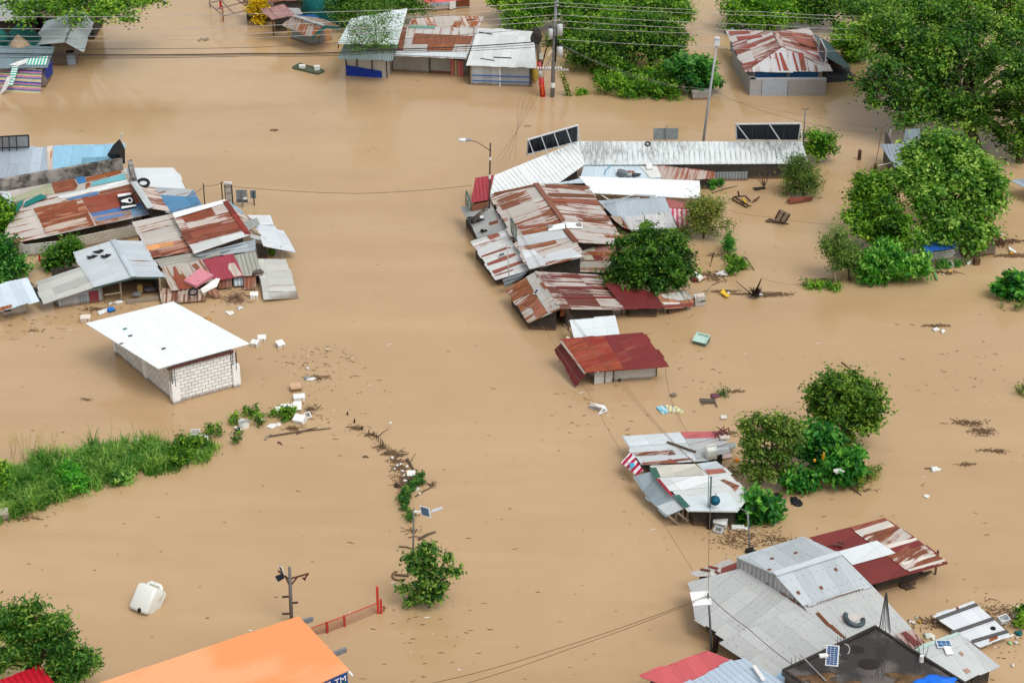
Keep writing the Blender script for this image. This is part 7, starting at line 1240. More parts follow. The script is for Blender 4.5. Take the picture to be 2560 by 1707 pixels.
tree('bush', 'leafy bush with one reaching branch in open water below the solar lamp', 'bush', L(1950, 870), [(*L(1780, 430), 18), (*L(1900, 400), 24), (*L(1820, 500), 26), (*L(1960, 480), 24), (*L(2020, 560), 20), (*L(1880, 570), 24), (*L(2120, 430), 8), (*L(2150, 560), 10), (*L(2210, 560), 5), (*L(1930, 340), 16), (*L(1980, 350), 12), (*L(1960, 650), 28), (*L(1860, 680), 20), (*L(2050, 690), 24), (*L(1950, 770), 32), (*L(1870, 800), 20), (*L(2050, 760), 20), (*L(1720, 710), 9), (*L(1780, 830), 9)], 3400, .23, leafmat((22, 62, 24), (60, 116, 46), (136, 176, 84)), .08, .17, aspect=.5, shell=.15, rs=.56)
mb = MB(); mb.torus(at(L(1690, 580), .05), .44, .05, a0=2.0, a1=5.4, n=16); [mb.bar(at(L(1640, 572), .06), at(L(1770, 582), .06), .1)]; one(mb, 'floating_log', plain((74, 68, 66), .8, .3), 'dark looped log floating at the left side of the open-water bush', 'log')
# ================= grass bank, vines, floating things =================
def in_poly(x, y, poly):
    c = False
    for i in range(len(poly)):
        (x1, y1), (x2, y2) = poly[i], poly[i - 1]
        if (y1 > y) != (y2 > y) and x < (x2 - x1) * (y - y1) / (y2 - y1) + x1: c = not c
    return c
bank = [J(*p) for p in ((-60, 720), (80, 640), (330, 560), (600, 560), (850, 440), (1100, 440), (1500, 420), (1800, 380), (1980, 420), (1940, 520), (1750, 600), (1420, 680), (1150, 690), (1000, 760), (820, 850), (720, 900), (520, 930), (400, 990), (150, 1060), (-60, 1120))]
cs, tn, vs = [], [], []
V_, T_ = [], []
r_ = random.Random(3)
tufts = []
while len(tufts) < 280:
    x, y = r_.uniform(-15, 545), r_.uniform(1100, 1310)
    if in_poly(x, y, bank): tufts.append((x, y, r_.uniform(.25, 1) * (1.15 if x < 400 else .6), r_.random()))
for (x, y, hgt, ct) in tufts:
    c = at((x, y)); lean = r_.uniform(-.1, .8)
    for _ in range(52):
        bx, by = c.x + r_.gauss(0, .22), c.y + r_.gauss(0, .3); hh = hgt * r_.uniform(.5, 1.15); a = r_.uniform(0, 6.28); sp = r_.uniform(.1, 1.1) * hh
        dx, dy = math.cos(a) * sp + lean * hh * .4, math.sin(a) * sp * .7; w = r_.uniform(.018, .036); px, py = -dy, dx; l = math.hypot(px, py) + 1e-6; px, py = px / l * w, py / l * w
        p = [(bx, by, -.05), (bx + dx * .3, by + dy * .3, hh * .55), (bx + dx * .7, by + dy * .7, hh * .9), (bx + dx * 1.1, by + dy * 1.1, hh * .92)]
        V_ += [(p[0][0] - px, p[0][1] - py, p[0][2]), (p[0][0] + px, p[0][1] + py, p[0][2]), (p[1][0] - px, p[1][1] - py, p[1][2]), (p[1][0] + px, p[1][1] + py, p[1][2]), (p[2][0] - px * .7, p[2][1] - py * .7, p[2][2]), (p[2][0] + px * .7, p[2][1] + py * .7, p[2][2]), p[3]]
        T_ += [min(1, ct * .6 + r_.random() * .4)] * 7
nb = len(V_) // 7; fa = []
for k in range(nb): o_ = k * 7; fa += [(o_, o_ + 1, o_ + 3, o_ + 2), (o_ + 2, o_ + 3, o_ + 5, o_ + 4), (o_ + 4, o_ + 5, o_ + 6)]
me = bpy.data.meshes.new('reeds'); me.from_pydata(V_, [], fa); a_ = me.attributes.new('tint', 'FLOAT', 'POINT'); a_.data.foreach_set('value', np.array(T_, dtype=np.float32)); me.materials.append(leafmat((42, 94, 36), (80, 142, 58), (146, 184, 100), .45)); o = bpy.data.objects.new('reeds', me); COL.objects.link(o); tag(o, 'long strip of tall green reeds and grass rising from the water at the left', 'reeds', kind='stuff')
# feathery seed heads
V_, fa, T_ = [], [], []
for _ in range(60):
    x, y = r_.choice([(r_.uniform(20, 150), r_.uniform(1130, 1170)), (r_.uniform(230, 540), r_.uniform(1105, 1135))]); c = at((x, y)); hh = r_.uniform(1.2, 2.0); top = c + Vector((r_.uniform(-.5, .5), 0, hh))
    for k in range(26):
        f = .55 + .45 * k / 26; q = c.lerp(top, f) + Vector((r_.gauss(0, .07), r_.gauss(0, .07), 0)); o_ = len(V_); V_ += [tuple(q), tuple(q + Vector((.02, 0, .02))), tuple(q + Vector((r_.uniform(-.12, .12), 0, .1)))]; fa.append((o_, o_ + 1, o_ + 2)); T_ += [.8] * 3
    o_ = len(V_); V_ += [tuple(c), tuple(c + Vector((.02, 0, 0))), tuple(top)]; fa.append((o_, o_ + 1, o_ + 2)); T_ += [.3] * 3
me = bpy.data.meshes.new('seed_heads'); me.from_pydata(V_, [], fa); a_ = me.attributes.new('tint', 'FLOAT', 'POINT'); a_.data.foreach_set('value', np.array(T_, dtype=np.float32)); me.materials.append(leafmat((90, 100, 60), (130, 136, 90), (176, 170, 130), .3)); o = bpy.data.objects.new('seed_heads', me); COL.objects.link(o); tag(o, 'pale feathery seed heads standing over the reed strip', 'seed heads', kind='stuff')
tuft('bushy_herb', 'bright green leafy herb clump at the front edge of the reed strip', 'plant', [J(680, 800), J(620, 740), J(720, 860)], [26, 20, 16], leafmat((20, 80, 20), (60, 150, 40), (120, 200, 70)), 2600, .17, 1.0)
tuft('bushy_herb', 'pale green herb tuft standing just off the reed strip', 'plant', [J(1130, 750), J(1090, 790), J(1190, 740)], [14, 10, 10], leafmat((40, 90, 40), (96, 160, 70), (170, 206, 130)), 700, .2, .6)
tuft('bushy_herb', 'yellow-green leafy clump of the reed strip at the left edge', 'plant', [J(20, 760), J(50, 860)], [16, 14], G3, 900, .26, 1.0)
tuft('bushy_herb', 'leafy herbs at the right end of the reed strip beside the white boxes', 'plant', [J(1700, 470), J(1600, 560), J(1850, 450), J(1700, 580), J(1960, 330), J(1620, 620)], [22, 18, 18, 16, 14, 10], G1, 3000, .18, .8)
mb = MB(); mb.box(at(J(30, 1050), .35), .6, .5, .55, .3, .3); one(mb, 'old_box', plain((186, 174, 164), .8, .2), 'weathered pale box at the left edge below the reeds', 'box')
# foam boxes
def fbox(c, sx, sy, sz, rot, tilt, label, m=FOAM, cat='foam box', group='white foam boxes', lid=True, open_=False, straps=None, sink=.3):
    t_ = thing('foam_box', label, cat, c, group); mb = MB(); m4 = Matrix.Translation(c + Vector((0, 0, sz * (.5 - sink)))) @ Matrix.Rotation(rot, 4, 'Z') @ Matrix.Rotation(tilt, 4, 'X')
    def bx(cc, s): 
        k = [m4 @ Vector((cc[0] + x * s[0] / 2, cc[1] + y * s[1] / 2, cc[2] + z * s[2] / 2)) for x in (-1, 1) for y in (-1, 1) for z in (-1, 1)]
        for q in ((0, 1, 3, 2), (4, 6, 7, 5), (0, 4, 5, 1), (2, 3, 7, 6), (0, 2, 6, 4), (1, 5, 7, 3)): mb.poly([k[i] for i in q])
    if open_:
        w = .05; bx((0, 0, -sz / 2 + w / 2), (sx, sy, w))
        for s_ in (-1, 1): bx((s_ * (sx / 2 - w / 2), 0, w / 2), (w, sy, sz - w)); bx((0, s_ * (sy / 2 - w / 2), w / 2), (sx - 2 * w, w, sz - w))
        bo_ = mb.build('box', m, t_)
    else:
        bx((0, 0, -.06), (sx, sy, sz - .12)); bo_ = mb.build('box', m, t_); mb = MB(); bx((0, 0, sz / 2 - .055), (sx * 1.05, sy * 1.05, .1)); mb.build('lid', m, bo_)
    if straps:
        mb = MB(); bx((0, 0, -.02), (sx * 1.06, .05, sz * 1.0)); bx((sx * .2, 0, -.02), (.05, sy * 1.06, sz * 1.0)); mb.build('tape', plain(straps), bo_)
    return t_
AM = (222, 150, 50)
fbox(at(K(732, 345)), .68, .55, .5, .25, .3, 'tan cardboard box at the head of the litter line', plain((206, 170, 134), .8, .08), 'box', None)
t12 = fbox(at(K(766, 440)), .7, .5, .48, .15, .1, 'foam box with orange tape and the number 12, below the tan cardboard box', straps=AM); text_mesh('12', .3, at(K(790, 455), .2) + Vector((0, -.16, 0)), (1, .15, 0), (0, 0, 1), plain((150, 90, 30)), t12)
fbox(at(K(750, 520)), .5, .6, .5, .05, .5, 'tilted foam box with orange tape in the middle of the litter line', straps=AM)
fbox(at(K(770, 640)), .68, .55, .55, -.35, .35, 'foam box with printed squares at the lower end of the litter line', straps=(200, 200, 204))
fbox(at(K(835, 600)), .42, .4, .42, .6, .6, 'small open foam box beside the printed one', open_=True); fbox(at(K(655, 530)), .75, .5, .4, .1, .4, 'half-broken foam box among the green weeds of the litter line'); fbox(at(K(570, 560)), .3, .3, .7, .3, .5, 'broken foam box with orange edges at the left of the weeds', straps=AM)
fbox(at(J(1795, 330)), .6, .5, .5, .05, .2, 'upper of two white boxes in the reeds, its open side dark', open_=True); fbox(at(J(1865, 380)), .6, .5, .48, .2, .2, 'lower of two white boxes in the reeds', straps=(196, 206, 214)); fbox(at(J(1245, 390)), .36, .3, .3, .2, .4, 'small white box behind the middle of the reeds', open_=True)
fbox(at(((2350 / 3.672) - 4, 427 + 1165 / 3.672)), .55, .45, .5, .1, .2, 'white box in the water beside the drooping lean-to', straps=(220, 180, 120)); fbox(at((638, 864)), .5, .45, .5, -.3, .2, 'left of two white boxes right of the block building', straps=(120, 90, 70)); fbox(at((655, 850)), .55, .45, .4, .1, .2, 'right of two touching white boxes right of the block building', straps=(150, 120, 90)); fbox(at((700, 866)), .5, .5, .5, .6, .3, 'lone brown-strapped white box right of the block building', straps=(130, 90, 66)); fbox(at(I(790, 450)), .65, .45, .55, .1, .2, 'cream box wedged behind the left corner of the white roof', plain((232, 218, 204), .7, .06), straps=(180, 140, 120)); fbox(at(K(1792, 1130)), .46, .36, .34, .0, .5, 'white boxes taped in a cross on the middle litter strip', straps=(120, 140, 190))
fbox(at(O(960, 850), .2), .75, .6, .5, -.4, .4, 'large white foam box beside the black-wrapped pole', straps=(220, 210, 200)); fbox(at(O(940, 920)), .5, .4, .35, -.5, .3, 'greyish foam box low by the black-wrapped pole', plain((210, 214, 216)), open_=True); fbox(at(O(1095, 890)), .7, .3, .2, .05, .1, 'long white foam slab under the papaya tree'); fbox(at(T(1570, 660), .1), .6, .42, .4, .5, .3, 'open white and blue crate at the tip of the floating roof', plain((226, 230, 232)), open_=True, straps=None)
t_ = thing('torn_bag', 'white torn plastic jug with a jagged top near the reeds', 'plastic jug', at(K(258, 680)), None); mb = MB(); b = at(K(258, 685)); rr = [(b + Vector((math.cos(a) * .33, math.sin(a) * .26, 0)), b + Vector((math.cos(a) * .36, math.sin(a) * .28, .42 + .06 * math.sin(a * 4)))) for a in [k * .3927 for k in range(16)]]
for k in range(16): j = (k + 1) % 16; mb.poly([rr[k][0], rr[j][0], rr[j][1], rr[k][1]]); mb.poly([rr[j][0] * 1, rr[k][0] * 1, b])
mb.build('body', FOAM, t_); mb = MB(); mb.poly([b + Vector((math.cos(a) * .3, math.sin(a) * .22, .3)) for a in [k * .3927 for k in range(16)]]); mb.build('inside', plain((150, 152, 150)), t_)
def flat(name, px, z, m, label, cat, group=None, th=.06):
    mb = MB(); mb.slab([at(p, z) for p in px], th); return one(mb, name, m, label, cat, group)
def blobs(name, px, r, m, label, cat, n=1, seed=1, z=.06, group=None, sp=0):
    rr = random.Random(seed); mb = MB(); c = at(px)
    for k in range(n): mb.blob(c + Vector((rr.uniform(-sp, sp), rr.uniform(-sp, sp), z)), r * rr.uniform(.6, 1.1), r * rr.uniform(.5, .8), r * rr.uniform(.3, .5), seed + k, .45, rot=rr.uniform(0, 3))
    return one(mb, name, m, label, cat, group, True)
flat('foam_sheet', [K(*p) for p in ((460, 680), (500, 655), (555, 655), (560, 672), (510, 698))], .08, FOAM, 'larger flat foam piece left of the litter line', 'foam'); flat('foam_sheet', [K(*p) for p in ((555, 650), (590, 645), (600, 665), (565, 675))], .08, FOAM, 'small foam piece touching the larger flat one', 'foam'); flat('foam_sheet', [K(*p) for p in ((160, 685), (195, 680), (240, 710), (200, 722))], .1, plain((236, 232, 222)), 'cream foam board below the torn jug', 'foam'); flat('foam_sheet', [K(*p) for p in ((385, 630), (425, 605), (425, 620), (395, 636))], .08, FOAM, 'sliver of foam between weeds, right of the torn jug', 'foam')
blobs('plastic_drum', K(835, 245), .26, plain((150, 150, 146)), 'grey bucket lying at the top of the litter line', 'bucket', 2, 3); blobs('white_bag', K(885, 258), .2, FOAM, 'white bag beside the grey bucket', 'bag', 2, 5, sp=.15); blobs('white_bag', K(840, 155), .16, FOAM, 'lone white bag above the grey bucket', 'bag', 1, 6)
for lab, pts, mat_, n_ in (('weeds between the torn jug and the foam boxes', [K(170, 610), K(165, 650), K(350, 570), K(390, 600), K(320, 590), K(270, 590)], G1, 700), ('weeds growing through the foam boxes of the litter line', [K(650, 570), K(690, 590), K(640, 620), K(540, 600), K(690, 560), K(620, 560)], G1, 900), ('low weed patch below the flat foam pieces', [K(410, 670)], G2, 160), ('thin seedling below the cream foam board', [K(210, 760)], G1, 80), ('flat raft of duckweed below the reeds', [K(185, 842)], G2, 120)):
    tuft('weeds', lab, 'plant', pts, [12] * len(pts), mat_, n_, .16, .4, clump=.1)
tuft('vine_strip', 'green vine strip curving down the middle litter line to the solar lamp', 'vines', [K(1880, 1170), K(1850, 1215), K(1800, 1250), K(1760, 1290), K(1730, 1330), K(1720, 1370), K(1740, 1410), K(1730, 1450), K(1780, 1520), K(1790, 1560)], [9, 10, 10, 10, 11, 11, 8, 8, 7, 6], leafmat((20, 66, 26), (56, 116, 44), (110, 160, 70)), 1800, .15, .35, clump=.1)
tuft('vine_tuft', 'dark pointed vine mound standing alone right of the round tree', 'plant', [G_(300, 760), G_(300, 730)], [12, 9], leafmat((10, 70, 14), (36, 120, 30), (80, 160, 50)), 800, .16, 1.1); tuft('vine_tuft', 'small vine tuft at the foot of the pointed mound', 'plant', [G_(300, 820), G_(360, 825)], [9, 6], G3, 260, .16, .35); tuft('vine_tuft', 'bright curling vine clump below the pointed mound', 'plant', [G_(340, 900), G_(410, 880), G_(330, 950), G_(430, 910)], [12, 12, 11, 8], G3, 1100, .18, .5); tuft('vine_tuft', 'long vine mat at the left foot of the feathery bush', 'plant', [G_(1060, 1080), G_(1140, 1075), G_(1220, 1065), G_(1000, 1055)], [10, 10, 10, 5], G3, 800, .16, .3); tuft('vine_tuft', 'round vine tuft just below the feathery bush', 'plant', [G_(1280, 1100)], [10], G3, 260, .16, .4)
tuft('weeds', 'dense weed mat in front of the small block hut', 'plant', [R(1010, 700), R(960, 720), R(1080, 710)], [11, 8, 8], GB, 600, .15, .4); tuft('weeds', 'narrow weed mat right of the window frame', 'plant', [R(1270, 680), R(1340, 670)], [8, 6], GB, 260, .15, .3)
tree('banana_plant', 'broad-leaved plants reaching in from the right edge', 'plant', R(2330, 1200), [(*R(2000, 1080), 18), (*R(2120, 1120), 18), (*R(2250, 1000), 20), (*R(2200, 1150), 20), (*R(2320, 1100), 22), (*R(2150, 900), 12), (*R(2300, 1230), 14)], 1100, .5, PAP, .07, .25, aspect=.6)
tuft('weeds', 'faint weed tuft cut by the right edge beside open water', 'plant', [S(1560, 700), S(1540, 740)], [10, 10], G4, 260, .14, .6); tuft('weeds', 'sparse upright weeds near the right edge under the broad-leaved plants', 'plant', [S(1510, 60), S(1550, 30), S(1380, 35)], [10, 10, 7], G4, 260, .14, .4); tuft('weeds', 'weeds and litter at the right edge beside the floating roof', 'plant', [T(1850, 620), T(1860, 760)], [14, 14], G1, 600, .2, .7)
h = House('edge_shed', 'grey roof corner poking in at the right edge', (2575, 520)); h.roof([((2530, 453), 1.2), ((2620, 438), 1.2), ((2620, 500), 1.0)], tin((156, 170, 182), .05), walls=None); h.posts([(2580, 505)], WOODB, z=.9)
# named odd things
t_ = thing('foam_raft', 'green framed tray floating with white tubs on it, upper left', 'raft', at(B(485, 640))); q = [at(B(*p), .12) for p in ((338, 622), (402, 588), (625, 652), (565, 678))]; mb = MB(); mb.slab(q, .1); mb.build('tray', plain((84, 96, 74), .7, .3), t_); mb = MB(); [mb.bar(q[i], q[(i + 1) % 4], .12, .2) for i in range(4)]; mb.build('rim', plain((96, 106, 86), .7, .2), t_)
fbox(at(B(560, 640), .12), .5, .4, .35, .2, 0, 'white tub at the right end of the green tray', group='tubs on the tray', sink=0); fbox(at(B(425, 622), .12), .55, .4, .25, .1, 0, 'white tub at the left end of the green tray', group='tubs on the tray', sink=0); blobs('yellow_bag', B(450, 632), .2, plain((220, 180, 90)), 'yellow bag beside the left tub on the tray', 'bag', 1, 3, .2)
t_ = thing('green_tub', 'pale green square tub floating tilted right of the maroon kiosk', 'tub', at(V(1005, 1400))); b = at(V(1005, 1420)); mb = MB()
m4 = Matrix.Translation(b + Vector((0, 0, .18))) @ Matrix.Rotation(-.5, 4, 'Z') @ Matrix.Rotation(.35, 4, 'X'); k8 = lambda s, z: [m4 @ Vector((x * s, y * s * .85, z)) for x, y in ((-1, -1), (1, -1), (1, 1), (-1, 1))]
o8, i8, d8, u8 = k8(.5, .28), k8(.42, .28), k8(.36, .12), k8(.42, -.3)
for i in range(4): j = (i + 1) % 4; mb.poly([o8[i], o8[j], i8[j], i8[i]]); mb.poly([i8[i], i8[j], d8[j], d8[i]]); mb.poly([u8[i], u8[j], o8[j], o8[i]], mi=1)
mb.poly(d8); mb.poly(u8[::-1], mi=1); mb.build('tub', [plain((190, 218, 206), .4, .05), plain((110, 136, 122), .5, .1)], t_)
t_ = thing('arrow_sign', 'floating white arrow-shaped sign with dark lettering on its two faces', 'sign', at(N_(570, 890))); q = [at(N_(*p), z) for p, z in (((490, 888), .0), (((585, 908)), .0), ((585, 872), .35), ((492, 850), .35))]; mb = MB(); mb.slab(q, .04, nrm=Vector((0, -1, 0))); mb.build('board', WHITE, t_)
q2 = [at(N_(*p), z) for p, z in (((492, 828), .4), ((630, 856), .4), ((660, 905), .3), ((590, 870), .36))]; mb = MB(); mb.slab(q2, .04); mb.build('top_face', WHITE, t_); q3 = [at(N_(*p), z) for p, z in (((562, 944), .02), ((655, 912), .1), ((620, 868), .38))]; mb = MB(); mb.slab(q3, .05, nrm=Vector((0, -1, .4))); mb.build('arrow_tip', WHITE, t_)
text_mesh('A VOKO', .22, (q[0] + q[1] + q[2] + q[3]) / 4 + Vector((0, -.04, 0)), q[1] - q[0], (0, 0, 1), plain((60, 64, 120)), t_); text_mesh('KI', .2, sum(q3, Vector()) / 3 + Vector((0, -.06, .03)), q3[1] - q3[0], (0, .2, 1), BLK, t_)
fm = stripes([(0, (150, 210, 230)), (.4, (214, 232, 232)), (.7, (120, 190, 216))], .5, 'u', .5); flat('floating_mat', [N_(*p) for p in ((1102, 872), (1165, 850), (1225, 905), (1165, 932))], .1, fm, 'pale blue cushion floating left of the flowered one', 'cushion', 'floating cushions', .12); flat('floating_mat', [N_(*p) for p in ((1180, 848), (1290, 865), (1358, 905), (1330, 922), (1220, 908))], .12, stripes([(0, (232, 224, 170)), (.45, (226, 200, 120)), (.6, (60, 140, 170)), (.75, (236, 230, 200))], .28, 'u', .6), 'long cushion with yellow and blue pattern, floating', 'cushion', 'floating cushions', .12)
flat('white_tray', [N_(*p) for p in ((1692, 945), (1745, 942), (1755, 972), (1698, 975))], .12, plain((226, 220, 214)), 'small white tray floating by the willowy tree', 'tray'); blobs('basket', N_(1262, 768), .28, plain((130, 118, 104)), 'brown wet bundle caught on the thin wire', 'bundle', 1, 3); blobs('purple_cloth', N_(1640, 778), .3, plain((120, 70, 90)), 'purple cloth beside green weed in the right water', 'cloth', 1, 5); tuft('weeds', 'green weed lump drifting above the sunken chair', 'plant', [N_(1710, 755)], [10], G2, 160, .14, .3)
mb = MB(); c_ = at(N_(1580, 830)); [mb.bar(c_ + Vector(a), c_ + Vector(b_), .06) for a, b_ in (((-.5, .3, .1), (.5, .2, .1)), ((-.5, .3, .1), (-.3, -.5, .15)), ((.4, .2, .1), (.5, -.7, .1)), ((-.4, .0, .12), (.4, -.1, .12)))]; mb.slab([c_ + Vector(p) for p in ((-.45, .2, .08), (.45, .15, .08), (.4, -.2, .08), (-.35, -.2, .08))], .03); one(mb, 'sunken_chair', plain((108, 96, 86)), 'brown sunken chair frame drifting below the purple cloth', 'chair')
flat('pink_board', [O(*p) for p in ((940, 310), (1035, 295), (1055, 320), (975, 338))], .15, plain((226, 200, 194)), 'pale pink board beside the patched roof', 'board'); blobs('orange_bag', O(1085, 355), .25, plain((246, 124, 20)), 'bright orange bag floating near the willowy tree', 'bag', 1, 3, .03)
flat('silver_sheet', [O(*p) for p in ((1185, 615), (1300, 602), (1440, 690), (1330, 695), (1300, 660))], .1, plain((190, 196, 206), .4, .2), 'silvery sheet floating behind the low papaya tree', 'sheet'); blobs('black_bag', O(1375, 645), .3, BLK, 'black bag on the silvery sheet', 'bag', 2, 4, sp=.2); blobs('pink_net', O(1450, 665), .3, plain((170, 120, 126)), 'dull pink net right of the silvery sheet', 'net', 1, 7); blobs('black_bag', O(1548, 685), .32, BLK, 'black bags floating apart, right of the silvery sheet', 'bag', 4, 9, sp=.25); blobs('blue_bundle', O(980, 800), .4, plain((40, 70, 130), .6, .4), 'blue and red bundles of goods under the pale roof edge', 'bundle', 4, 11, .4, sp=.4); blobs('white_bag', O(1035, 815), .28, plain((200, 206, 214)), 'silvery bag among the blue bundles', 'bag', 1, 12, .4); blobs('yellow_bag', O(1185, 860), .22, plain((200, 180, 70)), 'yellow bag caught by the thin lamp pole', 'bag', 2, 13, sp=.1); blobs('round_basin', O(1160, 895), .2, WHITE, 'round white lid at the foot of the papaya tree', 'lid', 1, 14)
blobs('blue_bag', E(1022, 1290), .34, plain((30, 130, 220), .4, .15), 'bright blue bag floating behind the white roof', 'bag', 1, 3, .15); flat('foam_sheet', [E(*p) for p in ((890, 1290), (985, 1260), (990, 1285), (915, 1320))], .1, FOAM, 'foam board left of the blue bag', 'foam'); blobs('white_bag', E(1018, 1230), .26, plain((214, 208, 200)), 'round white bag above the blue one', 'bag', 1, 4, .1); blobs('white_bag', E(1100, 1212), .2, FOAM, 'white bag near the open-fronted house', 'bag', 2, 5, .05, sp=.15); blobs('white_bag', E(2215, 1262), .25, plain((224, 224, 226)), 'crumpled white bag below the twig heap', 'bag', 2, 7, sp=.15); flat('foam_sheet', [E(*p) for p in ((2062, 1290), (2140, 1285), (2148, 1305), (2105, 1322))], .08, FOAM, 'foam scrap at the left below the twig heap', 'foam'); blobs('yellow_crate', E(1905, 1365), .22, plain((200, 150, 80)), 'small orange crate at the edge of the white roof', 'crate', 2, 8, sp=.1)
def twigs(name, px, label, n, spx, spy, col=(70, 54, 44), r=.02, seed=1, up=.2, cat='twigs', L0=.21, ang=None):
    rr = random.Random(seed); c = at(px); mb = MB()
    col = [min(255, x * 1.2) for x in col]; r *= .55; col = tuple(col)
    for _ in range(int(n * 2.3)):
        p = c + Vector((rr.gauss(0, spx * .8), rr.gauss(0, spy * .8), rr.uniform(.0, up))); 
        if rr.random() < .76:
            q_ = p.copy(); q_.z = .015 + rr.random() * up * .3; s_ = rr.uniform(.02, .065); mb.poly([q_ + Vector((s_ * math.cos(k) * rr.uniform(.6, 1.5), s_ * math.sin(k) * rr.uniform(.4, 1), rr.uniform(0, .02))) for k in (0, 1.4, 2.6, 4, 5.2)]); continue
        a = (ang if ang is not None else rr.uniform(0, 3.14)) + rr.gauss(0, .35); l = L0 * rr.uniform(.4, 1.3); mb.bar(p - Vector((math.cos(a) * l, math.sin(a) * l, 0)), p + Vector((math.cos(a) * l, math.sin(a) * l, rr.uniform(-.1, .2) * up)), r * 2 * rr.uniform(.6, 1.4))
    return one(mb, name, plain(col, .9, .3), label, cat)
twigs('twig_heap', E(2170, 1190), 'tangled heap of brown twigs below the left houses', 110, .55, .5, (92, 66, 58), .022, 5, .5)
twigs('litter_twigs', K(930, 240), 'dark twigs trailing right of the grey bucket', 40, .5, .25, (60, 50, 42), .02, 2, .1); twigs('litter_twigs', K(870, 530), 'twigs along the right side of the foam boxes', 36, .35, .5, (60, 50, 42), .02, 3, .15); twigs('litter_twigs', K(700, 700), 'dark twig mat just above the long floating branch', 30, .35, .15, (70, 54, 40), .02, 4, .08)
def stick(p, q, label, r=.06, z0=.03, z1=.03, m=WOODB, name='floating_branch', cat='branch', group='floating branches'):
    mb = MB(); a, b_ = at(p, z0), at(q, z1); mb.tube([a, a.lerp(b_, .5) + Vector((0, .08, .02)), b_], [r, r * .85, r * .5], 6); return one(mb, name, m, label, cat, group)
stick(K(460, 780), K(1055, 698), 'longest branch, floating below the litter line', .07); stick(K(450, 805), K(510, 752), 'pale forked stub at the left end of the longest branch', .07, m=WOODL); stick(K(740, 752), K(930, 690), 'side branch lying over the longest one', .05); stick(K(568, 828), K(605, 850), 'short dark log below the longest branch', .07); stick(K(1350, 962), K(1400, 966), 'short dark log left of the middle litter strip', .07); stick(K(1200, 685), K(1330, 712), 'branch leading into the row of dark stubs', .04); stick(K(1380, 752), K(1480, 780), 'thick short branch at the head of the middle strip', .06); stick(K(1485, 778), K(1585, 705), 'upward-pointing branch with a white blob at its tip', .035, .03, .6); stick(K(1545, 935), K(1720, 958), 'dark branch at the top of the middle litter strip', .06); stick(K(1640, 968), K(1768, 932), 'crossing branch at the top of the middle litter strip', .04); stick(K(1790, 1000), K(1838, 930), 'thin upright twig beside the middle litter strip', .03, .02, .4); stick(K(1755, 985), K(1815, 1095), 'broad dark plank in the middle litter strip', .11); stick(K(1835, 1140), K(1995, 1245), 'pale bamboo pole crossing the vine strip', .05, m=WOODL); stick(K(1830, 1325), K(1990, 1235), 'dark branch ending in the tip of the bamboo pole', .05)
stick(L(1860, 252), L(2015, 180), 'dark plank bundle above the open-water bush', .1); stick(L(1762, 232), L(1890, 228), 'thin pole floating across the solar lamp', .03); stick(L(1678, 315), L(1820, 340), 'dark pole at the left of the solar lamp foot', .045); stick(L(1985, 300), L(2040, 265), 'short stick at the top of the open-water bush', .04); blobs('white_float', K(1605, 705), .12, FOAM, 'white blob at the tip of the upward branch', 'float', 1, 3, .45)
for i, (bx, by, ty) in enumerate([(1208, 576, 552), (1272, 648, 615), (1340, 712, 680)]): b = at(K(bx, by)); mb = MB(); mb.bar(b - Vector((0, 0, .3)), b + Vector((0, 0, uz(K(bx, by), K(0, ty)[1]))), .09); one(mb, 'dark_stub', plain((50, 38, 32)), ['uppermost', 'middle', 'lowest'][i] + ' of three dark stubs above the middle litter strip', 'stub', 'dark stubs in open water')
t_ = thing('picket_row', 'row of tiny dark fence pickets rising from the middle strip', 'fence', at(K(1500, 850)))
for i, (x, y) in enumerate([(1395, 755), (1440, 772), (1470, 800), (1485, 820), (1505, 835), (1520, 850), (1530, 870), (1525, 890), (1500, 880), (1545, 885)]): b = at(K(x, y)); mb = MB(); mb.bar(b - Vector((0, 0, .3)), b + Vector((.06, 0, .35)), .05); mb.build('picket', plain((56, 44, 38)), t_)
twigs('litter_raft', K(1650, 930), 'thin twigs at the top of the middle litter strip', 40, .5, .3, (84, 66, 56), .02, 6, .05, ang=.1)
for i, (x, y) in enumerate([(1690, 1060), (1740, 1160), (1720, 1230)]): twigs('litter_raft', K(x, y), ['upper', 'middle', 'lower'][i] + ' raft of brown twigs in the middle litter strip', 70, .38, .38, (92, 74, 64), .02, 10 + i, .06)
fl = [(1695, 1035), (1755, 1055), (1640, 1080), (1665, 1045), (1725, 1138), (1735, 1185), (1775, 1190), (1845, 1265), (1870, 1305), (1830, 1215), (1712, 1098), (1615, 975)]
for i, p in enumerate(fl): blobs('plastic_bottle', K(*p), .12 if i != 7 else .2, FOAM, ['first', 'second', 'third', 'fourth', 'fifth', 'sixth', 'seventh', 'eighth and largest', 'ninth', 'tenth', 'eleventh', 'topmost'][i] + ' white bottle along the middle litter strip', 'bottle', 1, i, .06, 'white bottles in the middle strip')
blobs('dark_root', K(1675, 1235), .22, plain((60, 46, 40)), 'dark root stump left of the vine strip', 'root', 2, 3, .06, sp=.15); twigs('dark_root', K(1990, 1225), 'dark brush at the tip of the bamboo pole', 14, .2, .15, (80, 60, 50), .02, 9, .15)
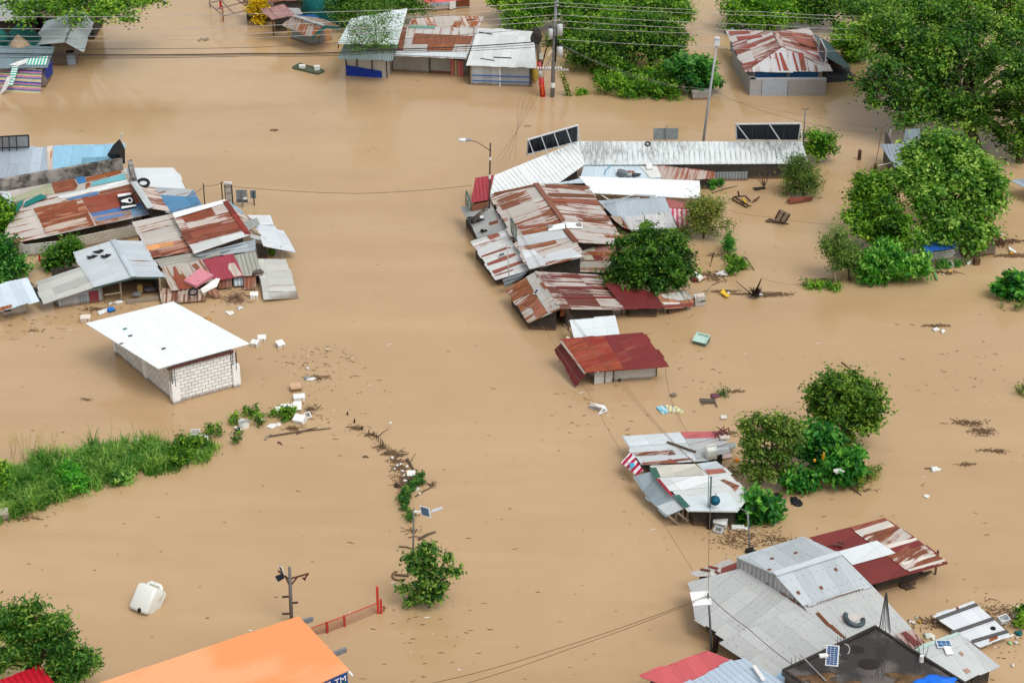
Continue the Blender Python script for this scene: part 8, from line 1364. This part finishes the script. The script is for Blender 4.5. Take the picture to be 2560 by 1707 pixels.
# right-hand water
def frame_thing(name, label, px, bars, m, cat, w=.08, group=None):
    mb = MB(); [mb.bar(at(a, za), at(b_, zb), w) for a, za, b_, zb in bars]; return one(mb, name, m, label, cat, group)
frame_thing('broken_cart', 'broken wooden frame with a yellow piece, upper of two in the right water', None, [(G_(330, 260), .1, G_(460, 335), .05), (G_(350, 240), .35, G_(480, 318), .3), (G_(330, 262), .1, G_(350, 238), .4), (G_(345, 240), .4, G_(452, 232), .35), (G_(385, 190), .9, G_(398, 240), .2), (G_(452, 232), .35, G_(500, 280), .1), (G_(400, 270), .2, G_(445, 300), .15), (G_(460, 335), .05, G_(505, 320), .05), (G_(515, 292), .05, G_(582, 240), .25)], plain((66, 50, 42), .9, .3), 'cart', .09)
flat('yellow_board', [G_(*p) for p in ((415, 250), (435, 250), (470, 288), (450, 292))], .3, plain((206, 170, 40)), 'yellow board inside the broken wooden frame', 'board'); blobs('black_scrap', G_(545, 278), .2, BLK, 'black scrap right of the broken wooden frame', 'scrap', 1, 2)
pw = Plane(at(G_(720, 430), .6), at(G_(865, 405), .9), at(G_(820, 475), .25)); bars = []
t_ = thing('pallet', 'grey slatted pallet propped up in the right water', 'pallet', at(G_(780, 480)))
c00, c10, c01, c11 = at(G_(722, 440), .35), at(G_(822, 475), .2), at(G_(768, 358), 1.3), at(G_(866, 405), 1.15)
mb = MB(); [mb.bar(c00.lerp(c01, k / 5), c10.lerp(c11, k / 5), .13, .05) for k in range(6)]; mb.build('slats', plain((120, 104, 92), .9, .2), t_); mb = MB(); [mb.bar(c00.lerp(c10, f), c01.lerp(c11, f), .1, .1) for f in (.04, .5, .96)]; mb.build('bearer', plain((86, 74, 66), .9, .2), t_)
stick(G_(640, 465), G_(850, 492), 'thick log under the propped pallet', .14); stick(G_(670, 445), G_(760, 480), 'second log under the propped pallet', .1)
mb = MB(); q = [at(G_(*p), z) for p, z in (((862, 250), .6), ((1065, 240), .5), ((1072, 275), .1), ((870, 308), .05))]; mb.slab(q, .04, nrm=Vector((0, -1, .5))); q2 = [at(G_(*p), z) for p, z in (((862, 250), .6), ((870, 308), .05), ((830, 272), .1))]; mb.slab(q2, .04); one(mb, 'floating_red_sheet', tin((150, 82, 72), .3), 'long red-brown sheet box floating under the fine-leaved bush', 'sheet'); stick(G_(860, 245), G_(1165, 248), 'thin dark pole along the floating red-brown sheet', .04, .6, .1)
flat('black_tray', [G_(*p) for p in ((520, 155), (605, 148), (648, 158), (545, 178))], .08, plain((54, 52, 50)), 'black tray floating at the foot of the leafless shrub', 'tray'); stick(G_(150, 205), G_(375, 140), 'long thin stick below the grey wall of the ribbed market', .05); stick(G_(448, 790), G_(535, 915), 'leaning dark stick right of the vine mound', .06, .5, .0)
stick(G_(165, 750), G_(130, 880), 'upright dark post at the left of the vine mound', .07, 1.0, .0); twigs('twig_mat', G_(180, 775), 'grey twig mat beside the vine mound', 40, .5, .18, (120, 108, 96), .015, 4, .06)
twigs('rubbish_raft', V(1150, 330), 'brown raft of branches and rubbish right of the round tree', 130, .9, .45, (110, 92, 80), .03, 8, .12); flat('foam_tube', [V(*p) for p in ((860, 270), (910, 255), (1030, 335), (965, 378))], .35, plain((236, 240, 230)), 'white rolled sheet on the rubbish raft beside the round tree', 'sheet', None, .2); blobs('red_cloth', V(920, 415), .3, plain((110, 24, 30)), 'dark red cloth on the rubbish raft', 'cloth', 2, 3, .1, sp=.25); blobs('pink_cloth', V(1010, 395), .22, plain((214, 170, 160)), 'pink cloth on the rubbish raft', 'cloth', 2, 4, .15, sp=.2); blobs('white_bag', V(1370, 305), .3, plain((226, 222, 224)), 'white bags at the right end of the rubbish raft', 'bag', 3, 5, .1, sp=.25)
t_ = thing('white_crate', 'pale grey crate with black figures on its side at the tip of the red roof', 'crate', at(V(985, 820))); q = [at(V(*p), z) for p, z in (((905, 825), .02), ((1072, 800), .02), ((1065, 655), .85), ((903, 680), .8))]; mb = MB(); mb.slab(q, .35, nrm=Vector((0, -1, .1))); mb.build('body', plain((214, 214, 214), .6, .05), t_); text_mesh('TS 0800', .2, sum(q, Vector()) / 4 + Vector((.05, -.05, 0)), q[1] - q[0], (0, 0, 1), BLK, t_)
flat('pink_foam', [V(*p) for p in ((920, 640), (1035, 615), (1045, 640), (945, 672))], .9, plain((232, 206, 190)), 'cream foam strips on top of the pale crate', 'foam'); stick(V(1075, 630), V(1170, 480), 'pale stick leaning up from the crate', .04, .7, .1, WOODL); stick(V(1170, 480), V(1420, 385), 'thin pole floating between the crate and the vines', .03)
flat('yellow_bag', [V(*p) for p in ((1310, 590), (1365, 530), (1415, 610), (1470, 645), (1410, 660))], .2, plain((240, 196, 50)), 'yellow and white sack spread on the floating twigs', 'sack'); blobs('white_bag', V(1440, 640), .2, FOAM, 'white end of the yellow sack', 'bag', 1, 2, .15)
twigs('twig_mat', V(1370, 580), 'dark twigs around the yellow sack', 60, .6, .15, (84, 72, 64), .02, 14, .06, ang=-.2); twigs('twig_mat', V(1650, 625), 'thin line of twigs between the sack and the stump', 60, .8, .06, (96, 84, 74), .02, 15, .05, ang=-.1); twigs('twig_mat', V(2120, 630), 'grey twig raft right of the upturned root', 150, .8, .2, (110, 98, 88), .02, 16, .06, ang=-.2)
t_ = thing('upturned_root', 'upturned dark root with one branch pointing up', 'root', at(V(1870, 640))); mb = MB(); rr = random.Random(5)
for _ in range(46): a = rr.uniform(0, 6.28); mb.tube([at(V(1870, 640), .1), at(V(1870, 640), .3) + Vector((math.cos(a) * .3, math.sin(a) * .2, rr.uniform(-.1, .5))), at(V(1870, 640), .2) + Vector((math.cos(a) * .5, math.sin(a) * .35, rr.uniform(-.1, .7)))], [.05, .03, .01], 5)
mb.build('root', plain((52, 42, 38)), t_); mb = MB(); mb.tube([at(V(1890, 590), .2), at(V(1985, 365), 1.5)], [.09, .03], 7); mb.tube([at(V(1840, 640), .2), at(V(1560, 405), .3)], [.05, .02], 6); mb.build('branch', plain((60, 46, 40)), t_)
flat('white_bag', [V(*p) for p in ((1915, 600), (1985, 600), (2005, 630), (1930, 640))], .15, FOAM, 'white bag wedged behind the upturned root', 'bag'); twigs('twig_mat', G_(1200, 1010), 'dark brush line at the left foot of the feathery bush', 110, 1.0, .28, (84, 74, 66), .022, 21, .1, ang=.2); stick(G_(1040, 1045), G_(1095, 995), 'dark stick at the left end of the brush line', .06); mb = MB(); mb.bar(at(G_(1288, 1070), 0), at(G_(1275, 935), 1.2), .1); one(mb, 'pale_post', WOODL, 'pale upright board in front of the feathery bush', 'post')
# around the block hut
blobs('pink_bag', R(855, 725), .32, plain((190, 116, 140)), 'pink bag at the corner of the block hut', 'bag', 1, 3, .1); t_ = thing('window_frame', 'white window frame floating in front of the block hut', 'frame', at(R(1140, 640))); q = [at(R(*p), z) for p, z in (((1070, 640), .15), ((1165, 598), .25), ((1200, 690), .1), ((1110, 700), .05))]; mb = MB(); [mb.bar(q[i], q[(i + 1) % 4], .07) for i in range(4)]; mb.build('frame', WHITE, t_); mb = MB(); mb.slab(q, .02); mb.build('pane', plain((60, 62, 66), .3), t_)
blobs('white_bottle', R(1450, 642), .26, FOAM, 'long white bottle drifting before the stub post', 'bottle', 2, 4, .05, sp=.12); flat('yellow_bag', [R(*p) for p in ((1885, 160), (1950, 165), (1965, 210), (1900, 205))], .1, plain((226, 170, 40)), 'upper yellow sack right of the concrete slab', 'sack'); blobs('white_bag', R(1985, 190), .2, FOAM, 'white bag touching the upper yellow sack', 'bag', 1, 2, .08); flat('yellow_bag', [R(*p) for p in ((2110, 420), (2150, 430), (2215, 475), (2130, 478))], .12, plain((226, 170, 40)), 'lower yellow sack at the right edge', 'sack'); flat('white_sheet', [R(*p) for p in ((2105, 360), (2225, 450), (2215, 470), (2110, 420))], .2, FOAM, 'white sheet above the lower yellow sack', 'sheet')
twigs('litter_mat', R(2130, 290), 'upper brown litter mat at the right edge', 90, .8, .2, (98, 78, 66), .03, 31, .05, ang=-.3); twigs('litter_mat', R(2150, 520), 'lower brown litter mat at the right edge', 110, .9, .18, (98, 78, 66), .03, 32, .05, ang=.15); twigs('litter_mat', R(1950, 330), 'brown thatch heap beside the concrete slab', 120, .5, .35, (88, 60, 48), .04, 33, .4); twigs('litter_mat', R(1050, 800), 'wood litter below the weeds of the block hut', 60, .55, .2, (110, 92, 76), .03, 34, .08); blobs('yellow_scrap', R(1140, 785), .16, plain((240, 190, 90)), 'yellow scrap on the wood litter of the block hut', 'scrap', 1, 5); flat('banana_leaf', [R(*p) for p in ((880, 770), (905, 780), (950, 870), (935, 915), (895, 860))], .15, plain((120, 170, 110), .5), 'pale green banana leaf at the corner of the weeds', 'leaf'); blobs('white_bag', R(1035, 835), .15, plain((230, 226, 200)), 'cream scrap beside the banana leaf', 'scrap', 1, 6)
for (p, lab, sd, sx_, sy_, n_) in ((S(860, 180), 'twigs piled behind two white floats in the right water', 41, .6, .12, 60), (S(1120, 970), 'left of two dark litter mats near the right edge', 42, .6, .25, 90), (S(1230, 1040), 'right of two dark litter mats near the right edge', 43, .5, .3, 90), (S(1340, 1200), 'long weed trail below the dark litter mats', 44, .7, .15, 50), (S(1100, 1310), 'small weed scrap left of the long trail', 45, .3, .12, 20), (J(230, 1080), 'dark litter under the left end of the reeds', 46, .5, .2, 30), (O(1100, 960), 'brown brush behind the thin lamp pole', 47, 1.0, .9, 150), (T(1560, 560), 'brown brush beside the floating white roof', 48, 1.2, .7, 160), (T(560, 690), 'brown brush left of the floating white roof', 49, .8, .35, 90), (O(1430, 985), 'brown leaf litter above the big grey roof', 50, .8, .3, 60), (O(1070, 440), 'brown brush between the patched roof and the willowy tree', 51, .6, .5, 70), (N_(1840, 730), 'drifting frond right of the purple cloth', 52, .45, .1, 24), (O(1020, 140), 'twigs at the far corner of the patched roof', 53, .5, .25, 50), (E(860, 1275), 'twigs left of the foam board behind the white roof', 54, .6, .2, 50), (E(330, 1470), 'forked twigs in open water left of the white roof', 55, .35, .12, 14), (I(790, 1170), 'small leafy twig in open water below the white building', 56, .25, .1, 12), (C(130, 1160), 'small twig near the slanting billboard', 57, .2, .1, 8), (B(170, 1200), 'dark leafy twig in the upper open water', 58, .3, .1, 16), (A(1870, 370), 'two leafy tufts drifting under the power lines', 59, .45, .3, 18), (O(2080, 590), 'dark stick and brush below the papaya clump', 60, .6, .15, 30)):
    twigs('drift_litter', p, lab, n_, sx_, sy_, (88, 72, 60), .02, sd, .06)
blobs('white_float', S(850, 215), .3, FOAM, 'left of two white floats in the right water', 'float', 1, 3, .06); blobs('white_float', S(905, 228), .28, FOAM, 'right of two white floats in the right water', 'float', 1, 4, .06); blobs('white_float', S(840, 1355), .3, FOAM, 'white float with a stick through it at the far right', 'float', 1, 5, .06); stick(S(755, 1342), S(890, 1350), 'stick lying through the white float', .04); flat('white_board', [S(*p) for p in ((745, 1565), (765, 1550), (800, 1560), (780, 1580))], .08, FOAM, 'small white board below the white float', 'board'); stick(S(78, 476), S(150, 536), 'short straight stick above the compact round tree', .05); stick(S(140, 1500), S(240, 1560), 'dark stick pointing out from the papaya clump', .05)
for i, (p, n_) in enumerate([((1300, 700), 26), ((1420, 765), 22), ((1520, 880), 24), ((1590, 925), 34), ((1660, 1000), 44), ((1790, 1150), 60), ((1860, 1200), 40), ((1770, 1500), 20), ((1800, 1640), 26)]): twigs('drift_litter', K(*p), ['first', 'second', 'third', 'fourth', 'fifth', 'sixth', 'seventh', 'eighth', 'last'][i] + ' small litter knot down the curved trail to the solar lamp', n_, .3, .2, (88, 72, 60), .02, 70 + i, .05)
LC = [((205, 680), (230, 225, 220)), ((300, 612), (190, 190, 170)), ((345, 680), (230, 170, 50)), ((255, 690), (236, 236, 234)), ((575, 680), (200, 180, 160)), ((480, 890), (220, 226, 210)), ((520, 905), (230, 224, 210)), ((1700, 880), (236, 236, 236)), ((1800, 845), (20, 100, 106)), ((1775, 915), (200, 190, 186)), ((1760, 985), (236, 234, 230)), ((1665, 990), (150, 210, 150)), ((1715, 1315), (236, 230, 224)), ((1780, 460), (236, 226, 196)), ((1780, 660), (220, 200, 176)), ((1745, 600), (236, 236, 230))]
for i, (p, c_) in enumerate(LC): blobs('litter_scrap', T(*p), .14 if i not in (5, 6, 8) else .3, plain(c_), ['pinkish', 'olive', 'yellow', 'white', 'tan', 'green-striped', 'cream', 'white', 'teal', 'greyish', 'white', 'green', 'pale', 'cream', 'tan', 'white'][i] + ' scrap of litter, ' + ['far left by the big roof', 'top of the left cluster', 'brightest of the left cluster', 'widest of the left cluster', 'on the brown brush left of the floating roof', 'sack behind the corner tin roof', 'sack beside the green-striped one', 'at the right tip of the floating roof', 'basin at the right edge', 'below the teal basin', 'below the greyish one', 'bottle in open water', 'alone in the lower right water', 'above the brush at the right edge', 'in the brush at the right edge', 'beside the open crate'][i], 'litter', 1, i, .06)
# the fine scatter nobody could count
mb = MB(); rr = random.Random(12); cl = [(K(930, 60), 130, 50, 150), (K(1000, 400), 200, 120, 150), (N_(500, 900), 150, 90, 90), (N_(1500, 450), 120, 90, 40), (I(300, 480), 130, 45, 110), (S(1200, 500), 120, 130, 70), (L(1900, 1100), 160, 130, 60), (O(1300, 960), 60, 30, 90), (J(300, 1000), 120, 80, 30), (T(1600, 1100), 60, 60, 40), (E(950, 1240), 120, 22, 90)]
def speck(x, y):
    if not (0 < x < 2560 and 0 < y < 1707): return
    c = at((x, y), .012); a = rr.uniform(-.5, .5); l = rr.choice([.05, .07, .09, .16, .24]) * rr.uniform(.5, 1.0); w = rr.uniform(.018, .045); d = Vector((math.cos(a), math.sin(a), 0)); n = Vector((-d.y, d.x, 0)); q = [c - d * l - n * w * .4, c - d * l * .3 + n * w, c + d * l * .6 + n * w * .7, c + d * l, c - n * w]
    mb.poly([p + Vector((0, 0, .01)) for p in q], None, 0 if rr.random() < .93 else 1)
for _ in range(480): speck(rr.uniform(0, 2560), 60 + 1640 * rr.random())
for c_, sx_, sy_, n_ in cl:
    for _ in range(n_ * 2 // 3): speck(rr.gauss(c_[0], sx_ * .5), rr.gauss(c_[1], sy_ * .5))
o = mb.build('floating_scraps', [plain((138, 112, 84), .9, .3), FOAM]); tag(o, 'fine scatter of leaves and scraps drifting over the whole flood', 'floating scraps', kind='stuff')
# long wires near the middle and bottom
def wpx(pts, r, label, group='wires low over the water', col=(120, 100, 80), sag=.1, name='service_wire'): return wire([at(p, z) for p, z in pts], r, name, label, group, col, sag)
wpx([(H(380, 385), 2.2), (H(660, 225), 2.6), (H(925, 170), 2.8), (H(1215, 245), 2.5), ((900, 484), 1.8), ((1180, 464), 2.6)], .018, 'long wire from the left houses to the central lamp pole', col=(90, 80, 66))
for i, dx in enumerate((-12, 0, 12)): wpx([(F_(520 + dx, 380), 3.3), (N_(330 + dx, 60), 3.6), (N_(780 + dx * 2, 640), 3.6), (N_(1180 + dx, 1110), 3.4), (O(880, 482), uz(O(868, 885), O(0, 482)[1]))], .009, ['left', 'middle', 'right'][i] + ' of three wires running over the maroon kiosk to the dish pole', col=(110, 88, 66))
wpx([(O(884, 482), 5.0), (O(866, 1000), 4.6), (ptop and Pq(418, 530), ptop.z)], .016, 'wire hanging from the dish pole to the white-panel pole'); wpx([((1080, 1707), 3.0), ((1380, 1625), 3.6), (Pq(418, 540), ptop.z - .1)], .018, 'upper of two wires crossing the bottom water to the white-panel pole', col=(110, 86, 60)); wpx([((1120, 1720), 2.6), ((1420, 1622), 3.3), (Pq(420, 545), ptop.z - .3)], .016, 'lower of two wires crossing the bottom water', col=(110, 86, 60)); wpx([(Pq(425, 545), ptop.z - .1), (Pq(660, 740), 3.5), (Pq(1000, 1010), 4.0)], .018, 'dark wire sloping across the big grey roof to the black deck', col=(60, 58, 56)); wpx([(N_(60, 130), 1.4), (N_(480, 740), 2.0), (O(180, 300), 2.2), (Pq(325, 392), 2.3)], .012, 'faint long wire from the central houses down to the big grey roof', col=(130, 104, 78)); wpx([((1800, 235), 2.0), (D(0, 1035), 1.6), (D(600, 1180), 1.3), (D(1200, 1232), 1.6)], .014, 'thin wire from the white lamp post to the giant tree'); wpx([(G_(270, 355), 1.4), (G_(680, 425), .9), (G_(1340, 500), 1.2)], .01, 'faint wire passing the propped pallet'); wpx([(N_(1185, 520), 1.2), (N_(1225, 750), .3), (N_(1310, 955), .15), (N_(1400, 1110), 1.0)], .012, 'thin wire dropping from the maroon kiosk into the water', col=(96, 80, 64)); wpx([(V(880, 960), .05), (V(100, 1280), .05)], .012, 'faint rope trailing on the water beside the maroon kiosk', col=(140, 112, 84)); wpx([(V(2000, 370), .9), (G_(950, 1050), .1)], .012, 'thin rope from the upturned root to the vine mat', col=(140, 116, 90))
o, b, t, z = straight(D(320, 1360), D(0, 1005)[1], D(343, 0)[0], .06, 'bare_pole', 'bare grey pole with a small crosspiece at the right end of the ribbed roof', 'pole', plain((116, 122, 126))); mb = MB(); mb.bar(t + Vector((-.3, 0, 0)), t + Vector((.35, 0, .03)), .05); mb.build('crosspiece', plain((110, 104, 100)), o)

for o in list(COL.objects):
    if o.parent is None and 'category' in o and 'kind' not in o: o['kind'] = 'thing'
